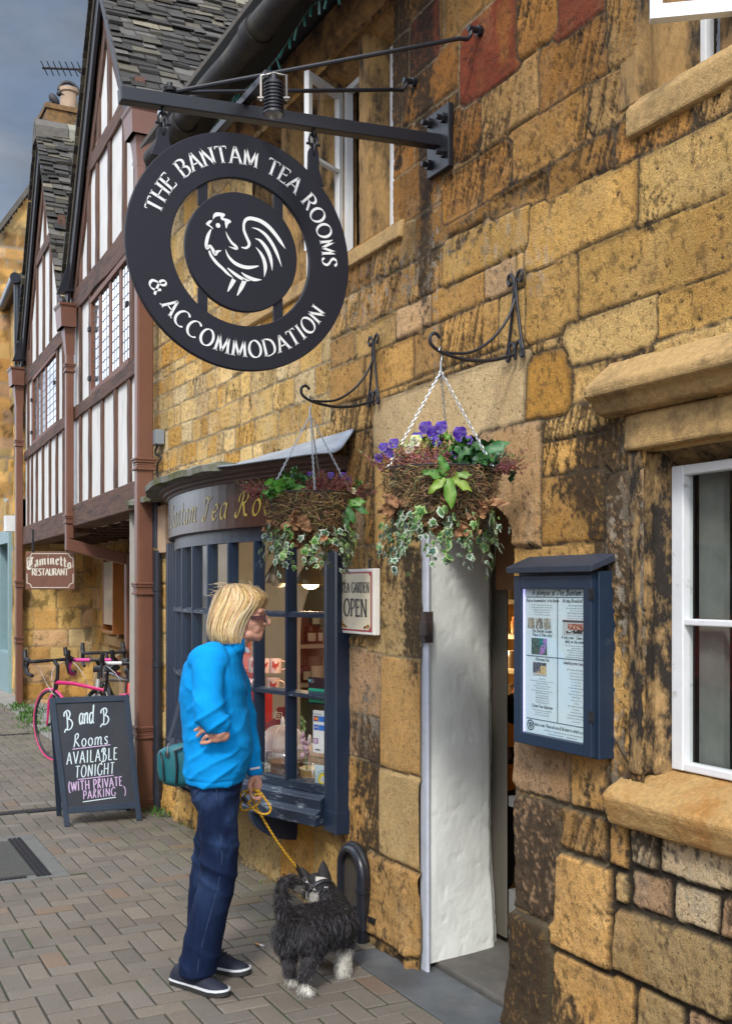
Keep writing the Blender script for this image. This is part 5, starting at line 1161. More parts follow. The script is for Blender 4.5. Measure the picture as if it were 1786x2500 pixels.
def cake(px, d, r_, h, c1, c2, lab):
    p = at(px, 1850, d); p.z = .614; t = thing('cake_stand', lab, 'cake', tuple(p), 0, 'cakes under glass domes'); m = MB()
    m.lathe([(0, 0), (r_*1.35, 0), (r_*1.4, .008), (0, .012)], p, 28); m.build('plate', pm('plate', (.6, .6, .58), .2), t, 40)
    m = MB(); rr2 = random.Random(px); m.lathe([(0, .013), (r_, .013), (r_*1.01, h*.45), (r_*.98, h*.5), (r_*1.02, h*.55), (r_*1.0, h*.95), (r_*.9, h), (0, h*1.02)], p, 26); m.build('sponge', c1, t, 50)
    m = MB(); m.lathe([(r_*.6, h), (r_*1.03, h*.93), (r_*1.04, h*1.02), (r_*.8, h*1.10), (0, h*1.12)], p, 26); m.build('icing', c2, t, 60)
    m = MB(); m.lathe([(r_*1.3, .013), (r_*1.3, h*1.55), (r_*1.22, h*1.66), (.02, h*1.72), (.015, h*1.85), (0, h*1.86)], p, 28); m.build('dome', M_clear, t, 60)
cake(700, .20, .085, .085, pm('choc_sponge', (.10, .045, .025), .8, .3, 30, .4, 60), pm('choc_icing', (.17, .09, .06), .5, .2, 20, .4, 40), 'chocolate cake under a glass dome in the bow window')
cake(766, .22, .075, .07, pm('gold_sponge', (.42, .23, .06), .8, .3, 30, .4, 60), pm('cream_icing', (.6, .5, .33), .5, .1), 'golden sponge cake under a glass dome by the right post of the bow window')
cake(655, .14, .06, .05, pm('cream_sponge', (.5, .42, .25), .8, .2), pm('white_icing', (.6, .57, .5), .5), 'pale sponge cake on a plate under glass, nearest the woman')
# foxglove-like flower stem
fl_ = thing('flower_stem', 'single stem of pale pink flowers standing in the bow window beside the card stickers', 'flowers', tuple(at(742, 1850, .12)))
m = MB(); a, b = at(748, 1880, .12), at(737, 1745, .12); m.tube([a, a.lerp(b, .5)+Vector((.01, 0, 0)), b], .003, 5); m.build('stem', pm('stem_green', (.10, .20, .04), .6), fl_)
rr = random.Random(2)
m = MB()
for k in range(26):
    f = k/26; q = a.lerp(b, .25+.73*f)+Vector((rr.uniform(-.022, .022), rr.uniform(-.02, .02), 0))*(1.15-f*.8); m.cur = (.22, .32, .10) if f > .6 else (.55, .36, .46); m.ell(q, .010*(1.2-f*.6), .01, .013*(1.2-f*.6), 7, 5)
m.build('blossom', pm('petal_attr', (1, 1, 1), .6, .1, attr=True), fl_, 60)
# stickers inside the right hand panes
def stick(px0, px1, py0, py1, name, lab, mat, dd=-.014):
    """flat card on the inner face of the glass between two photo columns"""
    aL = None
    def arcY(px, py):
        r = ray(px, py); lo, hi = 4.0, 8.0
        for _ in range(40):
            t = (lo+hi)/2; q = Vector(CAM)+r*t
            if math.hypot(q.x-BCX, q.y-BCY) > BR+dd: lo = t
            else: hi = t
        return q
    a, b = arcY(px0, (py0+py1)/2), arcY(px1, (py0+py1)/2); zt_, zb = arcY(px0, py0).z, arcY(px0, py1).z
    L0 = (b-a); L0.z = 0; w_ = L0.length; L0.normalize(); nrm = Vector((-1, -.1, 0)); nrm = Vector((L0.y, -L0.x, 0)); nrm = nrm if nrm.x < 0 else -nrm; c = (a+b)/2; c.z = (zt_+zb)/2; h_ = zt_-zb
    f = lambda u, v, n=0.0: c+L0*u+Vector((0, 0, 1))*v+nrm*n
    m = MB(); m.prism([f(-w_/2, -h_/2), f(w_/2, -h_/2), f(w_/2, h_/2), f(-w_/2, h_/2)], -nrm*.001); o = m.build(name, mat); tag(o, lab, 'sticker')
    return o, f, w_, h_
def quad(m, f, u0, u1, v0, v1, n=.0012): m.add([f(u0, v0, n), f(u1, v0, n), f(u1, v1, n), f(u0, v1, n)], [(0, 1, 2, 3)])
def disc(m, f, u, v, r_, n=.0014, r2=0):
    k = 20; P1 = [f(u+r_*math.cos(2*math.pi*i/k), v+r_*math.sin(2*math.pi*i/k), n) for i in range(k)]
    if r2 == 0: m.add(P1, [tuple(range(k))])
    else: m.add(P1+[f(u+r2*math.cos(2*math.pi*i/k), v+r2*math.sin(2*math.pi*i/k), n) for i in range(k)], [(i, (i+1) % k, k+(i+1) % k, k+i) for i in range(k)])
fl = lambda n, c: pm('print_'+n, c, .5, 0)
o, f, w_, h_ = stick(752, 800, 1652, 1718, 'hygiene_sticker', 'black food hygiene rating sticker with a green panel inside the right pane', fl('black', (.018, .018, .022)))
m = MB(); quad(m, f, -w_/2+.004, w_/2-.002, -h_/2+.010, .012); m.build('green_panel', fl('green', (.02, .50, .30)), o)
m = MB(); font_text(m, 'FOOD HYGIENE RATING', .0135, lambda u, v: f(u, v-.008, .002), False, -w_/2+.007)
for k in range(6): disc(m, f, -w_/2+.014+k*.0175, -h_/2+.030, .0075, .002, .006); font_text(m, '012345'[k], .009, lambda u, v: f(u, v-h_/2+.0268, .002), True, -w_/2+.014+k*.0175)
m.build('lettering', fl('black', 0), o)
m = MB(); disc(m, f, -w_/2+.012, h_/2-.018, .008); m.build('emblem', fl('teal', (.1, .45, .5)), o)
m = MB(); [font_text(m, t_, .006, lambda u, v: f(u, v+h_/2-.014-k*.007, .002), False, -w_/2+.023) for k, t_ in enumerate(('Food', 'Standards', 'Agency'))]; m.build('small_print', fl('white', (.7, .7, .7)), o)
o, f, w_, h_ = stick(764, 800, 1733, 1836, 'card_sticker', 'white card payment sticker with coloured card logos inside the lower right pane', fl('white', 0))
lg = [((.01, .02, .2), 'mastercard', .055), ((.03, .10, .45), 'visa', .012), ((.26, .03, .26), 'delta', -.055)]
for i, (c, nme, v) in enumerate(lg):
    m = MB(); quad(m, f, -w_/2+.006, -w_/2+.036, v-.005, v+.022); q = m.build('card_logo', fl(nme, c), o)
    if i == 0:
        m = MB(); disc(m, f, -w_/2+.017, v+.0085, .009, .0016); m.build('red_disc', fl('mred', (.6, .02, .02)), q); m = MB(); disc(m, f, -w_/2+.026, v+.0085, .009, .0018); m.build('amber_disc', fl('mamber', (.75, .30, .02)), q)
    if i == 1: m = MB(); font_text(m, 'VISA', .012, lambda u, vv: f(u, vv+v+.005, .0018), True, -w_/2+.021); m.build('lettering', fl('white', 0), q)
    if i == 2: m = MB(); disc(m, f, -w_/2+.021, v+.0085, .011, .0016, .008); ribbon(m, [(-w_/2+.018, v+.003), (-w_/2+.022, v+.015)], lambda a, b, s: .003, lambda a, b: f(a, b, .0018)); m.build('ring', fl('white', 0), q)
m = MB(); quad(m, f, -w_/2+.039, w_/2, .05, .077); quad(m, f, -w_/2+.039, w_/2, .007, .034); m.build('card_logo', fl('blue2', (.03, .16, .55)), o)
m = MB(); font_text(m, 'We welcome...', .010, lambda u, v: f(u, v+h_/2-.022, .0018), False, -w_/2+.004); font_text(m, 'barclays', .009, lambda u, v: f(u, v-h_/2+.012, .0018), False, -w_/2+.018) if 0 else None; quad(m, f, -w_/2+.018, -w_/2+.05, -h_/2+.012, -h_/2+.018); m.build('lettering', fl('ink', (.03, .03, .08)), o)
o, f, w_, h_ = stick(769, 800, 1866, 1934, 'round_emblem_sticker', 'pale sticker with round yellow and green house emblem in the lower right pane', fl('pale', (.55, .68, .72)))
cu_ = .012
m = MB(); disc(m, f, cu_, 0, .034, .0014); m.build('ring', fl('leaf', (.25, .42, .03)), o); m = MB(); disc(m, f, cu_, 0, .030, .0017); m.build('disc', fl('yellow', (.75, .55, .03)), o)
m = MB(); m.add([f(cu_-.014, -.014, .002), f(cu_+.014, -.014, .002), f(cu_+.014, .006, .002), f(cu_, .020, .002), f(cu_-.014, .006, .002)], [(0, 1, 2, 3, 4)]); m.build('house', fl('pale', 0), o)
m = MB(); font_text(m, '5', .022, lambda u, v: f(u, v-.009, .0024), True, cu_); m.build('numeral', fl('orange', (.6, .2, .02)), o)
m = MB()
for txt, a0, sg in (("YOU'RE WELCOME", 205, -1), ('A safe and trusted place', 160, 1)):
    for k, ch in enumerate(txt):
        an = R(a0+sg*k*(9.5 if sg < 0 else 7.2)); 
        def mp3(u, v, an=an, sg=sg):
            rr_ = .040+(v if sg < 0 else -v+.006); aa = an+(-u if sg < 0 else u)/.043; return f(cu_+rr_*math.cos(aa), rr_*math.sin(aa), .0016)
        if abs(math.cos(an)) < 2 and cu_+.045*math.cos(an) < w_/2-.002: font_text(m, ch, .0095, mp3, True)
m.build('lettering', fl('ink', 0), o)
# ================================================================== projecting sign on its iron arm
SY = 3.776
M_blk = pm('black_iron', (.009, .010, .015), .45, .2, 12, .10, 60, col2=(.05, .052, .055), c2s=30, c2lo=.68, c2hi=.74)
M_sign = pm('sign_black', (.0095, .0098, .017), .55, .12, 5, .03, 30, spec=.3)
M_let = pm('sign_white', (.70, .71, .70), .5, .05, 10, col2=(.40, .40, .38), c2s=30, c2lo=.64, c2hi=.72)
AR = thing('sign_arm', 'long black iron arm with stay rods and wall plate carrying the round tea room sign', 'sign bracket', (0, SY, 3.416))
a0, a1 = Vector((-.015, SY, 3.416)), Vector((-1.330, SY, 3.336))
m = MB(); m.bar(a0, a1, .05, .05); bevel(m.build('arm', M_blk, AR), .004)
m = MB(); m.box(-.035, -.012, SY-.085, SY+.085, 3.29, 3.545)
bevel(m.build('wall_plate', M_blk, AR), .003)
for y, z in ((-.055, 3.49), (.055, 3.51), (-.055, 3.35), (.058, 3.34)): m = MB(); m.cyl((-.03, SY+y, z), (-.075, SY+y, z), .011, 6); m.cyl((-.036, SY+y, z), (-.052, SY+y, z), .02, 6); m.build('bolt', M_blk, AR)
sh = a0.lerp(a1, .862)+Vector((0, 0, .035))
e1, e2 = W(1180, 88), W(1020, 212)
for e in (e1, e2):
    m = MB(); k = Vector((-.05, 0, -.02)); m.tube([sh, sh.lerp(e+Vector((-.11, 0, -.035)), .5), e+Vector((-.11, 0, -.035)), e+Vector((-.075, 0, -.03)), e+Vector((-.06, 0, -.01)), e+Vector((-.055, 0, .02))], .0085, 8); m.cyl(e+Vector((.01, 0, .015)), e+Vector((-.07, 0, .015)), .012, 8); m.cyl(e+Vector((-.002, 0, .015)), e+Vector((-.03, 0, .015)), .02, 8); m.build('stay_rod', M_blk, AR, 40)
m = MB(); m.cyl(sh+Vector((0, 0, -.01)), sh+Vector((0, 0, .035)), .011, 8); m.lathe([(.0, 0), (.024, 0), (.026, .012), (.0, .016)], sh+Vector((0, 0, .002)), 12); m.build('shackle', M_blk, AR, 40)
# cross bar with a spotlight hanging from each end
cbx, cbz = -.867, 3.405
m = MB(); m.bar((cbx, 3.53, cbz), (cbx, 4.22, cbz), .03, .03); bevel(m.build('cross_bar', M_blk, AR), .003)
def spot(y, label):
    t = thing('spotlight', label, 'spotlight', (cbx, y, cbz), 0, 'spotlights lighting the round sign'); p = Vector((cbx+.015, y-.008, cbz))
    m = MB(); q = p+Vector((0, 0, -.075)); prof = []
    for k in range(9): z = -.062+k*.012; prof += [(.036, z), (.036, z+.005), (.031, z+.006), (.031, z+.012)]
    m.lathe([(.0, -.066), (.038, -.066)]+prof+[(.026, .05), (.014, .055), (.013, .075), (0, .077)], q, 20); m.build('lamp_body', M_blk, t, 30)
    m = MB(); r_ = Vector((.889, -.457, 0)); m.tube([q-r_*.044+Vector((0, 0, -.02)), q-r_*.044+Vector((0, 0, .07)), q+Vector((0, 0, .078)), q+r_*.044+Vector((0, 0, .07)), q+r_*.044+Vector((0, 0, -.02))], .005, 6); m.cyl(q-r_*.056+Vector((0, 0, -.01)), q-r_*.03+Vector((0, 0, -.01)), .007, 8); m.cyl(q+r_*.056+Vector((0, 0, -.01)), q+r_*.03+Vector((0, 0, -.01)), .007, 8); m.build('yoke', pm('steel_grey', (.22, .2, .18), .4, .2, metal=.7), t)
    m = MB(); m.lathe([(0, -.0665), (.034, -.0665), (.034, -.068), (0, -.068)], q, 20); m.build('lens', pm('lens', (.3, .3, .3), .1), t)
spot(3.53, 'black finned spotlight hung from the near end of the cross bar on the sign arm'); spot(4.19, 'black finned spotlight hung from the far end of the cross bar behind the sign arm')
# the sign
SG = thing('hanging_sign', 'large round black tea room sign with white lettering and cockerel emblem', 'sign', (-.8755, SY, 2.847))
SCN = Vector((-.8755, SY, 2.847))
def SGm(u, v, n=0.0): return SCN+Vector((u, -n, v))
def annulus(m, r0, r1, n0, n1, k=96):
    c = [(math.cos(2*math.pi*i/k), math.sin(2*math.pi*i/k)) for i in range(k)]; rings = []
    vs = [SGm(r*a, r*b, n) for r, n in ((r1, n0), (r1, n1), (r0, n1), (r0, n0)) for a, b in c]
    m.add(vs, [(q*k+i, q*k+(i+1) % k, ((q+1) % 4)*k+(i+1) % k, ((q+1) % 4)*k+i) for q in range(4) for i in range(k)])
m = MB(); annulus(m, .271, .436, -.011, .011); bevel(m.build('ring', M_sign, SG, 40), .003)
m = MB(); annulus(m, .0, .219, -.011, .011) if 0 else m.prism([SGm(.219*math.cos(2*math.pi*i/96), .219*math.sin(2*math.pi*i/96), -.011) for i in range(96)], (0, -.022, 0)); bevel(m.build('disc', M_sign, SG, 40), .003)
for sx in (-.150, .145):
    for sz in (-1, 1): m = MB(); m.prism([SGm(sx-.018, sz*.15, -.006), SGm(sx+.018, sz*.15, -.006), SGm(sx+.018, sz*.262, -.006), SGm(sx-.018, sz*.262, -.006)], (0, -.010, 0)); m.build('strap', M_sign, SG)
for sx in (-.298, .290):
    zt = 3.336+(sx+1.33-.8755)*.061-.105-2.847
    pts = [(sx-.045, .30), (sx-.024, .36), (sx-.023, zt-.012)]+[(sx-.023*math.cos(t), zt+.023*math.sin(t)-.01) for t in [math.pi*k/8 for k in range(1, 8)]]+[(sx+.023, zt-.012), (sx+.024, .36), (sx+.045, .30)]
    m = MB(); m.prism([SGm(u, v, -.005) for u, v in pts], (0, -.010, 0)); bevel(m.build('hanging_tab', M_sign, SG), .002)
    c = SGm(sx, zt-.008); armz = 3.336+(sx-.8755+1.33)*.061-.025
    m = MB()
    def link(m, p, h_, w_, r_, turn):
        d = Vector((1, 0, 0)) if not turn else Vector((0, 1, 0)); m.tube([p+Vector((0, 0, h_*math.cos(t)))+d*w_*math.sin(t) for t in [2*math.pi*k/12 for k in range(12)]], r_, 6, closed=True)
    hh = (armz-c.z)/2.6
    link(m, c+Vector((0, 0, hh*.45)), hh*.75, .012, .0042, True); link(m, c+Vector((0, 0, hh*1.45)), hh*.72, .017, .005, False); link(m, c+Vector((0, 0, hh*2.35)), hh*.55, .011, .0042, True); m.cyl(c+Vector((-.028, 0, hh*1.0)), c+Vector((.028, 0, hh*1.0)), .005, 6)
    m.build('chain', M_blk, SG, 60)
def arc_text(m, txt, size, rb, a0, a1, inward=False, track=.12):
    n = text_w(txt, None, track)*size
    span = R(a1-a0)
    def f(u, v):
        if not inward: rr_ = rb+v; a = R(a0)+span*(u/n)
        else: rr_ = rb-v; a = R(a0)+span*(u/n)
        return SGm(rr_*math.cos(a), rr_*math.sin(a), .0125)
    stroke_text(m, txt, size, f, .158, .05, 12, True, None, track, 0, 1.0, False)
m = MB(); arc_text(m, 'THE BANTAM TEA ROOMS', .061, .323, 164, -1); arc_text(m, '& ACCOMMODATION', .061, .386, 203, 331, True, .12); m.build('lettering', M_let, SG)
# the cockerel
CKN = .0125
def ck(zx, zy): return ((zx-770)/750*.219, -(zy-837)/782*.219)
m = MB()
def poly(pts, sp=4):
    q = SPL([ck(*p) for p in pts]+[ck(*pts[0])], sp)[:-1]; m.add([SGm(u, v, CKN) for u, v in q], [tuple(range(len(q)))])
def stroke(pts, ws):
    q = SPL([(*ck(*p), w_*.219/765) for p, w_ in zip(pts, ws)], 6); n = len(q); i_ = [0]
    ribbon(m, [(a, b) for a, b, c in q], lambda dx, dy, s: max(.0012, q[min(n-1, int(round(s*(n-1))))][2]), lambda u, v: SGm(u, v, CKN))
poly([(376, 480), (378, 425), (400, 385), (440, 370), (515, 370), (535, 390), (512, 430), (555, 434), (600, 446), (615, 470), (578, 500), (553, 562), (534, 510), (528, 466), (495, 462), (476, 440), (470, 414), (430, 425), (396, 447)], 3)
poly([(370, 488), (330, 492), (283, 546), (330, 572), (382, 602), (362, 570), (328, 548), (350, 520)], 2)
m.add([SGm(*[a+b for a, b in zip(ck(443, 540), (.0087*math.cos(t), .0087*math.sin(t)))], CKN) for t in [2*math.pi*k/20 for k in range(20)]], [tuple(range(20))])
stroke([(352, 604), (318, 680), (296, 760), (290, 825), (303, 858), (338, 822), (372, 862), (405, 918), (430, 885), (488, 858)], [14, 40, 44, 42, 38, 34, 40, 44, 40, 4])
stroke([(544, 603), (575, 670), (622, 735), (675, 775), (692, 806), (650, 806), (585, 794)], [5, 22, 32, 38, 30, 22, 4])
stroke([(752, 775), (805, 780), (845, 752), (855, 705), (820, 630), (788, 550), (785, 470), (810, 410), (860, 380), (930, 378), (1020, 395), (1120, 450), (1215, 540), (1290, 630), (1352, 708)], [10, 28, 34, 40, 38, 36, 34, 40, 46, 48, 52, 54, 50, 40, 3])
stroke([(890, 497), (980, 508), (1080, 565), (1170, 670), (1240, 800), (1300, 955)], [5, 26, 42, 46, 38, 3])
stroke([(935, 633), (1010, 655), (1085, 735), (1135, 830), (1160, 930), (1170, 1026)], [5, 36, 52, 52, 34, 3])
stroke([(945, 747), (1010, 815), (1058, 905), (1075, 1005), (1060, 1126)], [5, 34, 48, 46, 3])
stroke([(540, 832), (575, 915), (645, 985), (730, 1022), (820, 1033), (900, 1018), (983, 991)], [4, 28, 42, 46, 46, 36, 14])
stroke([(328, 886), (355, 950), (425, 1030), (500, 1088), (570, 1148), (645, 1195)], [26, 34, 40, 36, 32, 4])
stroke([(568, 1076), (650, 1132), (740, 1180), (800, 1198), (872, 1203)], [16, 38, 44, 36, 4])
stroke([(752, 1108), (820, 1150), (920, 1178), (1025, 1168)], [10, 38, 46, 5])
stroke([(655, 1212), (612, 1300), (570, 1384)], [58, 46, 12]); stroke([(798, 1200), (750, 1310), (697, 1418)], [58, 52, 14])
m.build('emblem', M_let, SG)
# ================================================================== hanging baskets on scroll brackets
RGT, FWD = Vector((_c, -_s, 0)), Vector((-_s, -_c, 0))     # photo right, towards the viewer
M_bk = pm('bracket_iron', (.013, .014, .02), .45, .3, 20, .2, 80, col2=(.45, .44, .42), c2s=34, c2lo=.655, c2hi=.69)
def bracket(y, label):
    t = thing('basket_bracket', label, 'bracket', (0, y, 2.46), 0, 'wrought iron basket brackets'); x = -.024
    top = Vector((x, y, 2.715)); r_ = .0058
    m = MB(); m.tube(SPL([(x, y+.052, 2.465), (x, y+.040, 2.50), (x, y+.016, 2.62), (x, y+.006, 2.70), (x, y+.012, 2.735), (x, y+.032, 2.752), (x, y+.046, 2.735), (x, y+.036, 2.712), (x, y+.022, 2.722)]), r_, 8); m.build('scroll', M_bk, t, 60)
    m = MB(); m.tube(SPL([(x, y-.052, 2.465), (x, y-.040, 2.50), (x, y-.016, 2.62), (x, y-.006, 2.70), (x, y-.012, 2.735), (x, y-.032, 2.752), (x, y-.046, 2.735), (x, y-.036, 2.712), (x, y-.022, 2.722)]), r_, 8); m.build('scroll', M_bk, t, 60)
    m = MB(); m.tube(SPL([(x, y+.052, 2.465), (x, y+.05, 2.44), (x, y+.036, 2.445), (x, y+.034, 2.485), (x, y+.018, 2.50), (x, y+.002, 2.47), (x, y, 2.44), (x, y-.002, 2.47), (x, y-.018, 2.50), (x, y-.034, 2.485), (x, y-.036, 2.445), (x, y-.05, 2.44), (x, y-.052, 2.465)]), r_, 8); m.build('foot_scroll', M_bk, t, 60)
    m = MB(); m.tube(SPL([(x, y, 2.455), (-.12, y, 2.425), (-.22, y, 2.415), (-.32, y, 2.428), (-.372, y, 2.452), (-.380, y, 2.482), (-.360, y, 2.496), (-.340, y, 2.482)]), .0065, 8); m.build('arm', M_bk, t, 60)
    m = MB(); m.tube(SPL([(x, y, 2.655), (-.06, y, 2.575), (-.13, y, 2.495), (-.22, y, 2.442), (-.33, y, 2.432)]), .0055, 8); m.build('brace', M_bk, t, 60)
bracket(3.249, 'black scroll bracket with flaking paint holding the nearest basket above the doorway'); bracket(4.355, 'black scroll bracket above the bow window end, the farther of the pair')
M_strand = pm('moss_strand', (1, 1, 1), .95, .2, 30, attr=True); M_leaf = pm('leaf_attr', (1, 1, 1), .45, .15, 25, attr=True, spec=.4)
M_dry = pm('dry_leaf', (1, 1, 1), .85, .3, 30, .4, 60, attr=True); M_pet = pm('pansy_attr', (1, 1, 1), .55, .15, 40, attr=True); M_chain = pm('galvanised', (.42, .45, .47), .35, .2, metal=.8)
OVAL = [(0, -.5), (.16, -.40), (.27, -.15), (.28, .1), (.17, .36), (0, .52), (-.17, .36), (-.28, .1), (-.27, -.15), (-.16, -.40)]
IVY = [(0, -.5), (.16, -.42), (.42, -.46), (.34, -.2), (.52, .04), (.22, .12), (.0, .55), (-.22, .12), (-.52, .04), (-.34, -.2), (-.42, -.46), (-.16, -.42)]
def frame_of(n, up=Vector((0, 0, 1))):
    n = n.normalized(); x = up.cross(n)
    if x.length < .05: x = Vector((1, 0, 0))
    x.normalize(); return x, n.cross(x)
def leafpoly(m, c, n, up, shape, s, ci, co, fold=.25, spin=0):
    x, y = frame_of(n, up); ca, sa = math.cos(spin), math.sin(spin); x, y = x*ca+y*sa, y*ca-x*sa; n = n.normalized()
    vs = [c+n*(.06*s)]+[c+x*(u*s)+y*(v*s)-n*(abs(u)*fold*s) for u, v in shape]
    b = len(m.v); k = len(shape); m.cur = co; m.add(vs, [(0, 1+i, 1+(i+1) % k) for i in range(k)]); m.c[b] = ci
    # darker vein-side ring
    vs2 = [c+n*(.09*s)]+[c+n*(.035*s)+(q-c)*.66 for q in vs[1:]]; m.cur = ci; m.add(vs2, [(0, 1+i, 1+(i+1) % k) for i in range(k)])
def bigleaf(m, a, d, n, L_, wd, c1, c2, curl=.3):
    """long leaf from a along d"""
    d = d.normalized(); s_ = d.cross(n).normalized(); n = s_.cross(d).normalized(); rows = 7; vs = []; b = len(m.v)
    for i in range(rows):
        f = i/(rows-1); w_ = wd*math.sin(math.pi*min(1, .08+f*.92))**.7*(1 if f < 1 else .05); p = a+d*(L_*f)-n*(curl*L_*f*f); wv = .012*math.sin(i*2.1)
        vs += [p-s_*w_/2+n*(w_*.18+wv), p, p+s_*w_/2+n*(w_*.18-wv)]
    m.cur = c1; m.add(vs, [(3*i+k, 3*i+k+1, 3*i+4+k, 3*i+3+k) for i in range(rows-1) for k in (0, 1)])
    for i in range(rows): m.c[b+3*i+1] = c2
def basket(hook, label, seed, spec):
    rg = random.Random(seed); hx = Vector(hook); rim = Vector((hx.x, hx.y, 2.02)); RR = .188; HB = .205
    t = thing('hanging_basket', label, 'hanging basket', tuple(rim), 0, 'moss lined hanging baskets')
    P3 = lambda u, w_, z: rim+RGT*u+FWD*w_+Vector((0, 0, z))
    def surf(a, f, g=0.0): # a angle, f 0 rim..1 bottom
        r_ = (RR+g)*math.cos(min(f, 1)*math.pi/2)**.42; return P3(r_*math.sin(a), r_*math.cos(a), -HB*math.sin(f*math.pi/2)-g*f)
    m = MB(); k = 40; rings = []
    for i in range(13):
        f = i/12*.985; rings.append([surf(2*math.pi*j/k, f, -.008+.012*(rg.random()-.5)) for j in range(k)])
    m.cur = (.06, .04, .02); m.loft(rings, False); tp = [P3(RR*.97*math.sin(2*math.pi*j/k), RR*.97*math.cos(2*math.pi*j/k), -.005) for j in range(k)]; m.add(tp, [tuple(range(k))]); m.build('moss_liner', M_strand, t, 180)
    m = MB()
    for i in range(4200):
        a = rg.uniform(0, 2*math.pi); f = rg.random()**.9*.97; p = surf(a, f, rg.uniform(-.004, .014)); out = (p-rim-Vector((0, 0, -.08))).normalized()
        tng = Vector((rg.gauss(0, 1), rg.gauss(0, 1), rg.gauss(0, .8))); tng = (tng-out*tng.dot(out)*.75).normalized(); L_ = rg.uniform(.02, .065); bend = out*rg.uniform(-.006, .020); w_ = tng.cross(out).normalized()*rg.uniform(.0007, .0014)
        b = rg.choice(((.16, .095, .035), (.22, .145, .06), (.11, .065, .028), (.07, .042, .02), (.28, .20, .10))); b = tuple(q*rg.uniform(.8, 1.45) for q in b); m.cur = b
        q0, q1, q2 = p-tng*L_/2, p+bend, p+tng*L_/2; m.add([q0-w_, q0+w_, q1+w_, q1-w_, q2], [(0, 1, 2, 3), (3, 2, 4)])
    m.build('moss', M_strand, t)['kind'] = 'stuff'
    m = MB(); m.tube([surf(2*math.pi*j/48, 0, .012) for j in range(48)], .0028, 6, closed=True)
    for j in range(10): m.tube([surf(2*math.pi*j/10+.3, f/8, .011) for f in range(9)], .0018, 5)
    m.build('wire_frame', M_iron, t, 60)
    top = hx+Vector((0, 0, -.045)); hk = MB(); hk.tube(SPL([tuple(top), tuple(hx+Vector((.006, .004, -.02))), tuple(hx+Vector((.008, .006, .004))), tuple(hx+Vector((-.004, -.003, .014))), tuple(hx+Vector((-.012, -.006, 0)))]), .0024, 6); hk.tube([top+Vector((0, 0, .01)), top-Vector((0, 0, .03))], .0045, 6); hk.build('hook', M_chain, t, 60)
    for a in spec['chains']:
        e = surf(a, 0, .008); s0 = top-Vector((0, 0, .025)); n = int((e-s0).length/.0125); m = MB(); d = (e-s0).normalized(); x_, y_ = frame_of(d, Vector((1, 0, .2)))
        for i in range(n):
            p = s0.lerp(e, (i+.5)/n); w_ = x_ if i % 2 else y_
            m.tube([p+d*(.0095*math.cos(q))+w_*(.0042*math.sin(q)) for q in [2*math.pi*j/8 for j in range(8)]], .0013, 4, closed=True)
        m.build('chain', M_chain, t)
    # trailing variegated ivy
    m = MB(); stem = MB(); rgi = random.Random(seed+1); cnt = 0
    for i in range(spec.get('ivy', 56)):
        a = rgi.uniform(-2.3, 2.3) if rgi.random() < .85 else rgi.uniform(0, 6.28); f0 = rgi.uniform(.42, .78); p = surf(a, f0, .012); out = Vector((p.x-rim.x, p.y-rim.y, 0)); out = out.normalized() if out.length > .01 else FWD
        L_ = rgi.uniform(.04, .135)*(1.6 if rgi.random() < .10 else 1); n = int(L_/.021)+1; pts = [p]; q = p.copy(); dr = out*.6+Vector((0, 0, -.5))
        for k2 in range(n):
            dr = dr*.75+Vector((rgi.gauss(0, .22), rgi.gauss(0, .22), -.42)); q = q+dr.normalized()*.022; pts.append(q.copy())
            nn = (out+Vector((rgi.gauss(0, .45), rgi.gauss(0, .45), rgi.uniform(-.1, .6)))); s = rgi.choice((.016, .024, .03, .036, .048))*rgi.uniform(.8, 1.2)*(1-.35*k2/max(n, 1))
            pale = rgi.uniform(.7, 1.1); gk = rgi.random()
            ci = (.022+.03*gk, .075+.05*gk, .048-.01*gk) if rgi.random() < .6 else (.05, .15, .03); co = tuple(v*pale for v in ((.46, .52, .42) if rgi.random() < .55 else (.30, .42, .14)))
            leafpoly(m, q+Vector((rgi.gauss(0, .01), rgi.gauss(0, .01), rgi.gauss(0, .008))), nn, Vector((rgi.gauss(0, .4), rgi.gauss(0, .4), -1)), [(a*rgi.uniform(.75, 1.2), b*rgi.uniform(.8, 1.15)) for a, b in (IVY if rgi.random() < .8 else OVAL)], s, ci, co, .22, rgi.gauss(0, .5)); cnt += 1
        stem.tube(pts, .0012, 4)
    iv = m.build('ivy', M_leaf, t); stem.build('ivy_stem', pm('ivy_stem', (.07, .07, .03), .7), iv)
    # heather spikes
    m = MB(); rgh = random.Random(seed+2)
    for (u, w_, z, n, lean, tip, bc) in spec['heather']:
        for i in range(int(n*1.5)):
            b0 = P3(u+rgh.gauss(0, .030), w_+rgh.gauss(0, .030), z); d = Vector((rgh.gauss(0, .28), rgh.gauss(0, .28), 1))+RGT*lean; d.normalize(); L_ = rgh.uniform(.05, .115); k2 = int(L_/.0062)
            for j in range(k2):
                f = j/k2; p = b0+d*(L_*f)+Vector((0, 0, -.02*abs(lean)*f*f)); c = tip if f > .72 and rgh.random() < .6 else bc[rgh.randrange(len(bc))]; m.cur = tuple(v*rgh.uniform(.65, 1.3) for v in c)
                for e in range(2):
                    o = Vector((rgh.gauss(0, 1), rgh.gauss(0, 1), rgh.gauss(0, .6))).normalized()*.0052*(1.15-f*.6); s = .0042*(1.1-.5*f); x_, y_ = frame_of(o); m.add([p+o-x_*s, p+o+x_*s, p+o+y_*s*1.3, p+o*2.2], [(0, 1, 2), (0, 1, 3), (1, 2, 3), (2, 0, 3)])
    m.build('heather', M_dry, t)
    # leafy clumps
    m = MB(); rgl = random.Random(seed+3)
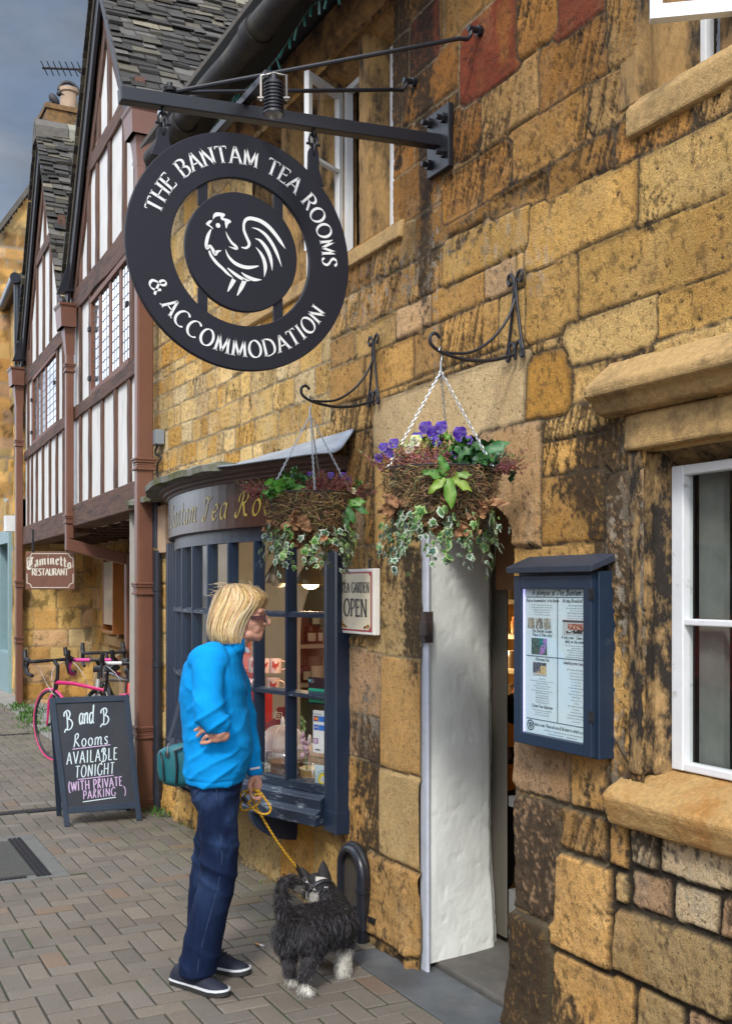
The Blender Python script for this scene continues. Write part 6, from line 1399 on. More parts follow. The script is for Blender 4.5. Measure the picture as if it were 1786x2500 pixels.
    for (u, w_, z, n, spread, s0, c1, c2) in spec['leaves']:
        for i in range(n):
            p = P3(u+rgl.gauss(0, spread), w_+rgl.gauss(0, spread), z+rgl.gauss(0, spread*.6)); nn = FWD*rgl.uniform(.2, 1)+Vector((rgl.gauss(0, .5), rgl.gauss(0, .5), rgl.uniform(.2, 1))); k_ = rgl.uniform(.6, 1.25)
            bigleaf(m, p, Vector((rgl.gauss(0, 1), rgl.gauss(0, 1), rgl.gauss(-.1, .5))), nn, s0*rgl.uniform(.7, 1.25), s0*.55, tuple(v*k_ for v in c1), tuple(v*k_ for v in c2), rgl.uniform(.05, .5))
    for (u, w_, z, du, dz, L_, wd, c1, c2) in spec.get('blades', []):
        bigleaf(m, P3(u, w_, z), RGT*du+Vector((0, 0, dz))+FWD*.3, FWD+Vector((0, 0, .3)), L_, wd, c1, c2, .25)
    m.build('foliage', M_leaf, t, 180)
    # pansies
    rgp = random.Random(seed+4)
    for (u, w_, z, s, col) in spec['pansy']:
        m = MB(); c = P3(u, w_, z); nn = FWD+Vector((rgp.gauss(0, .35), rgp.gauss(0, .35), rgp.uniform(-.1, .5))); x_, y_ = frame_of(nn); nn.normalize()
        for k2, (pa, pr, sz) in enumerate(((55, .36, .50), (125, .36, .50), (0, .34, .46), (180, .34, .46), (270, .36, .56))):
            pc = c+(x_*math.cos(R(pa))+y_*math.sin(R(pa)))*(pr*s)+nn*(.04*s*(k2 > 1)+.02*k2*s); vs = [pc]; kk = 12; b = len(m.v)
            for j in range(kk): q = 2*math.pi*j/kk; rad_ = sz*s*(1+.08*math.sin(3*q+k2)); vs.append(pc+(x_*math.cos(q)+y_*math.sin(q))*rad_+nn*(.12*s*math.sin(2*q+k2)))
            m.cur = tuple(v*rgp.uniform(.75, 1.25) for v in col); m.add(vs, [(0, 1+j, 1+(j+1) % kk) for j in range(kk)]); m.c[b] = tuple(v*.35 for v in col)
        m.build('pansy', M_pet, t)
    # crumpled dead leaves
    for (u, z, s) in spec['dead']:
        m = MB(); a = math.asin(max(-1, min(1, u/RR))); c = surf(a, min(.95, max(.05, -z/HB)), .012); rgd = random.Random(int(u*1e4)+seed)
        for i in range(9):
            d = Vector((rgd.gauss(0, .8), rgd.gauss(0, .8), -.6+rgd.gauss(0, .5))); k_ = rgd.uniform(.6, 1.15)
            bigleaf(m, c+Vector((rgd.gauss(0, s*.2), rgd.gauss(0, s*.2), rgd.gauss(s*.3, s*.2))), d, FWD+Vector((rgd.gauss(0, .8), rgd.gauss(0, .8), rgd.gauss(0, .6))), s*rgd.uniform(.7, 1.3), s*.6, (.40*k_, .22*k_, .11*k_), (.26*k_, .12*k_, .05*k_), rgd.uniform(-.6, .9))
        m.build('dead_leaf', M_dry, t)
GN, GD, GL_ = (.045, .15, .02), (.02, .085, .035), (.12, .24, .02); PUR = (.075, .022, .30); HB_ = [(.30, .115, .07), (.22, .07, .06), (.34, .16, .08), (.26, .10, .12)]
basket((-.337, 3.249, 2.435), 'nearest hanging basket with purple pansies, heather and variegated ivy above the doorway', 31, dict(
    chains=(-1.25, 1.05, 2.9), ivy=60,
    heather=[(-.10, .08, .0, 34, -.25, (.28, .36, .08), HB_), (-.02, .10, .0, 20, .0, (.30, .38, .10), HB_), (-.05, .02, .04, 14, -.1, (.34, .40, .12), HB_), (.21, .02, -.01, 26, .8, (.16, .20, .05), [(.20, .06, .06), (.16, .05, .06), (.24, .10, .06)]), (-.16, .02, .0, 12, -.7, (.30, .36, .1), HB_)],
    leaves=[(.05, .06, .05, 26, .035, .06, GN, GD), (.12, .07, .03, 16, .030, .055, GD, GN), (.17, .04, .02, 14, .03, .06, GD, (.03, .11, .05)), (.0, .0, .09, 14, .03, .045, GN, GL_), (-.15, .0, .05, 10, .03, .045, GN, GD), (.10, .0, .09, 12, .03, .06, GD, GN)],
    blades=[(.0, .20, -.04, -.2, 1, .07, .036, (.035, .15, .015), (.10, .24, .04)), (.0, .21, -.05, -.9, -.7, .075, .03, (.14, .24, .01), (.20, .30, .05)), (.01, .21, -.05, .1, -1, .10, .042, (.07, .20, .01), (.17, .29, .05)), (.02, .21, -.05, .9, -.5, .08, .03, (.15, .24, .015), (.22, .30, .05)), (.03, .20, -.04, 1, .1, .06, .025, (.09, .18, .015), (.14, .24, .04)), (-.01, .2, -.045, -.8, .3, .07, .03, (.05, .16, .02), (.1, .22, .04)), (.14, .06, .05, 1, .5, .10, .04, (.02, .12, .03), (.05, .16, .05))],
    pansy=[(-.055, .03, .145, .030, PUR), (-.03, .05, .125, .030, PUR), (.0, .02, .148, .028, PUR), (-.085, .04, .11, .025, PUR), (.065, .02, .125, .032, PUR), (.09, .04, .10, .022, PUR), (-.185, .05, .055, .026, PUR), (-.165, .07, .085, .024, PUR), (-.215, .04, .04, .022, PUR), (-.20, .05, .075, .022, PUR), (-.02, .06, .09, .022, PUR), (.04, .08, .045, .018, PUR), (-.09, .07, .095, .026, (.62, .58, .34)), (-.115, .09, .065, .022, (.60, .58, .40))],
    dead=[(-.165, -.085, .06), (-.075, -.15, .06), (.085, -.155, .06), (.15, -.09, .05)]))
basket((-.337, 4.355, 2.440), 'farther hanging basket with dark red heather and green primrose leaves by the bow window', 47, dict(
    chains=(-1.0, .15, 1.15, 2.9), ivy=64,
    heather=[(.02, .06, .0, 40, .15, (.20, .10, .06), [(.20, .05, .035), (.15, .04, .04), (.24, .08, .05)]), (.12, .06, .0, 40, .35, (.20, .10, .06), [(.20, .05, .035), (.15, .04, .04), (.24, .08, .05)]), (-.19, .04, -.01, 26, -.9, (.20, .20, .06), [(.20, .05, .05), (.15, .04, .04)]), (.20, .02, -.01, 14, .9, (.2, .2, .06), [(.2, .05, .05), (.16, .05, .04)]), (-.07, -.06, .02, 8, -.3, (.10, .11, .04), [(.07, .05, .03)]), (.03, -.06, .05, 6, 0, (.10, .11, .04), [(.07, .06, .03)])],
    leaves=[(-.10, .10, .02, 26, .032, .062, (.05, .20, .02), (.10, .28, .04)), (-.12, .13, .01, 10, .025, .075, (.06, .24, .025), (.12, .3, .05)), (-.04, .06, .06, 14, .03, .045, GN, GD), (.19, .03, .04, 8, .02, .035, (.08, .2, .03), GN)],
    blades=[(.17, .10, -.05, 1, .2, .075, .04, (.05, .18, .015), (.10, .22, .03)), (.18, .10, -.05, 1, -.5, .09, .028, (.025, .12, .02), (.05, .15, .04)), (.16, .11, -.06, .5, -1, .085, .036, (.025, .11, .02), (.05, .15, .04)), (.15, .10, -.08, .2, -1, .085, .03, (.025, .10, .02), (.05, .15, .04))],
    pansy=[(.145, .05, .075, .024, PUR), (.165, .03, .06, .022, PUR), (-.09, .0, .08, .02, PUR), (.0, -.03, .09, .02, PUR), (.09, .0, .085, .02, PUR), (-.10, .09, .06, .022, (.5, .5, .3)), (.19, .08, .01, .018, (.5, .5, .3))],
    dead=[(-.03, -.10, .075), (-.09, -.17, .06), (.05, -.16, .06), (.13, -.17, .06), (-.17, -.10, .05)]))
# ================================================================== menu case on the wall
MC = thing('menu_case', 'navy wooden menu case with sloping lid and glazed door on the wall by the doorway', 'menu case', (0, 2.97, 1.07))
XF = -.088; yR = W(1447, 1600, XF).y; yL = W(1252, 1600, XF).y; zB, zT = 1.062, 1.672
M_nvy2 = pm('menu_navy', (.013, .028, .056), .42, .15, 7, .10, 60, col2=(.05, .075, .10), c2s=11, c2lo=.63, c2hi=.74)
m = MB(); m.box(XF+.022, .012, yR, yL, zB, zT-.008); bevel(m.build('case', M_nvy2, MC), .004)
fw = .040
m = MB(); yr, yl = yR+.012, yL-.002
m.box(XF, XF+.0215, yr, yr+fw, zB+.006, zT-.02); m.box(XF, XF+.0215, yl-fw, yl, zB+.006, zT-.02); m.box(XF+.0005, XF+.021, yr+fw, yl-fw, zB+.006, zB+.006+fw); m.box(XF+.0005, XF+.021, yr+fw, yl-fw, zT-.02-fw*1.15, zT-.02)
dr = bevel(m.build('door', M_nvy2, MC), .003)
for z in (zT-.10, zB+.12): m = MB(); m.box(XF-.002, XF+.004, yr-.010, yr+.010, z, z+.035); m.cyl((XF-.004, yr-.002, z+.004), (XF-.004, yr-.002, z+.016), .004, 8); m.build('hinge', M_iron, dr)
m = MB(); m.hexa([(XF-.018, yR-.012, zT-.012), (.012, yR-.012, zT+.030), (.012, yL+.02, zT+.030), (XF-.018, yL+.02, zT-.012), (XF-.018, yR-.012, zT+.010), (.012, yR-.012, zT+.056), (.012, yL+.02, zT+.056), (XF-.018, yL+.02, zT+.010)]); bevel(m.build('lid', pm('lid_navy', (.028, .036, .055), .55, .3, 9, .2, 60), MC), .003)
py0, py1, pz0, pz1 = yr+fw-.004, yl-fw+.004, zB+fw, zT-.02-fw*1.1
m = MB(); m.add([(XF+.006, py0, pz0), (XF+.006, py1, pz0), (XF+.006, py1, pz1), (XF+.006, py0, pz1)], [(0, 1, 2, 3)]); m.build('pane', glass_mat('menu_glass', (.93, .97, .98), .02, .9), dr)
M_pap = pm('menu_paper', (.66, .76, .78), .7, .03, 4)
m = MB(); m.box(XF+.019, XF+.0213, py0, py1, pz0, pz1); pp = m.build('menu_sheet', M_pap, MC)
m = MB(); m.box(XF+.012, XF+.018, py1-.006, py1-.003, pz0, pz1); m.build('light_strip', emit_mat('led_strip', (.55, .5, 1.0), .5), MC)
pw, ph = py1-py0, pz1-pz0
def MF(u, v, n=0.0): return Vector((XF+.0178-n, py1-u, pz1-v*ph/.572))     # u from the left edge, v from the top
ink = pm('menu_ink', (.035, .045, .055), .6, .0); INK = MB()
def mtext(t, u, v, s, wide=1.0, font=False, w_=None):
    mp_ = lambda a, b: MF(u+a*wide, v-b)
    if font: font_text(INK, t, s, mp_)
    else: stroke_text(INK, t, s, mp_, .16, .10, 40, False, SCRIPT, .10, .15, .85, lc=1.0)
L0, L1, L2 = .022, pw*.54, pw
lines = MB()
for v in (.032, .262, .508): lines.add([MF(.016, v), MF(pw, v), MF(pw, v+.003), MF(.016, v+.003)], [(0, 1, 2, 3)])
lines.add([MF(L1, .034), MF(L1+.004, .034), MF(L1+.004, .508), MF(L1, .508)], [(0, 1, 2, 3)]); lines.build('ruled_line', pm('rule_grey', (.10, .14, .17), .6, 0), pp)
cl, crr = (L0+L1)/2, (L1+pw)/2+.02
stroke_text(INK, 'A glimpse of The Bantam', .021, lambda a, b: MF(pw*.52+a, .026-b), .16, .10, 40, False, SCRIPT, .1, .15, .9)
mtext('"Boutique Accommodation" at the Bantam', cl, .052, .0115, .82); mtext('All day Breakfast at the', crr, .052, .0125)
sm_l = ['A warm welcome awaits you in our rooms', 'all with en suite bathrooms and garden views', 'Breakfast is served in the tea rooms', 'Please ask inside for a brochure', 'or to see one of our rooms today']
for k, t_ in enumerate(sm_l): mtext(t_, cl, .066+k*.0095, .0066, 1, True)
for k, t_ in enumerate(['Bantam English Breakfast', 'bacon, sausage, egg, mushroom, tomato', 'with toast and preserves', 'Bantam Vegetarian Breakfast', 'mushrooms, tomato, egg and beans', 'Smoked Salmon with scrambled egg']): mtext(t_, crr, .066+k*.0095, .0066 if k % 3 else .008, 1, True)
mtext('The Bantam Garden', cl, .170, .0115); mtext('"Peace & Tranquility"', cl, .185, .0115)
mtext('A tasty treat - Cakes & Scones', crr, .188, .0115, .9); mtext('daily on the premises', crr, .203, .0115)
for k, t_ in enumerate(['All of our cakes and scones are baked here', 'Selection of cakes', 'Bantam Plain Scone - jam and cream', 'Fruit Scone - jam and cream', 'Cheese Scone - butter and chutney', 'Toasted Crumpets and buttered teacakes']): mtext(t_, crr, .215+k*.0085, .0064, 1, True)
mtext('Afternoon Tea', cl, .280, .0115); mtext('Something more Substantial', crr, .283, .0115, .9)
for k, t_ in enumerate(['Cream Tea', 'two scones with jam, clotted cream and a pot of tea', 'Complete Cream Tea', 'sandwiches, scones and a slice of cake', 'Afternoon Tea for one', 'finger sandwiches, scone, cake and a pot of tea', 'Special Afternoon Tea', 'with a glass of sparkling wine', 'Bantam Afternoon Tea', 'the full stand for two to share', 'Savoury Afternoon Tea']): mtext(t_, cl, .352+k*.0092, .0062 if k % 2 else .0078, 1, True)
mtext('Gluten Free Selection', cl, .462, .0115)
for k, t_ in enumerate(['Most of our dishes can be made gluten free', 'Please ask for our list of cakes', 'and let us know of any allergies']): mtext(t_, cl, .474+k*.009, .0064, 1, True)
for k, t_ in enumerate(['BLT Toasties and Sandwiches', 'served with salad and crisps', 'on white or granary bread', 'Cheese Scone Special', 'with soup of the day', 'Brie and Bacon Baps', 'on fresh bread with salad', 'Bantam Ploughmans', 'cheddar, ham, pickle and bread', 'Jacket Potato', 'cheese, beans or tuna', 'Omelette', 'ham, cheese or mushroom', 'Pastry Quiche', 'with salad and coleslaw', 'served with new potatoes', 'Smoked Salmon and Cream Cheese', 'on granary bread']): mtext(t_, crr, .305+k*.0112, .0064 if k % 3 else .008, 1, True)
mtext('To book a room, Please ask one of the team or contact us on the info', pw*.60, .534, .0125, .78)
mtext('T: 01386 840386  |  E: info@bantamtearooms.co.uk  |  W: www.bantamtearooms.co.uk', pw*.62, .548, .0068, .85, True)
mtext('facebook.com/thebantamtearooms          @thebantamtearooms', pw*.62, .559, .0066, .9, True)
for r0, r1 in ((.017, .020), (.009, .011), (.003, .0055)): ribbon(INK, [(.040+(r0+r1)/2*math.cos(t), .535+(r0+r1)/2*1.0*math.sin(t)) for t in [2*math.pi*k/24 for k in range(25)]], lambda a, b, s: (r1-r0)*1.4, lambda u, v: MF(u, v))
INK.build('printing', ink, pp)
def photo_print(u0, u1, v0, v1, name, bands, seed):
    """small printed photograph as a mosaic of patches"""
    m = MB(); rg = random.Random(seed); nx_, ny_ = 14, 12
    for i in range(nx_):
        for j in range(ny_):
            c = bands(i/nx_, j/ny_, rg); m.cur = c; a, b = u0+(u1-u0)*i/nx_, u0+(u1-u0)*(i+1)/nx_; p, q = v0+(v1-v0)*j/ny_, v0+(v1-v0)*(j+1)/ny_
            m.add([MF(a, p, .0003), MF(b, p, .0003), MF(b, q, .0003), MF(a, q, .0003)], [(0, 1, 2, 3)])
    m.build('printed_photo', pm('print_attr', (1, 1, 1), .5, .1, 200, attr=True), pp)
def gray(i, j, rg, w=(.45, .43, .36)): k = rg.choice((.25, .6, 1, 1.2)); return tuple(q*k for q in w)
photo_print(.024, .064, .115, .155, 'p', lambda i, j, g: (.30, .22, .14) if i > .55 and i < .75 else gray(i, j, g), 1)
photo_print(.070, .112, .115, .155, 'p', lambda i, j, g: (.06, .05, .04) if abs(abs(i-.5)-j*.5) < .07 else gray(i, j, g, (.5, .49, .44)), 2)
photo_print(.118, .156, .115, .155, 'p', lambda i, j, g: (.5, .52, .46) if i > .5 and j < .6 and g.random() < .7 else gray(i, j, g, (.40, .38, .30)), 3)
photo_print(.046, .134, .193, .256, 'p', lambda i, j, g: ((.36, .18, .42) if abs((i-.75)+(j-.5)*.35) < .16 and g.random() < .8 else ((.02, .16, .12) if i > .45 and j < .5 else (g.choice(((.03, .07, .03), (.12, .13, .09), (.07, .10, .05)))))), 4)
photo_print(.054, .130, .287, .337, 'p', lambda i, j, g: (g.choice(((.55, .36, .12), (.62, .48, .24))) if (i > .55 and .2 < j < .85) or (.3 < i < .5 and j > .6) else ((.50, .5, .48) if j > .75 else (.06, .06, .08) if g.random() < .6 else (.2, .16, .14))), 5)
photo_print(L1+.03, pw-.002, .118, .172, 'p', lambda i, j, g: (g.choice(((.45, .16, .12), (.55, .35, .26), (.25, .08, .05))) if .2 < j < .6 and i > .15 else ((.035, .03, .028) if .5 < j < .9 and i > .1 and g.random() < .7 else (.5, .52, .5) if j > .15 else (.08, .08, .08))), 6)
# ================================================================== tea garden sign
OP = thing('wall_sign', 'cream enamel sign with red border announcing the tea garden, hung beside the bow window', 'sign', (-.02, 4.58, 1.55))
yl, yr = W(826, 1470, -.045).y, W(912, 1470, -.045).y; zt, zb = W(869, 1389, -.045).z, W(869, 1548, -.045).z
m = MB(); m.box(-.044, -.012, yr, yl, zb, zt); bevel(m.build('board', pm('enamel_white', (.72, .70, .64), .35, .08, 12, .05, 40, col2=(.35, .28, .18), c2s=16, c2lo=.66, c2hi=.72), OP), .004)
ow, oh = yl-yr, zt-zb; cy, cz = (yl+yr)/2, (zt+zb)/2
OF = lambda u, v, n=0: Vector((-.0455-n, cy-u, cz+v))
m = MB(); q_ = lambda m, a, b, c, d, n: m.add([OF(a, c, n), OF(b, c, n), OF(b, d, n), OF(a, d, n)], [(0, 1, 2, 3)])
q_(m, -ow/2+.018, ow/2-.018, -oh/2+.014, oh/2-.014, 0); m.build('red_border', pm('border_red', (.36, .012, .015), .4, .05), OP)
m = MB(); X_, Z_ = ow/2-.028, oh/2-.0215; c = .022
m.add([OF(a, b, .0012) for a, b in ((-X_, -Z_), (X_-c, -Z_), (X_, -Z_+c*.7), (X_, Z_-c*.7), (X_-c, Z_), (-X_+c, Z_), (-X_, Z_-c*.7))], [tuple(range(7))]); m.build('cream_panel', pm('enamel_cream', (.68, .60, .42), .35, .05, 5), OP)
m = MB(); stroke_text(m, 'TEA GARDEN', .046, lambda u, v: OF(u, v+.042, .003), .17, .07, 15, True, None, .12, 0, .85*.93/1.0)
bb = list(m.v); wid = max(p[1] for p in bb)-min(p[1] for p in bb); k_ = .78*ow/wid; m.v = [(p[0], cy+(p[1]-cy)*k_, p[2]) for p in bb]
m2 = MB(); stroke_text(m2, 'OPEN', .078, lambda u, v: OF(u, v-.068, .003), .17, .07, 15, True, None, .12); bb = list(m2.v); wid = max(p[1] for p in bb)-min(p[1] for p in bb); k_ = .66*ow/wid; m2.v = [(p[0], cy+(p[1]-cy)*k_, p[2]) for p in bb]
m.add(m2.v, m2.f); m.build('lettering', pm('sign_ink', (.02, .018, .025), .4, 0), OP)
m = MB(); rg = random.Random(1)
for sx in (-1, 1):
    for i in range(16): u = sx*(X_-.012-rg.random()*.05); v = -Z_+.010+rg.random()*.035*(1-abs(abs(u)-X_)/.06); m.add([OF(u+.007*math.cos(t), v+.0045*math.sin(t), .003) for t in [2*math.pi*k/6 for k in range(6)]], [tuple(range(6))])
m.build('corner_ornament', pm('ornament', (.55, .25, .03), .5, 0), OP)
m = MB(); m.tube([(-.02, cy-.09, zt-.004), (-.02, cy-.09, zt+.035), (-.005, cy-.09, zt+.045)], .005, 6); m.build('hanger', M_iron, OP)
# ================================================================== small wall things
t = thing('boot_scraper', 'black iron arched boot scraper niche set low in the wall by the doorway', 'boot scraper', (0, 4.57, 0))
ya, yb = W(890, 2200, -.05).y, W(846, 2200, -.03).y; zs_ = .295; ry = (yb-ya)/2; yc_ = (ya+yb)/2
m = MB(); path = [(-.062, ya, .0), (-.062, ya, .12), (-.062, ya, zs_)]+[(-.062, yc_-ry*math.cos(q), zs_+.105*math.sin(q)) for q in [math.pi*k/14 for k in range(1, 14)]]+[(-.062, yb, zs_), (-.062, yb, .14), (-.062, yb, .06)]
m.tube(path, [.027, .027, .027]+[.027-.009*k/13 for k in range(13)]+[.018, .018, .018], 12)
for z in (.07, .235): m.tube([(-.062, ya, z-.010), (-.062, ya, z+.010)], .034, 12)
m.build('arch', pm('pitch_black', (.016, .018, .026), .32, .3, 10, .2, 50), t, 50)
m = MB(); m.tube([(-.045, q[1], q[2]+.012) for q in path], [.022]*len(path), 8); m.build('flange', M_iron, t, 50)
m = MB(); m.prism([(-.050, ya+.01, .10), (-.050, yb-.01, .10)]+[(-.050, yc_+ry*.9*math.cos(q), zs_+.09*math.sin(q)) for q in [math.pi*k/10 for k in range(11)]], (.04, 0, 0)); m.build('recess', pm('recess_dark', (.05, .038, .026), .95, .4, 20, .4, 60), t)
m = MB(); m.box(-.05, -.035, ya-.03, ya-.085, .10, .125); m.box(-.062, -.03, yc_-.03, yc_-.01, .10, .14); m.build('scraper_bar', M_iron, t)
t = thing('junction_box', 'small grey electrical junction box with hanging cable on the stone beside the brown downpipe', 'junction box', (-.03, 7.72, 2.78))
p = W(382, 1068, -.05); m = MB(); m.box(-.075, -.01, p.y-.07, p.y+.07, p.z-.055, p.z+.05); bevel(m.build('box', pm('box_grey', (.22, .25, .28), .5, .1), t), .005)
m = MB(); m.tube(SPL([(-.04, p.y, p.z-.05), (-.05, p.y+.03, p.z-.11), (-.03, p.y-.05, p.z-.15), (-.05, p.y-.02, p.z-.2), (-.04, p.y, p.z-.3), (-.04, p.y, p.z-.42)]), .008, 6); m.build('cable', M_iron, t, 60)
m = MB(); y_ = W(385, 1700, -.05).y; m.tube([(-.05, y_, 0), (-.05, y_, 1.88)], .031, 14); m.tube([(-.05, W(382, 1170, -.05).y, 1.9), (-.05, W(382, 1170, -.05).y, 2.36)], .03, 12)
for z in (.45, 1.05, 1.6): m.tube([(-.05, y_, z-.012), (-.05, y_, z+.012)], .037, 14)
tag(m.build('drainpipe', pm('drain_navy', (.020, .024, .036), .4, .25, 12, .1, 50), None, 50), 'thin black round drainpipe running down beside the left end of the bow window', 'drainpipe')
m = MB(); p = W(1038, 1535, -.0); m.box(-.012, .03, p.y-.015, p.y+.02, 1.38, 1.51); m.box(-.03, -.012, p.y-.055, p.y-.0, 1.41, 1.47); bevel(m.build('door_catch', pm('rusty_catch', (.05, .035, .03), .6, .4, 20, .3, 80), TEA), .003)
# weeds and moss at the foot of the walls
wd = MB(); rg = random.Random(77)
def tuft(p, n, hgt, sp):
    for i in range(n):
        b = Vector((p[0]+rg.gauss(0, sp), p[1]+rg.gauss(0, sp), 0)); d = Vector((rg.gauss(0, .5), rg.gauss(0, .5), 1)).normalized(); L_ = hgt*rg.uniform(.4, 1.1); s = Vector((rg.gauss(0, 1), rg.gauss(0, 1), 0)).normalized()*L_*.10; k = rg.uniform(.6, 1.3); wd.cur = (.06*k, .15*k, .02*k)
        e = b+d*L_+Vector((d.x, d.y, -.3))*L_*.4; mid = b+d*L_*.6; wd.add([b-s, b+s, mid+s, mid-s, e], [(0, 1, 2, 3), (3, 2, 4)])
for k in range(30): f_ = rg.random()**1.5; tuft((.30+rg.gauss(0, .10)-.28*f_, 15.4-3.0*f_, 0), 24, .09*(1-.5*f_), .06)
for k in range(10): tuft((-.06+rg.uniform(-.06, .02), 7.6+rg.uniform(-.2, .25), 0), 16, .06, .04)
for k in range(40): tuft((-.07+rg.uniform(-.05, .03), rg.uniform(4.5, 7.6), 0), 8, .022, .03)
for k in range(18): tuft((rg.uniform(-.75, -.2), rg.uniform(4.6, 6.8), 0), 5, .015, .02)
wd.build('weeds', pm('weed_attr', (1, 1, 1), .7, .1, attr=True), kind='stuff')
ct = thing('cigarette_end', 'cigarette end with orange filter lying on the bricks between the woman and the dog', 'cigarette', tuple(G(635, 2310)))
a = G(624, 2306)+Vector((0, 0, .005)); b = G(644, 2312)+Vector((0, 0, .005)); m = MB(); m.tube([a, a.lerp(b, .5)], .004, 8); m.build('filter', pm('filter_orange', (.6, .25, .05), .7), ct); m = MB(); m.tube([a.lerp(b, .505), b], .004, 8); m.build('paper', pm('white_p', (.7, .7, .68), .7), ct)
# ================================================================== chalkboard
AB = thing('chalkboard', 'navy framed chalkboard on the pavement advertising rooms in white and lilac chalk', 'chalkboard', tuple(G(250, 2012)))
bl, br = G(158, 2019), G(346, 2003); ux = (br-bl).normalized(); wd2 = (br-bl).length; bk = Vector((-ux.y, ux.x, 0)); bk = bk if bk.y > 0 else -bk
tilt = R(13); upv = Vector((0, 0, 1))*math.cos(tilt)+bk*math.sin(tilt); nf = (-bk*math.cos(tilt)+Vector((0, 0, 1))*math.sin(tilt)); cb = (bl+br)/2; LH = .875; TP = .045
def AF(u, v, n=0.0, back=False):
    if not back: return cb+ux*(u*(1+.05*v/LH)-.062*v/LH)+upv*v+nf*n
    t2 = R(13); top = cb+upv*LH; base = cb+bk*(2*LH*math.sin(tilt)); d = (top-base).normalized(); nb = Vector((d.y*0, 0, 0)); nb = bk*math.cos(tilt)+Vector((0, 0, 1))*math.sin(tilt); return base+ux*(u*(1+.05*v/LH)-.062*v/LH)+d*v+nb*n
M_bnv = pm('board_navy', (.020, .034, .058), .45, .2, 8, .15, 60, col2=(.60, .58, .52), c2s=9, c2lo=.705, c2hi=.72)
hw = wd2/2
def plank(m, u0, u1, v0, v1, n0, n1, back=False): m.hexa([AF(u0, v0, n0, back), AF(u1, v0, n0, back), AF(u1, v0, n1, back), AF(u0, v0, n1, back), AF(u0, v1, n0, back), AF(u1, v1, n0, back), AF(u1, v1, n1, back), AF(u0, v1, n1, back)])
for s_ in (-1, 1):
    m = MB(); plank(m, s_*hw-(.036 if s_ > 0 else 0), s_*hw+(.036 if s_ < 0 else 0), 0, LH, -.012, .012); bevel(m.build('leg', M_bnv, AB), .003)
    m = MB(); plank(m, s_*hw-(.036 if s_ > 0 else 0), s_*hw+(.036 if s_ < 0 else 0), 0, LH-.01, -.012, .012, True); bevel(m.build('leg', M_bnv, AB), .003)
m = MB(); plank(m, -hw+.036, hw-.036, LH-.042, LH, -.011, .011); bevel(m.build('rail', M_bnv, AB), .003)
m = MB(); plank(m, -hw+.036, hw-.036, .085, .128, -.011, .011); bevel(m.build('rail', M_bnv, AB), .003)
M_slate2 = pm('chalk_slate', (.024, .028, .038), .6, .25, 5, .05, 30, col2=(.04, .045, .055), c2s=3, c2lo=.5, c2hi=.8)
m = MB(); plank(m, -hw+.034, hw-.034, .125, LH-.04, -.006, .003); m.build('writing_panel', M_slate2, AB)
m = MB(); plank(m, -hw+.034, hw-.034, .10, LH-.04, -.003, .003, True); m.build('back_panel', M_slate2, AB)
k = .875/700
def CV(u, v): return AF(u, v, .0042)
def zc(zx, zy): return ((zx-545)*k*.93, (1165-zy)*k)
cbk = MB(); lil = MB()
def chalk(mb, t, x0, x1, y0, y1, sh=.08, th=.085, track=.10):
    """fit one chalk line between two columns and rows of the board"""
    size = (y0-y1)*k; want = (x1-x0)*k*.93/size; nat = text_w(t, CHALK, 0, 1.0); xs = (want-sh-track*(len(t)-1))/nat
    u, v = zc(x0, y0); stroke_text(mb, t, size, lambda a, b: CV(u+a, v+b+a*.045), th, th*.72, 30, False, CHALK, track, sh, xs, False, 0, 1.0)
chalk(cbk, 'B', 388, 440, 640, 545, .05, .075); chalk(cbk, 'and', 468, 562, 618, 518, .1, .075, .02); chalk(cbk, 'B', 592, 648, 622, 540, .1, .085)
chalk(cbk, 'Rooms', 424, 628, 742, 672, .12, .085); chalk(cbk, 'AVAILABLE', 374, 672, 834, 768, .12, .09, .12); chalk(cbk, 'TONIGHT', 412, 646, 908, 846, .16, .09, .12)
chalk(lil, '(WITH PRIVATE', 368, 680, 980, 930, .06, .11, .10); chalk(lil, 'PARKING', 444, 636, 1026, 982, .1, .11, .14); chalk(lil, ')', 680, 694, 1018, 975, .0, .09)
def und(mb, x0, x1, y0, y1, w_): ribbon(mb, [zc(x0+(x1-x0)*i/8, y0+(y1-y0)*i/8) for i in range(9)], lambda a, b, s: w_, CV)
und(lil, 415, 632, 752, 739, .0055); und(lil, 425, 632, 918, 908, .0055); und(cbk, 440, 632, 1040, 1028, .0055)
lil.build('lettering', pm('chalk_lilac', (.62, .45, .68), .9, .15, 120), AB); cbk.build('lettering', pm('chalk_white', (.62, .74, .78), .9, .15, 120), AB)
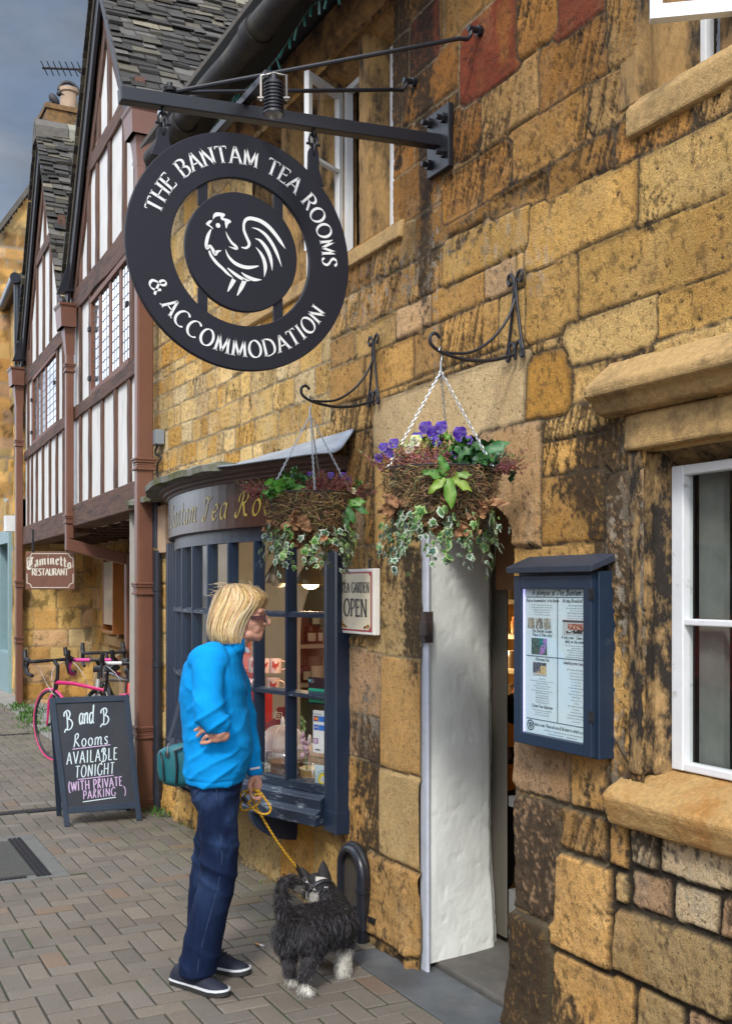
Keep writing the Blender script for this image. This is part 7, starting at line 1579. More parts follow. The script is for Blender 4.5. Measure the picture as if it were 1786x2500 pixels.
# ================================================================== bicycles
M_tyb = pm('tyre_black', (.018, .018, .02), .7, .2); M_tyk = pm('tyre_pink', (.66, .06, .20), .5, .1); M_rim = pm('rim_dark', (.03, .03, .034), .3, .1); M_stl = pm('bike_steel', (.5, .5, .52), .25, .1, metal=.9); M_rub = pm('hood_rubber', (.016, .016, .018), .55, .1)
def bicycle(label, front, rear, lean, frame, tyre, tape, steer=0.0, frame2=None, top=None):
    f = Vector(front); r_ = Vector(rear); f.z = r_.z = 0; ax = (f-r_); WB = .985; ax.normalize(); o = (f+r_)/2; t = thing('bicycle', label, 'bicycle', tuple(o), 0, 'road bicycles leaning together by the timber house')
    side = Vector((-ax.y, ax.x, 0)); up = (Vector((0, 0, 1))*math.cos(lean)+side*math.sin(lean)); sd = ax.cross(up)
    B_ = lambda x, z, y=0.0: o+ax*x+up*z+sd*y
    fx, rx_ = WB/2, -WB/2; WR_ = .335
    hd = B_(fx-.045, .60); ht = B_(fx-.10, .755); piv = B_(fx-.07, .67); sa = (ht-hd).normalized(); Rm = Matrix.Rotation(steer, 3, sa)
    S_ = lambda x, z, y=0.0: piv+Rm @ (B_(x, z, y)-piv)
    for nm, F, cx in (('front', S_, fx), ('rear', B_, rx_)):
        c = lambda a, rad, y=0.0: F(cx+rad*math.cos(a), WR_+rad*math.sin(a), y); n = 44
        w_ = MB(); w_.tube([c(2*math.pi*i/n, .311) for i in range(n)], .0125, 8, closed=True); w_.tube([F(cx, WR_, -.05), F(cx, WR_, .05)], .016, 10); wh = w_.build('wheel', M_rim, t, 60)
        w_ = MB(); w_.tube([c(2*math.pi*i/n, .330) for i in range(n)], .0135, 8, closed=True); w_.build('tyre', tyre, wh, 60)
        w_ = MB()
        for i in range(18): a = 2*math.pi*i/18; w_.tube([F(cx, WR_, .03*(-1)**i), c(a+.25*(-1)**(i//2), .302)], .0014, 4)
        w_.build('spokes', M_stl, wh)['kind'] = 'stuff'
    bb = B_(-.07, .27); st = B_(-.235, .74); sc_ = B_(-.215, .69)
    m = MB(); m.tube([B_(fx-.09, .735), B_(.18, .735), sc_], [.021, .018, .015], 10); m.build('top_tube', top or frame, t, 60); m = MB(); m.tube([hd, ht], .021, 10); m.tube([bb, st], .016, 10)
    m.tube([sc_, B_(rx_, WR_, .06)], .008, 8); m.tube([sc_, B_(rx_, WR_, -.06)], .008, 8); m.tube([bb, B_(rx_, WR_, .06)], .010, 8); m.tube([bb, B_(rx_, WR_, -.06)], .010, 8); m.tube([B_(-.07, .27, -.035), B_(-.07, .27, .035)], .022, 12); fr = m.build('frame', frame, t, 60)
    m = MB(); m.tube([hd+(ht-hd)*.1, B_(.16, .44), bb], [.026, .025, .022], 10); m.build('down_tube', frame2 or frame, t, 60)
    m = MB()
    for y in (-.048, .048): m.tube([S_(fx-.045, .62, y*.5), S_(fx-.035, .56, y), S_(fx, WR_, y*1.05)], [.014, .013, .008], 8)
    m.tube([S_(fx-.046, .61, -.03), S_(fx-.046, .61, .03)], .016, 8); m.build('fork', top or frame, t, 60)
    zb = .94; hx = fx-.05
    m = MB(); m.tube([S_(fx-.10, .755), S_(fx-.115, .82), S_(fx-.118, .90)], .017, 10); m.tube([S_(fx-.115, .89), S_(hx, zb)], .017, 8); m.tube([S_(hx, zb, y) for y in (-.12, -.05, .05, .12)], .014, 10); hb = m.build('handlebar', M_rub, t, 60)
    for s_ in (-1, 1):
        m = MB(); pth = SPL([tuple(S_(hx, zb, s_*.06)), tuple(S_(hx, zb, s_*.17)), tuple(S_(hx+.02, zb, s_*.205)), tuple(S_(hx+.085, zb-.012, s_*.212)), tuple(S_(hx+.118, zb-.06, s_*.214)), tuple(S_(hx+.085, zb-.115, s_*.216)), tuple(S_(hx+.0, zb-.13, s_*.218))], 5)
        for i in range(len(pth)-1): pass
        m.tube(pth, [.0165+.0012*(i % 2) for i in range(len(pth))], 9); m.build('bar_tape', tape, hb, 60)
        m = MB(); m.tube([S_(hx+.06, zb+.0, s_*.212), S_(hx+.11, zb+.01, s_*.212), S_(hx+.15, zb+.03, s_*.212), S_(hx+.160, zb+.10, s_*.206)], [.021, .023, .024, .018], 9); m.tube([S_(hx+.15, zb+.02, s_*.214), S_(hx+.165, zb-.05, s_*.216), S_(hx+.13, zb-.12, s_*.218)], [.013, .011, .008], 7); m.build('brake_lever', M_rub, hb, 60)
    m = MB(); m.tube(SPL([tuple(S_(hx+.09, zb, .20)), tuple(S_(hx+.16, zb-.10, .08)), tuple(S_(hx+.08, zb-.26, .03)), tuple(S_(fx-.05, .58, .02))]), .0025, 5); m.tube(SPL([tuple(S_(hx+.09, zb, -.20)), tuple(S_(hx+.17, zb-.09, -.06)), tuple(S_(hx+.09, zb-.24, -.02)), tuple(S_(fx-.08, .62, -.02))]), .0025, 5); m.build('cable', pm('cable_white', (.6, .6, .6), .5), t, 60)
    m = MB(); m.tube([st, B_(-.265, .86)], .0135, 8); m.build('seat_post', M_rub, t, 60)
    m = MB(); m.loft([[B_(x, z+dz, y*w_) for y, dz in ((-1, -.02), (-.7, .012), (0, .022), (.7, .012), (1, -.02), (.5, -.035), (-.5, -.035))] for x, z, w_ in ((-.10, .885, .018), (-.16, .895, .024), (-.23, .90, .042), (-.31, .905, .068), (-.365, .91, .06))]); m.build('saddle', M_rub, t, 60)
    m = MB(); q = B_(-.07, .27, .05); m.tube([B_(-.07+.088*math.cos(a), .27+.088*math.sin(a), .045) for a in [2*math.pi*i/24 for i in range(24)]], .005, 6, closed=True); m.tube([q, B_(.06, .16, .055)], .010, 8); m.tube([B_(-.07, .27, -.05), B_(-.20, .38, -.055)], .010, 8)
    for (x, z, y) in ((.06, .16, .08), (-.20, .38, -.08)): m.hexa([B_(x-.04, z-.01, y-.03), B_(x+.04, z-.01, y-.03), B_(x+.04, z-.01, y+.03), B_(x-.04, z-.01, y+.03), B_(x-.04, z+.01, y-.03), B_(x+.04, z+.01, y-.03), B_(x+.04, z+.01, y+.03), B_(x-.04, z+.01, y+.03)])
    m.build('crankset', M_rim, t, 60)
    return t, B_, S_
M_fk = pm('frame_black', (.014, .014, .018), .2, .1, coat=.5); M_fp = pm('frame_pink', (.55, .02, .14), .25, .1, coat=.5); M_fg = pm('frame_grey', (.34, .34, .34), .3, .1, coat=.3); M_fr = pm('frame_red', (.55, .02, .015), .25, .1, coat=.4)
M_tbk = pm('tape_black', (.02, .02, .024), .6, .2); M_tpk = pm('tape_pink', (.60, .05, .27), .6, .1); M_twh = pm('tape_white', (.66, .66, .66), .6, .1)
def gz(px, d): p = D(px, 1800, d); p.z = 0; return p
bt, B_, S_ = bicycle('pink tyred road bicycle with black bars, leftmost behind the chalkboard', gz(152, 10.15), gz(310, 9.72), R(6), M_fk, M_tyk, M_tbk, R(-14), M_fk, M_fp)
m = MB(); stroke_text(m, 'PINA', .05, lambda u, v: B_(.33+v*.75-.055, .64-(u)*.95-.13, .030) if 0 else (B_(.305, .56)+(B_(.16, .44)-B_(.305, .56)).normalized()*(u)+(B_(.16, .44)-B_(.305, .56)).normalized().cross(B_(0, 0, 1)-B_(0, 0, 0))*(-v+.022)+(B_(0, 0, 1)-B_(0, 0, 0))*-.0275), .2, .2, 0, False, None, .1, 0, .9); m.build('lettering', pm('decal_white', (.75, .75, .75), .4, 0), bt)
m = MB(); m.lathe([(0, 0), (.036, 0), (.036, .15), (.03, .17), (.012, .18), (.012, .20), (0, .2)], B_(.10, .42), 14, B_(.25, .58)-B_(.10, .42)); m.build('bottle', pm('bottle_clear', (.55, .58, .58), .3, .1), bt, 40)
bicycle('grey framed road bicycle with pink handlebar tape behind the pink tyred one', gz(250, 10.1), gz(352, 10.9), R(-4), M_fg, M_tyb, M_tpk, R(10))
bt, B_, S_ = bicycle('black road bicycle with black bars standing nearest the recessed stone wall', gz(262, 11.3), gz(345, 10.45), R(3), M_fk, M_tyb, M_tbk, R(-8))
m = MB(); m.ell(B_(-.33, .80), .05, .075, .045, 12, 8, Euler((0, 0, math.atan2(1, 1))).to_matrix()); m.build('saddle_bag', M_rub, bt, 60)
bicycle('red road bicycle with white bar tape squeezed between the others and the downpipe', gz(338, 9.75), gz(410, 10.5), R(-6), M_fr, M_tyb, M_twh, R(16))
# ================================================================== people and dog: surfaces fused from overlapping forms
def fuse(name, mb, mat, parent, voxel, it=6, fn=None, colfn=None, fac=.5):
    me = bpy.data.meshes.new('t'); me.from_pydata(mb.v, [], mb.f); bm = bmesh.new(); bm.from_mesh(me); bmesh.ops.recalc_face_normals(bm, faces=bm.faces); bm.to_mesh(me); bm.free()
    o = bpy.data.objects.new('t', me); COL.objects.link(o)
    r_ = o.modifiers.new('r', 'REMESH'); r_.mode = 'VOXEL'; r_.voxel_size = voxel
    if it: s = o.modifiers.new('s', 'SMOOTH'); s.factor = fac; s.iterations = it
    dg = bpy.context.evaluated_depsgraph_get(); nm = bpy.data.meshes.new_from_object(o.evaluated_get(dg)); bpy.data.objects.remove(o); bpy.data.meshes.remove(me)
    n = len(nm.vertices); co = np.empty(n*3, np.float32); nm.vertices.foreach_get('co', co); co = co.reshape(-1, 3)
    nr = np.empty(n*3, np.float32); nm.vertex_normals.foreach_get('vector', nr); nr = nr.reshape(-1, 3)
    if fn is not None: co = co+nr*fn(co, nr)[:, None]
    if colfn is not None:
        c4 = np.ones((n, 4), np.float32); c4[:, :3] = colfn(co, nr); at_ = nm.color_attributes.new('Col', 'FLOAT_COLOR', 'POINT'); at_.data.foreach_set('color', c4.ravel())
    nm.vertices.foreach_set('co', (co-np.array(wloc(parent), np.float32)).ravel()); nm.name = name; nm.materials.clear(); nm.materials.append(mat)
    nm.polygons.foreach_set('use_smooth', [True]*len(nm.polygons)); nm.update()
    ob = bpy.data.objects.new(name, nm); COL.objects.link(ob); ob.parent = parent
    return ob
DP = 4.42
def Bp(px, py, dd=0.0): return D(px, py, DP+dd)
PXM = DP/FPX
def ring(py, L, Rr, b, dd=0.0, n=28, sq=1.0):
    c = Bp((L+Rr)/2, py, dd); a = (Rr-L)/2*(DP+dd)/FPX; out = []
    for k in range(n):
        t = 2*math.pi*k/n; x, y = math.cos(t), math.sin(t); x = math.copysign(abs(x)**sq, x); y = math.copysign(abs(y)**sq, y); out.append(c+RGT*(a*x)+FWD*(b*y))
    return out
def chain(m, pts, n=14):   # (px,py,dd,r metres)
    q = SPL([tuple(Bp(p[0], p[1], p[2]))+(p[3],) for p in pts], 5); m.tube([p[:3] for p in q], [p[3] for p in q], n)
    for e in (q[0], q[-1]): m.ell(e[:3], e[3], e[3], e[3], 12, 8)
WOM = thing('person', 'blonde woman in a bright blue fleece and dark jeans looking into the bow window', 'person', tuple(G(500, 2395)))
# ---- body: head, neck, arms, hands in one surface
m = MB()
m.ell(Bp(588, 1482), .094, .090, .090, 24, 16, Matrix(((_c, _s, 0), (-_s, _c, 0), (0, 0, 1)))) if 0 else None
HM = Matrix((RGT, FWD, Vector((0, 0, 1)))).transposed()
def el(px, py, dd, a, b, c): m.ell(Bp(px, py, dd), a, b, c, 22, 14, HM)
el(586, 1482, 0, .094, .074, .088); el(612, 1512, 0, .058, .058, .066); el(622, 1545, 0, .030, .038, .034); el(629, 1558, 0, .016, .022, .014); el(606, 1548, 0, .038, .050, .030)
el(636, 1492, 0, .018, .050, .020); el(622, 1530, -.022, .026, .024, .036); el(622, 1530, .022, .026, .024, .036); el(629, 1550, 0, .022, .030, .022)
chain(m, [(641, 1496, 0, .010), (650, 1512, 0, .011), (655, 1521, 0, .0125)]); el(645, 1524, -.009, .010, .008, .008); el(645, 1524, .009, .010, .008, .008)
el(637, 1535, 0, .015, .022, .008); el(636, 1543, 0, .014, .020, .008)
chain(m, [(588, 1530, 0, .054), (576, 1570, 0, .050), (556, 1606, 0, .048)])
chain(m, [(528, 1640, 0, .06), (522, 1760, 0, .06), (525, 1860, 0, .06)]); chain(m, [(530, 1620, -.10, .045), (512, 1640, -.16, .045), (510, 1740, -.24, .04), (530, 1778, -.23, .032), (545, 1795, -.222, .026)]); chain(m, [(550, 1620, .10, .045), (575, 1650, .15, .045), (600, 1780, .18, .036), (621, 1885, .14, .025), (623, 1898, .135, .024)])
# near hand: back of the wrist on the hip, palm turned out, fingers pointing behind her
wr = (545, 1795, -.20)
m.ell(Bp(528, 1794, -.238), .034, .015, .031, 16, 10, HM @ Matrix.Rotation(R(-8), 3, 'Y')); chain(m, [(541, 1772, -.232, .024), (541, 1786, -.236, .022), (534, 1792, -.238, .021)])
for f_ in ([(522, 1782, -.236, .0092), (504, 1772, -.246, .0086), (491, 1775, -.240, .0078), (477, 1783, -.230, .0070)], [(519, 1789, -.238, .0092), (500, 1784, -.249, .0088), (490, 1789, -.240, .0080), (482, 1797, -.230, .0072)],
           [(518, 1797, -.238, .0090), (506, 1797, -.250, .0086), (498, 1803, -.240, .0078), (494, 1810, -.230, .0070)], [(521, 1806, -.236, .0082), (508, 1812, -.242, .0076), (499, 1814, -.238, .0070), (491, 1814, -.232, .0062)]): chain(m, f_, 10)
chain(m, [(530, 1778, -.19, .0115), (508, 1770, -.178, .0105), (492, 1764, -.17, .0095), (482, 1758, -.165, .0085)], 10)
# far hand: hanging, fingers closed round the lead, thumb along the side
FH = .125
m.ell(Bp(626, 1916, FH), .024, .014, .036, 16, 10, HM @ Matrix.Rotation(R(8), 3, 'Y')); chain(m, [(622, 1892, .135, .023), (625, 1906, .13, .021)])
for dx, l_, rr0 in ((-.001, 0, .0098), (.018, 1, .0102), (.037, 2, .0096), (.055, 1, .0086)):
    dd = FH-.028+dx*.9
    chain(m, [(628-l_*.3, 1932, dd+.01, rr0), (635, 1942, dd-.004, rr0*.97), (630, 1950+l_, dd-.018, rr0*.9), (618, 1947, dd-.024, rr0*.82), (612, 1940, dd-.018, rr0*.76)], 10)
chain(m, [(616, 1902, FH-.02, .0125), (610, 1912, FH-.034, .0118), (609, 1922, FH-.040, .0105), (612, 1930, FH-.042, .009)], 10)
M_skin = pm('skin', (.52, .27, .185), .5, .10, 40, .12, 220, sub=.15, col2=(.50, .20, .14), c2s=14, c2lo=.5, c2hi=.75, bd=.002)
fuse('body', m, M_skin, WOM, .0032, 4)
lp = MB(); lp.tube(SPL([tuple(Bp(640.5, 1540, -.012)), tuple(Bp(643, 1539.3, 0)), tuple(Bp(640.5, 1540, .012))]), [.0022]*13, 6); lp.build('lips', pm('lips', (.36, .10, .09), .5), WOM, 60)
# ---- sunglasses
gl = MB(); gp = lambda px, py, dd: Bp(px, py, dd)
for s_ in (-1, 1):
    gl.hexa([gp(612, 1512, s_*.066), gp(646, 1515, s_*.058), gp(646, 1515, s_*.055), gp(612, 1512, s_*.063), gp(612, 1504, s_*.066), gp(646, 1502, s_*.058), gp(646, 1502, s_*.055), gp(612, 1504, s_*.063)])
sg = gl.build('sunglasses', pm('tortoiseshell', (.055, .008, .009), .35, .5, 60, col2=(.02, .006, .006), c2s=50, c2lo=.45, c2hi=.6), WOM)
gl = MB()
for s_ in (-1, 1):
    ctr = [gp(648-1.2*abs(y)**2, 1510, s_*(.032+.026*y)) for y in (-1, 0, 1)]; kk = 16; fr_ = []
    for k2 in range(kk): t = 2*math.pi*k2/kk; y = math.cos(t); fr_.append(gp(647-3.5*(max(0, y))**2, 1509.5-11.5*math.sin(t), s_*(.030+.027*y)))
    gl.prism(fr_, RGT*.005)
gl.hexa([gp(647, 1508, -.006), gp(650, 1508, -.006), gp(650, 1508, .006), gp(647, 1508, .006), gp(647, 1503, -.006), gp(650, 1503, -.006), gp(650, 1503, .006), gp(647, 1503, .006)])
gl.build('lens', pm('dark_lens', (.012, .006, .007), .08, 0), sg)
# ---- hair
HR = [(1424, 570, 586, .012), (1428, 555, 606, .036), (1436, 543, 626, .056), (1448, 534, 642, .070), (1462, 527, 649, .079), (1478, 522, 641, .085), (1495, 518, 627, .089), (1512, 515, 614, .091), (1530, 513, 605, .091), (1548, 514, 599, .088), (1560, 518, 595, .084), (1568, 522, 593, .079)]
m = MB(); m.loft([ring(y, L+3, Rr-3, b-.004) for y, L, Rr, b in HR]); 
M_hair = pm('hair_attr', (1, 1, 1), .42, .12, 90, attr=True, spec=.4)
m2 = MB(); m2.v, m2.f = m.v, m.f; m2.c = [(.42, .28, .125)]*len(m.v); hb = m2.build('hair', M_hair, WOM, 180)
rg = random.Random(12); m = MB()
def hpt(phi, f, off):
    x = f*(len(HR)-1); i = min(int(x), len(HR)-2); t = x-i; A, B = HR[i], HR[i+1]; y, L, Rr, b = [A[k]+(B[k]-A[k])*t for k in range(4)]
    c = Bp((L+Rr)/2, y); a = (Rr-L)/2*PXM; return c+RGT*((a+off)*math.cos(phi))+FWD*((b+off)*math.sin(phi))
clump = [(rg.uniform(0, 2*math.pi), rg.gauss(0, .12), rg.uniform(0, 6), rg.choice((.0, .002, .005, .009, .012)), rg.choice(((.74, .53, .26), (.74, .53, .26), (.62, .41, .18), (.54, .34, .14), (.82, .70, .48), (.40, .25, .11))), rg.uniform(.82, 1.0)) for _ in range(230)]
for i in range(3400):
    cp_, cd_, wob, co2, c0, cl_ = clump[rg.randrange(230)]; phi = cp_+rg.gauss(0, .06); f0 = rg.uniform(.0, .30); f1 = min(1.0, cl_+rg.uniform(-.12, .06)+.05); off = co2+rg.uniform(-.003, .003); dphi = cd_+rg.gauss(0, .03); n = 11; w0 = rg.uniform(.0010, .0024)
    if rg.random() < .10: c0 = (.20, .12, .055)
    elif rg.random() < .3: c0 = rg.choice(((.78, .60, .34), (.66, .46, .21)))
    pts = []
    for k in range(n):
        s = k/(n-1); f = f0+(f1-f0)*s; p = hpt(phi+dphi*s+.02*math.sin(wob+s*5), f, off+.003*math.sin(wob+s*4))
        if f > .96: p = p+Vector((0, 0, -.006*rg.random()))
        pts.append(p)
    b = len(m.v); vs = []; nrm0 = None
    for k in range(n):
        d = (pts[min(k+1, n-1)]-pts[max(k-1, 0)]).normalized(); nn = (pts[k]-Bp((HR[5][1]+HR[5][2])/2, 1490)).normalized(); sd = d.cross(nn).normalized(); w_ = w0*(1 if k < n-2 else .6 if k < n-1 else .15); vs += [pts[k]-sd*w_, pts[k]+sd*w_]
    m.add(vs, [(2*k, 2*k+1, 2*k+3, 2*k+2) for k in range(n-1)])
    for k in range(n):
        s = k/(n-1); f = f0+(f1-f0)*s; kk = .55+.45*min(1, f/.32) if f < .32 else 1.0; q = tuple(v*kk*rg.uniform(.9, 1.1) for v in c0); m.c[b+2*k] = q; m.c[b+2*k+1] = q
for i in range(46):   # flyaways over the crown
    phi = rg.uniform(0, 6.28); p = hpt(phi, rg.uniform(.05, .40), .002); up_ = Vector((0, 0, 1))*rg.uniform(.5, 1)+RGT*(rg.gauss(-.35, .5))+FWD*rg.gauss(0, .3); L_ = rg.uniform(.03, .07); pts = [p+up_.normalized()*L_*t+Vector((0, 0, -.5*L_*t*t))-RGT*(.35*L_*t*t) for t in (0, .33, .66, 1)]; m.cur = (.66, .52, .32); m.tube(pts, .0005, 4)
m.build('strands', M_hair, hb)
# ---- jacket
m = MB()
T_ = [(1572, 524, 592, .066), (1582, 496, 592, .10), (1596, 470, 588, .155), (1620, 452, 591, .185), (1652, 444, 597, .19), (1684, 441, 601, .185), (1716, 442, 603, .18), (1748, 444, 604, .18), (1780, 449, 611, .185), (1804, 451, 617, .19), (1832, 452, 613, .195), (1860, 453, 607, .20), (1888, 455, 600, .197), (1904, 456, 596, .19)]
m.loft([ring(y, L, Rr, b, 0, 30, .92) for y, L, Rr, b in T_])
SLV = MB(); chain(SLV, [(520, 1606, -.10, .066), (510, 1630, -.155, .066), (508, 1662, -.187, .060), (509, 1700, -.215, .058), (508, 1726, -.235, .058), (509, 1744, -.243, .056), (523, 1760, -.240, .052), (538, 1770, -.232, .042)], 20)
chain(m, [(550, 1612, .10, .062), (572, 1660, .15, .058), (590, 1730, .17, .053), (604, 1800, .165, .046), (614, 1850, .15, .038), (620, 1878, .14, .034)], 18)
chain(m, [(558, 1590, 0, .064), (566, 1576, 0, .060)], 20); m.ell(Bp(510, 1614, -.125), .085, .07, .07, 16, 12, HM)
def folds(co, nr):
    rel = co-np.array(Bp(520, 1700)); u = rel @ np.array(RGT); w_ = rel @ np.array(FWD); z = co[:, 2]
    zp = lambda py: Bp(520, py).z
    f = .0035*(fbm(u*9+w_*4, z*16, 301, 4)-.5)*2
    # drag lines across chest and waist
    front = sst(-.02, .08, u)
    f += .0035*front*np.sin((z*58+u*34)+5*fbm(u*5, z*5, 302, 2))*sst(zp(1830), zp(1740), z)*sst(zp(1600), zp(1680), z)
    rdg = lambda ph: (1-np.abs(np.sin(ph)))**1.6
    arm = sst(.12, .17, w_)
    f += arm*.0085*rdg(z*44-u*30+2.2*fbm(u*9, z*9, 303, 3))*sst(zp(1680), zp(1722), z)
    f += arm*.0055*rdg(z*24+u*34+2.5*fbm(u*8, z*8, 304, 3))*sst(zp(1600), zp(1630), z)*(1-sst(zp(1690), zp(1735), z))
    bod = (1-arm)*sst(zp(1650), zp(1720), z)
    f += bod*.0065*rdg(z*21-u*17+3.2*fbm(u*6+w_*5, z*6, 306, 3))
    f += bod*.0035*rdg(z*30+u*22+3.5*fbm(u*8+w_*6, z*7, 307, 3))*sst(zp(1760), zp(1800), z)
    f += .0035*rdg(u*26+2.5*fbm(u*7, z*4, 305, 3)+w_*14)*sst(zp(1840), zp(1890), z)*(1-arm)
    # hem band
    f -= .004*np.exp(-((z-zp(1890))/.004)**2)*(abs(w_) < .3)
    return f
M_flc = pm('blue_fleece', (.003, .255, .64), .9, .13, 11, .25, 420, spec=.12, bd=.003)
JK = fuse('jacket', m, M_flc, WOM, .0058, 6, folds)
fuse('sleeve', SLV, M_flc, JK, .0055, 5, folds)
# collar, half zip, cuffs trims
m = MB(); cr_ = [(1552, 537, 603, .062), (1562, 530, 601, .066), (1576, 522, 598, .074), (1586, 512, 596, .088)]
m.loft([ring(y+6*math.cos(0), L, Rr, b, 0, 28) for y, L, Rr, b in cr_], False); co_ = m.build('collar', M_flc, WOM, 180); q = co_.modifiers.new('s', 'SOLIDIFY'); q.thickness = .006
m = MB(); m.loft([[Bp(592, 1572, -.028), Bp(607, 1584, -.022), Bp(611, 1592, -.016), Bp(604, 1594, -.014), Bp(594, 1586, -.02)], [Bp(592, 1573, -.02), Bp(607, 1585, -.016), Bp(611, 1593, -.011), Bp(604, 1595, -.009), Bp(594, 1587, -.013)]]); m.build('collar_facing', pm('grey_lining', (.48, .50, .53), .7), WOM)
m = MB(); m.tube(SPL([tuple(Bp(594, 1590, -.02)), tuple(Bp(592, 1620, -.025)), tuple(Bp(598, 1660, -.02)), tuple(Bp(603, 1700, -.02))]), .0022, 6); m.build('zip', pm('zip_navy', (.01, .05, .16), .4), WOM, 60)
m = MB(); c0, c1 = Bp(610, 1880.5, .10), Bp(634, 1876.5, .108); m.hexa([c0, c1, c1+RGT*.002-FWD*.004, c0-FWD*.004, c0+Vector((0, 0, .009)), c1+Vector((0, 0, .009)), c1+Vector((0, 0, .009))-FWD*.004, c0+Vector((0, 0, .009))-FWD*.004]); m.build('cuff_strip', pm('reflective', (.62, .62, .62), .4), WOM)
# ---- jeans
z4 = lambda zx: 380+.431*zx
m = MB(); m.loft([ring(y, L, Rr, b, 0, 28, .95) for y, L, Rr, b in ((1882, 463, 592, .160), (1905, 462, 592, .168), (1930, 468, 586, .172), (1952, 474, 583, .165), (1972, 482, 581, .15))])
NL = [(70, 215, 474, .098, -.075), (110, 222, 468, .098, -.08), (180, 243, 464, .095, -.082), (250, 250, 462, .092, -.082), (350, 256, 464, .086, -.08), (420, 258, 467, .082, -.078), (500, 254, 461, .08, -.075), (550, 248, 455, .08, -.072), (650, 228, 437, .08, -.066), (750, 203, 412, .082, -.06), (850, 180, 392, .086, -.054), (950, 155, 372, .089, -.048), (1050, 135, 350, .091, -.044), (1100, 127, 342, .092, -.042)]
FL = [(70, 230, 470, .095, .08), (150, 248, 460, .094, .09), (250, 236, 442, .09, .10), (350, 224, 430, .086, .11), (450, 210, 418, .082, .12), (550, 198, 402, .08, .13), (650, 190, 392, .08, .138), (750, 184, 382, .08, .145), (850, 184, 376, .082, .15), (930, 190, 373, .084, .152), (985, 198, 372, .085, .155)]
for LG in (NL, FL): m.loft([ring(1900+.431*zy, z4(L), z4(Rr), b, dd, 24, .95) for zy, L, Rr, b, dd in LG])
def jf(co, nr):
    rel = co-np.array(Bp(500, 2150)); u = rel @ np.array(RGT); w_ = rel @ np.array(FWD); z = co[:, 2]; zp = lambda py: Bp(500, py).z
    f = .0025*(fbm(u*8+w_*5, z*7, 311, 4)-.5)*2
    rdg = lambda ph: (1-np.abs(np.sin(ph)))**1.5
    f += .0085*rdg(z*32+u*18+3*fbm(u*6, z*7, 312, 3))*np.exp(-((z-zp(2095))/.12)**2)
    f += .0065*rdg(z*34-u*26+3*fbm(u*7, z*7, 313, 3))*sst(zp(2000), zp(1945), z)
    f += .0070*rdg(z*27+u*15+3*fbm(u*6, z*6, 314, 3))*sst(zp(2220), zp(2340), z)
    f += .0030*rdg(z*14-u*12+w_*9+4*fbm(u*5, z*5, 315, 3))
    return f
def jc(co, nr):
    z = co[:, 2]; rel = co-np.array(Bp(500, 2150)); u = rel @ np.array(RGT); w_ = rel @ np.array(FWD)
    wear = .75*sst(.42, .68, fbm(u*7, z*5, 321, 5, .6))*sst(Bp(500, 2250).z, Bp(500, 2050).z, z)
    base = np.array((.0055, .013, .042)); lt = np.array((.032, .062, .145)); c = base+(lt-base)*wear[:, None]
    tw = (fbm(u*160, z*24, 322, 2)-.5)[:, None]*.5; return c*(1+tw)
M_den = pm('denim', (1, 1, 1), .85, .15, 60, .3, 500, attr=True, spec=.15, bd=.002)
fuse('jeans', m, M_den, WOM, .0065, 6, jf, jc)
M_sti = pm('stitching', (.035, .06, .13), .7, .2, 200)
m = MB(); sp_ = SPL([(z4(345), 1925, -.178), (z4(352), 1990, -.172), (z4(372), 2060, -.165), (z4(376), 2100, -.158), (z4(355), 2160, -.152), (z4(325), 2210, -.146), (z4(285), 2270, -.142), (z4(250), 2330, -.138), (z4(238), 2372, -.136)], 5); m.tube([Bp(*p) for p in sp_], .0013, 5); m.build('side_seam', M_sti, WOM)
m = MB(); m.tube([Bp(489, 1905, -.165), Bp(490, 1922, -.17), Bp(476, 1940, -.15)], .0016, 5); m.tube([Bp(486, 1926, -.168), Bp(474, 1937, -.148)], .0016, 5); m.build('pocket_stitching', M_sti, WOM)
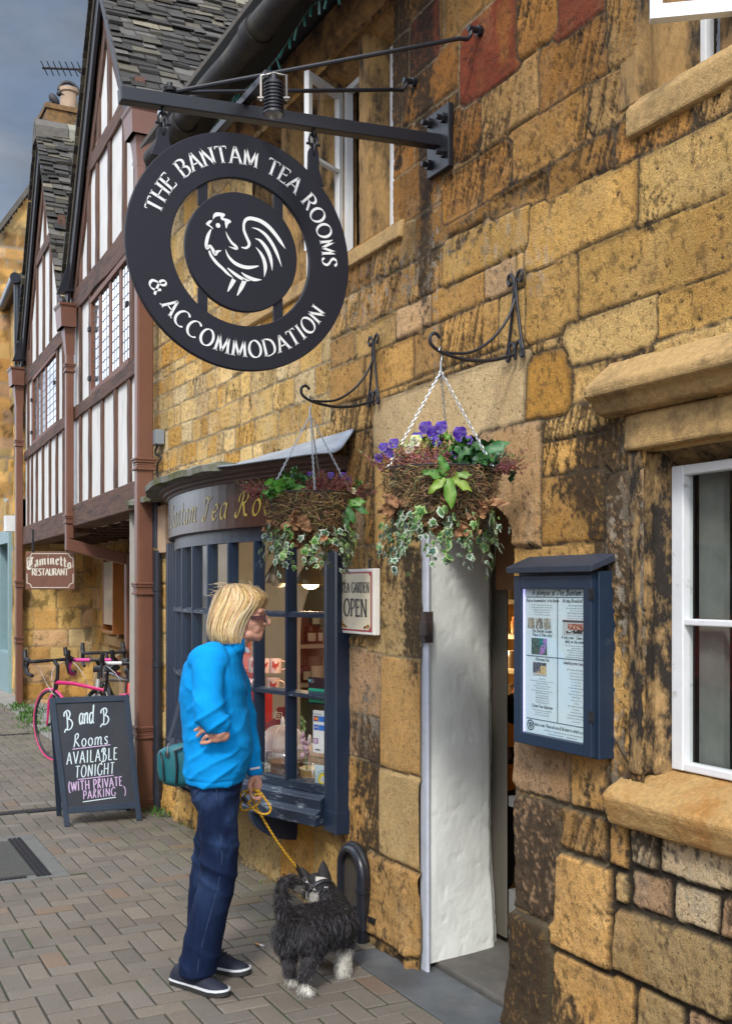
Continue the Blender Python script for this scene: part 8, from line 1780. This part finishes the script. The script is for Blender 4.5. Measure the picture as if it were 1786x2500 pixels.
# ---- shoes
def shoe(heel, toe, name_i):
    h = Vector(heel); t = Vector(toe); ax = (t-h); L_ = ax.length; ax.normalize(); sd = ax.cross(Vector((0, 0, 1))).normalized(); S_ = lambda x, y, z: h+ax*(x*L_)+sd*y+Vector((0, 0, z))
    OUT = [(0, .026), (.05, .033), (.2, .036), (.4, .036), (.6, .042), (.75, .045), (.88, .038), (.96, .024), (1.0, .008)]
    m = MB(); up = [S_(x, w_, 0) for x, w_ in OUT]+[S_(x, -w_, 0) for x, w_ in OUT[::-1]]
    rise = lambda p: Vector((0, 0, .008*max(0, ((p-h).dot(ax)/L_-.75)/.25)**2))
    m.loft([[p+Vector((0, 0, .001))+rise(p) for p in up], [p+Vector((0, 0, .020))+rise(p) for p in up]]); s_ = m.build('shoe', pm('sole_black', (.025, .024, .024), .7, .2), WOM, 40)
    m = MB(); cc = sum(up, Vector())/len(up); m.loft([[cc+(p-cc)*1.012+Vector((0, 0, .0195))+rise(p) for p in up], [cc+(p-cc)*1.0+Vector((0, 0, .027))+rise(p) for p in up]]); m.build('welt', pm('welt_white', (.62, .64, .66), .5, .05), s_, 40)
    m = MB(); HH = [(0.0, .060, .024), (.06, .082, .030), (.2, .088, .034), (.36, .088, .034), (.5, .078, .034), (.65, .060, .039), (.78, .050, .040), (.9, .042, .032), (.98, .034, .016)]
    m.loft([[S_(x, w_*math.cos(a), .022+(hh-.022)*(max(0, math.sin(a))**.8)) for a in [math.pi*k2/12 for k2 in range(13)]] for x, hh, w_ in HH]); up_ = m.build('upper', pm('shoe_navy', (.010, .013, .028), .75, .2, 60, .2, 300), s_, 70)
    m = MB(); m.tube([S_(.30, -.037, .075), S_(.42, -.038, .072), S_(.52, -.040, .055), S_(.55, -.042, .034)], .0012, 5); m.tube([S_(.08, -.033, .07), S_(.2, -.037, .055), S_(.3, -.037, .034)], .0012, 5); m.build('stitch', pm('stitch_white', (.5, .5, .52), .6), s_)
    for k2 in range(4): m = MB(); m.tube([S_(.44+.055*k2, -.022, .083-.008*k2), S_(.45+.055*k2, .022, .085-.008*k2)], .0035, 6); m.build('lace', pm('lace_navy', (.012, .015, .03), .7), s_)
shoe(G(424, 2399), G(558, 2436), 0); shoe(G(486, 2364), G(611, 2381), 1)
# ---- shoulder bag
BG = thing('shoulder_bag', 'teal shoulder bag with black zips hanging behind the hip of the woman', 'bag', tuple(Bp(430, 1918, .16)))
M_teal = pm('teal_nylon', (.008, .115, .135), .55, .15, 12, .25, 60); M_zip = pm('zip_black', (.012, .012, .014), .5)
m = MB(); bd = .17
bx = lambda px, py, dd: Bp(px, py, dd)
m.loft([[bx(391+d*.2, 1834, .09), bx(386, 1838, .20), bx(392, 1895, .20), bx(403, 1915, .19), bx(424, 1920, .10), bx(410, 1850, .07)] if 0 else r_ for d in (0,) for r_ in ()]) if 0 else None
rings = []
for u, y0, y1, d0, d1 in ((384, 1842, 1880, .13, .22), (389, 1832, 1902, .09, .25), (402, 1824, 1915, .07, .26), (425, 1817, 1921, .065, .26), (450, 1812, 1921, .07, .26), (478, 1812, 1914, .08, .25), (486, 1820, 1900, .1, .23)):
    cy_, hh = (y0+y1)/2, (y1-y0)/2; cd_, hd_ = (d0+d1)/2, (d1-d0)/2
    rings.append([bx(u, cy_-hh*math.copysign(abs(math.sin(t))**.32, math.sin(t)), cd_-hd_*math.copysign(abs(math.cos(t))**.32, math.cos(t))) for t in [2*math.pi*k2/24 for k2 in range(24)]])
m.loft(rings); m.build('bag_body', M_teal, BG, 70)
m = MB(); m.tube(SPL([tuple(bx(391, 1836, .078)), tuple(bx(397, 1860, .062)), tuple(bx(399, 1885, .06)), tuple(bx(401, 1908, .066))]), .0042, 6); m.tube(SPL([tuple(bx(428, 1832, .058)), tuple(bx(432, 1870, .055)), tuple(bx(430, 1915, .064))]), .0045, 6); m.tube(SPL([tuple(bx(424, 1835, .055)), tuple(bx(440, 1828, .06)), tuple(bx(455, 1822, .068))]), .004, 6); m.build('zip', M_zip, BG, 60)
m = MB(); m.loft([[bx(411, 1826+2*k2, .066) if 0 else bx(405+k2*6, 1828-k2*1.5, .062) for k2 in range(2)]+[bx(412-k2*6+2, 1850, .056) for k2 in range(2)]]) if 0 else m.hexa([bx(402, 1846, .060), bx(412, 1850, .058), bx(412, 1850, .07), bx(402, 1846, .07), bx(403, 1834, .062), bx(413, 1836, .06), bx(413, 1836, .072), bx(403, 1834, .072)]); m.build('tab', M_zip, BG)
m = MB(); m.tube(SPL([tuple(bx(408, 1840, .06)), tuple(bx(409, 1826, .07)), tuple(bx(411, 1814, .08)), tuple(bx(408, 1806, .08))]), .003, 6); m.build('clip', pm('gunmetal', (.10, .10, .11), .3, metal=.8), BG, 60)
m = MB(); sp_ = [(411, 1808, .08), (420, 1780, .10), (430, 1745, .13), (440, 1705, .16), (455, 1660, .18), (480, 1610, .17)]
m.loft([[bx(px-4, py-1, dd-.004), bx(px+4, py+1, dd-.004), bx(px+4, py+1, dd+.0), bx(px-4, py-1, dd+.0)] for px, py, dd in sp_]); m.build('strap', pm('webbing_navy', (.010, .014, .032), .7, .2), BG)
# ================================================================== the dog
DG = thing('dog', 'small shaggy black and grey dog with white paws and upturned tail, seen from behind', 'dog', tuple(G(760, 2410)))
def dr(px, d): return (px-CPX)*d/FPX
m = MB()
def cap(pts, n=14):
    q = SPL([tuple(D(px, py, d))+(r_,) for px, py, d, r_ in pts], 4); m.tube([p[:3] for p in q], [p[3] for p in q], n)
    for e in (q[0], q[-1]): m.ell(e[:3], e[3], e[3], e[3], 12, 8)
cap([(724, 2266, 4.33, .070), (740, 2264, 4.37, .083), (772, 2260, 4.44, .088), (806, 2254, 4.53, .094), (818, 2248, 4.60, .090), (822, 2240, 4.66, .066)], 20)
cap([(772, 2278, 4.42, .068), (808, 2276, 4.52, .078)], 16)
cap([(815, 2225, 4.62, .075), (795, 2195, 4.70, .066), (778, 2172, 4.76, .062)], 16)                        # neck turning left
cap([(772, 2166, 4.78, .064), (764, 2168, 4.86, .055), (756, 2176, 4.92, .034), (752, 2181, 4.96, .026)], 16)   # head and muzzle
m.ell(D(770, 2162, 4.80), .058, .055, .050, 14, 10)
# hind legs: thigh, stifle forward, hock behind, shank, paw
cap([(752, 2285, 4.32, .062), (764, 2318, 4.34, .048), (752, 2358, 4.30, .030), (745, 2385, 4.29, .024), (743, 2408, 4.285, .023)]); cap([(742, 2416, 4.285, .024), (748, 2423, 4.275, .025), (754, 2426, 4.265, .021)])
cap([(700, 2285, 4.35, .058), (706, 2318, 4.39, .044), (706, 2352, 4.37, .028), (708, 2376, 4.375, .023), (710, 2390, 4.375, .022)]); cap([(710, 2396, 4.375, .023), (715, 2402, 4.37, .022)])
# fore legs
cap([(838, 2290, 4.55, .050), (838, 2322, 4.54, .036), (836, 2348, 4.52, .031), (838, 2366, 4.51, .031)]); cap([(837, 2370, 4.50, .032), (836, 2377, 4.49, .029)])
cap([(775, 2290, 4.66, .045), (770, 2325, 4.66, .030), (766, 2345, 4.66, .026), (764, 2356, 4.65, .027)])
# tail carried up and over
cap([(704, 2250, 4.28, .036), (693, 2222, 4.26, .030), (688, 2190, 4.26, .024), (690, 2164, 4.27, .023), (702, 2150, 4.28, .023), (716, 2156, 4.30, .020), (727, 2172, 4.315, .013)], 14)
def pxd(co):
    x = co[:, 0]-CAM[0]; y = co[:, 1]-CAM[1]; d = x*_s+y*_c; a = x*_c-y*_s; return CPX+FPX*a/d, HPY-FPX*(co[:, 2]-CAM[2])/d, d
def dcol(co, nr):
    px, py, d = pxd(co); c = np.tile(np.array((.014, .012, .013)), (len(co), 1)); g = fbm(px*.09, py*.05, 401, 3)
    hind = sst(800, 700, px)*sst(2215, 2290, py)*sst(.35, .7, g); c = c+(np.array((.075, .072, .076))-c)*(hind*.8)[:, None]
    paw = (((px > 722) & (px < 775) & (py > 2403)) | ((px < 730) & (py > 2390)) | ((px > 800) & (py > 2316) & (d < 4.75)) | ((px > 740) & (px < 800) & (py > 2330) & (d > 4.6)))*1.0
    neck = ((abs(px-762) < 16) & (py > 2178) & (py < 2206) & (d > 4.55))*1.0; ear = ((py > 2141) & (py < 2153) & (px > 770) & (px < 832) & (d > 4.6))*1.0; tip = ((px > 716) & (py > 2160) & (py < 2195) & (d < 4.45))*.6
    wm = np.clip(paw+neck+ear+tip, 0, 1); return c+(np.array((.48, .46, .41))-c)*wm[:, None]
M_fur = pm('fur_attr', (1, 1, 1), .6, .15, 60, attr=True, spec=.3)
body = fuse('body', m, M_fur, DG, .0065, 5, None, dcol)
for (a, b, c_, sk_) in (((734, 2158), (733, 2116), (762, 2143), -1), ((772, 2148), (789, 2099), (811, 2156), 1)):
    A, B_e, C_ = D(*a, 4.76), D(*b, 4.77), D(*c_, 4.77); e = MB(); rows = []
    for i in range(8):
        f = i/7; l = A.lerp(B_e, f)+(A-C_)*(.10*math.sin(f*math.pi)); r2 = C_.lerp(B_e, f)+(C_-A)*(.10*math.sin(f*math.pi)); rows.append([l.lerp(r2, t)+FWD*(.016*math.sin(math.pi*t)*(1-f)) for t in (0, .25, .5, .75, 1)]+[l.lerp(r2, t)+FWD*(.016*math.sin(math.pi*t)*(1-f)-.006) for t in (1, .75, .5, .25, 0)])
    e.loft(rows); e.build('ear', pm('ear_black', (.014, .013, .015), .7, .3, 60, .3, 200), DG, 70)
me = body.data; npoly = len(me.polygons); ar = np.empty(npoly, np.float32); me.polygons.foreach_get('area', ar); ce = np.empty(npoly*3, np.float32); me.polygons.foreach_get('center', ce); ce = ce.reshape(-1, 3)+np.array(wloc(DG)); nn = np.empty(npoly*3, np.float32); me.polygons.foreach_get('normal', nn); nn = nn.reshape(-1, 3)
rs_f = np.random.RandomState(5); NF = 26000; idx = rs_f.choice(npoly, NF, p=ar/ar.sum()); P0 = ce[idx]+rs_f.normal(0, .003, (NF, 3)); N0 = nn[idx]; pxs, pys, dds = pxd(P0); cols = dcol(P0, N0)
hind_dir = -(np.array(RGT)*.40-np.array(FWD)*.91)
m = MB(); rgf = random.Random(9)
for i in range(NF):
    p = Vector(P0[i]); n_ = Vector(N0[i]); px, py, d = pxs[i], pys[i], dds[i]
    tail = px < 738 and py < 2250 and d < 4.40
    leg = py > 2320
    head = d > 4.68 and py < 2215
    if tail: fl = Vector((0, 0, -.9)) if px < 700 else Vector((0, 0, -.2))+RGT*.6; L_ = rgf.uniform(.020, .042); fl = fl+Vector((rgf.gauss(0, .35), rgf.gauss(0, .35), rgf.gauss(0, .35)))
    elif leg: fl = Vector((0, 0, -1)); L_ = rgf.uniform(.012, .026)
    elif head: fl = FWD*.6+Vector((0, 0, -.3)); L_ = rgf.uniform(.005, .011)
    else: fl = Vector(hind_dir)*.5+Vector((0, 0, -.9 if py > 2230 else -.25)); L_ = rgf.uniform(.018, .040)
    if not tail and not leg and not head and py < 2235: L_ *= .62
    fl = fl+Vector((rgf.gauss(0, .22), rgf.gauss(0, .22), rgf.gauss(0, .22))); t1 = (fl-n_*fl.dot(n_)*.8).normalized(); d1 = (n_*.55+t1*.8).normalized(); d2 = (n_*.12+t1+Vector((0, 0, -.3))).normalized()
    w_ = Vector((rgf.gauss(0, 1), rgf.gauss(0, 1), rgf.gauss(0, 1))).cross(d1).normalized()*rgf.uniform(.0005, .0011)
    c0 = cols[i]*(rgf.uniform(.35, 1.1) if cols[i][0] > .2 else 1); gr = rgf.random(); lt = 1.0
    c1 = tuple(c0*rgf.uniform(.7, 1.3)) if gr < .72 else tuple(np.maximum(c0, np.array((.085, .082, .09)))*rgf.uniform(.6, 1.7))
    if head and gr > .72: c1 = tuple(c0)
    if head and py < 2146: continue
    q1, q2 = p+d1*L_*.45, p+d1*L_*.45+d2*L_*.55; b = len(m.v); m.cur = c1; m.add([p-w_, p+w_, q1+w_*.8, q1-w_*.8, q2], [(0, 1, 2, 3), (3, 2, 4)])
m.build('fur', M_fur, DG)['kind'] = 'stuff'
m = MB(); cc = D(786, 2180, 4.735); ax_ = (D(778, 2166, 4.77)-D(800, 2203, 4.68)).normalized(); x_, y_ = frame_of(ax_); kk = 28; R0 = .064
m.loft([[cc+ax_*h_+(x_*math.cos(2*math.pi*k/kk)+y_*math.sin(2*math.pi*k/kk))*R0 for k in range(kk)] for h_ in (-.009, .009)], False); co_ = m.build('collar', pm('collar_black', (.015, .018, .024), .4), DG, 60); q = co_.modifiers.new('s', 'SOLIDIFY'); q.thickness = .003; q.offset = 1
m = MB()
for k in range(2): p = D(794+k*5, 2167, 4.67); m.ell(p, .006, .006, .006, 8, 6)
m.build('collar_stud', M_stl, DG, 60)
# ---- the lead
LD = thing('dog_lead', 'yellow and black rope lead held by the woman and clipped to the dog', 'dog lead', tuple(Bp(625, 1945, .1)))
zz = lambda x, y: (560+.1847*x, 1880+.1847*y)
def rope(m, pts, r_):
    q = SPL([tuple(p) for p in pts], 9); n = 8; b = len(m.v); m.tube(q, r_, n); s = 0
    for i in range(len(q)):
        if i: s += (Vector(q[i])-Vector(q[i-1])).length
        for k in range(n): m.c[b+i*n+k] = (.025, .02, .015) if (int(s/.0045)+k) % 4 == 0 else (.62, .33, .012)
M_rope = pm('rope_attr', (1, 1, 1), .7, .1, attr=True)
def lpts(L, d0, d1): return [D(*zz(*p), d0+(d1-d0)*i/(len(L)-1)) for i, p in enumerate(L)]
A = [(300, 400), (290, 330), (300, 265), (370, 262), (420, 310), (480, 395), (525, 460), (545, 520), (515, 572), (440, 582), (350, 540), (260, 455), (190, 385), (150, 345), (170, 295), (240, 268), (320, 255)]
B2 = [(320, 255), (390, 300), (415, 350), (390, 430), (320, 490), (240, 525), (175, 530), (143, 480), (165, 410), (210, 330), (262, 300), (310, 395), (360, 500), (410, 585)]
m = MB(); rope(m, lpts(A, 4.515, 4.505), .0052); rope(m, lpts(B2, 4.505, 4.54), .0052); rope(m, lpts([(240, 425), (285, 400), (320, 340), (370, 318), (410, 330)], 4.50, 4.50), .0052)
a0_, a1_ = D(*zz(410, 585), 4.54), D(724, 2117, 4.62); rope(m, [a0_.lerp(a1_, t)+Vector((0, 0, -.012*math.sin(math.pi*t))) for t in [k/24 for k in range(25)]], .0052); m.build('rope', M_rope, LD, 60)
m = MB(); m.tube([D(*zz(178, 350), 4.505), D(*zz(235, 425), 4.50)], .0085, 8); m.tube([D(721, 2110, 4.62), D(738, 2141, 4.635)], .0085, 8); m.build('sleeve', M_zip, LD, 60)
m = MB(); pa, pb = D(740, 2144, 4.635), D(776, 2180, 4.66)
for k in range(4): p = pa.lerp(pb, (k+.5)/4); d = (pb-pa).normalized(); x_, y_ = frame_of(d); w_ = x_ if k % 2 else y_; m.tube([p+d*.015*math.cos(t)+w_*.007*math.sin(t) for t in [2*math.pi*j/12 for j in range(12)]], .0024, 6, closed=True)
m.build('clip', M_stl, LD, 60)
# ================================================================== somebody seated inside, glimpsed past the door
IP = thing('person', 'seated person in black glimpsed inside the doorway below the menu case', 'person', (1.1, 4.6, 0))
m = MB()
def cq(pts, n=14):
    m.tube([p[:3] for p in pts], [p[3] for p in pts], n)
    for e in (pts[0], pts[-1]): m.ell(e[:3], e[3], e[3], e[3], 12, 8)
ip = Vector((.98, W(1247, 1850, .98).y-.05, 0))
cq([(ip.x, ip.y, .98, .085), (ip.x+.25, ip.y+.1, .85, .07), (ip.x+.02, ip.y-.02, .74, .055), (ip.x-.05, ip.y+.12, .72, .04)]); cq([(ip.x+.28, ip.y+.12, 1.16, .05), (ip.x+.28, ip.y+.12, 1.24, .05)]); m.ell((ip.x+.27, ip.y+.13, 1.36), .085, .075, .11); cq([(ip.x+.28, ip.y+.12, 1.05, .13), (ip.x+.3, ip.y+.12, .6, .14)]); cq([(ip.x+.3, ip.y+.05, .5, .09), (ip.x-.05, ip.y, .5, .07), (ip.x-.08, ip.y, .1, .05)])
cq([(ip.x-.04, ip.y+.1, .72, .035), (ip.x-.1, ip.y+.2, .72, .028), (ip.x-.12, ip.y+.26, .72, .03)])
for k in range(4): cq([(ip.x-.12+.012*k, ip.y+.28, .715, .009), (ip.x-.12+.012*k, ip.y+.33, .71, .008), (ip.x-.11+.012*k, ip.y+.35, .70, .007)], 8)
cq([(ip.x-.13, ip.y+.26, .74, .01), (ip.x-.14, ip.y+.30, .75, .008)], 8)
def ipc(co, nr):
    c = np.tile(np.array((.012, .012, .013)), (len(co), 1)); sk = ((co[:, 2] > 1.2) | ((co[:, 0] < ip.x-.03) & (co[:, 2] > .66) & (co[:, 2] < .80)))*1.0; return c+(np.array((.45, .22, .15))-c)*sk[:, None]
fuse('body', m, pm('inner_person', (1, 1, 1), .8, .1, attr=True), IP, .008, 4, None, ipc)
h = MB(); h.ell((ip.x+.29, ip.y+.13, 1.40), .095, .088, .10, 16, 10); h.build('hair', pm('dark_hair', (.02, .014, .01), .6), IP, 60)
# ================================================================== the other side of the street, seen only in the panes
OPP = thing('stone_building', 'row of stone houses facing the tea room from across the road', 'building', (-13.5, 6, 0))
masonry('wall', OPP, -8, 26, -.1, 6.5, lambda u, v, z, h: (-13.5+h, u, z), .14, (.2, .3), (.4, .8), ('base', 'mid'), (), 90)
m = MB(); m.hexa([(-13.2, -8.2, 6.5), (-18, -8.2, 10.5), (-18, 26, 10.5), (-13.2, 26, 6.5), (-13.2, -8.2, 6.6), (-18, -8.2, 10.7), (-18, 26, 10.7), (-13.2, 26, 6.6)]); m.build('roof', M_slt, OPP)
for k in range(9):
    for z in (1.0, 3.9):
        y = -6+k*3.6; m = MB(); m.box(-13.55, -13.44, y, y+1.3, z, z+1.5); f_ = m.build('window', M_wht, OPP); m = MB(); m.box(-13.44, -13.43, y+.08, y+1.22, z+.08, z+1.42); m.build('pane', pm('far_pane', (.05, .06, .07), .15, .1), f_)
def car(label, x, y, col):
    t = thing('parked_car', label, 'car', (x, y, -.12), 0, 'cars parked across the road'); S_ = lambda a, b, c: (x+b, y+a, -.12+c)
    prof = [(-2.0, .35), (-2.05, .62), (-1.95, .82), (-1.0, .95), (-.35, 1.40), (.9, 1.46), (1.6, 1.05), (1.98, .92), (2.02, .40)]
    m = MB(); m.loft([[S_(a, b, c) for a, c in prof] for b in (-.84, -.80, .80, .84)]); bevel(m.build('body', col, t, 40), .05, 3)
    m = MB(); m.loft([[S_(a, b, c) for a, c in ((-.92, .97), (-.36, 1.35), (.82, 1.40), (1.45, 1.04))] for b in (-.855, .855)]); m.build('window', pm('car_glass', (.02, .025, .03), .06), t)
    for a in (-1.3, 1.3):
        for b in (-.80, .80): m = MB(); m.cyl(S_(a, b-.09, .32), S_(a, b+.09, .32), .32, 24); w_ = m.build('wheel', M_tyb, t, 40); m = MB(); m.cyl(S_(a, b-.10, .32), S_(a, b+.10, .32), .19, 20); m.build('rim', M_stl, w_, 40)
    for b in (-.6, .6): m = MB(); m.ell(S_(-1.98, b, .68), .17, .08, .09, 12, 8); m.build('headlight', pm('lamp_glass', (.6, .6, .6), .1), t, 60)
M_cr = pm('car_red', (.5, .03, .02), .15, .03, coat=.6); M_cw = pm('car_white', (.65, .66, .68), .15, .03, coat=.6)
car('red hatchback parked across the road opposite the bow window', -5.6, 8.6, M_cr); car('white car parked across the road beyond the red one', -5.6, 14.0, M_cw); car('second white car parked across the road towards the viewer', -5.8, 2.2, M_cw)
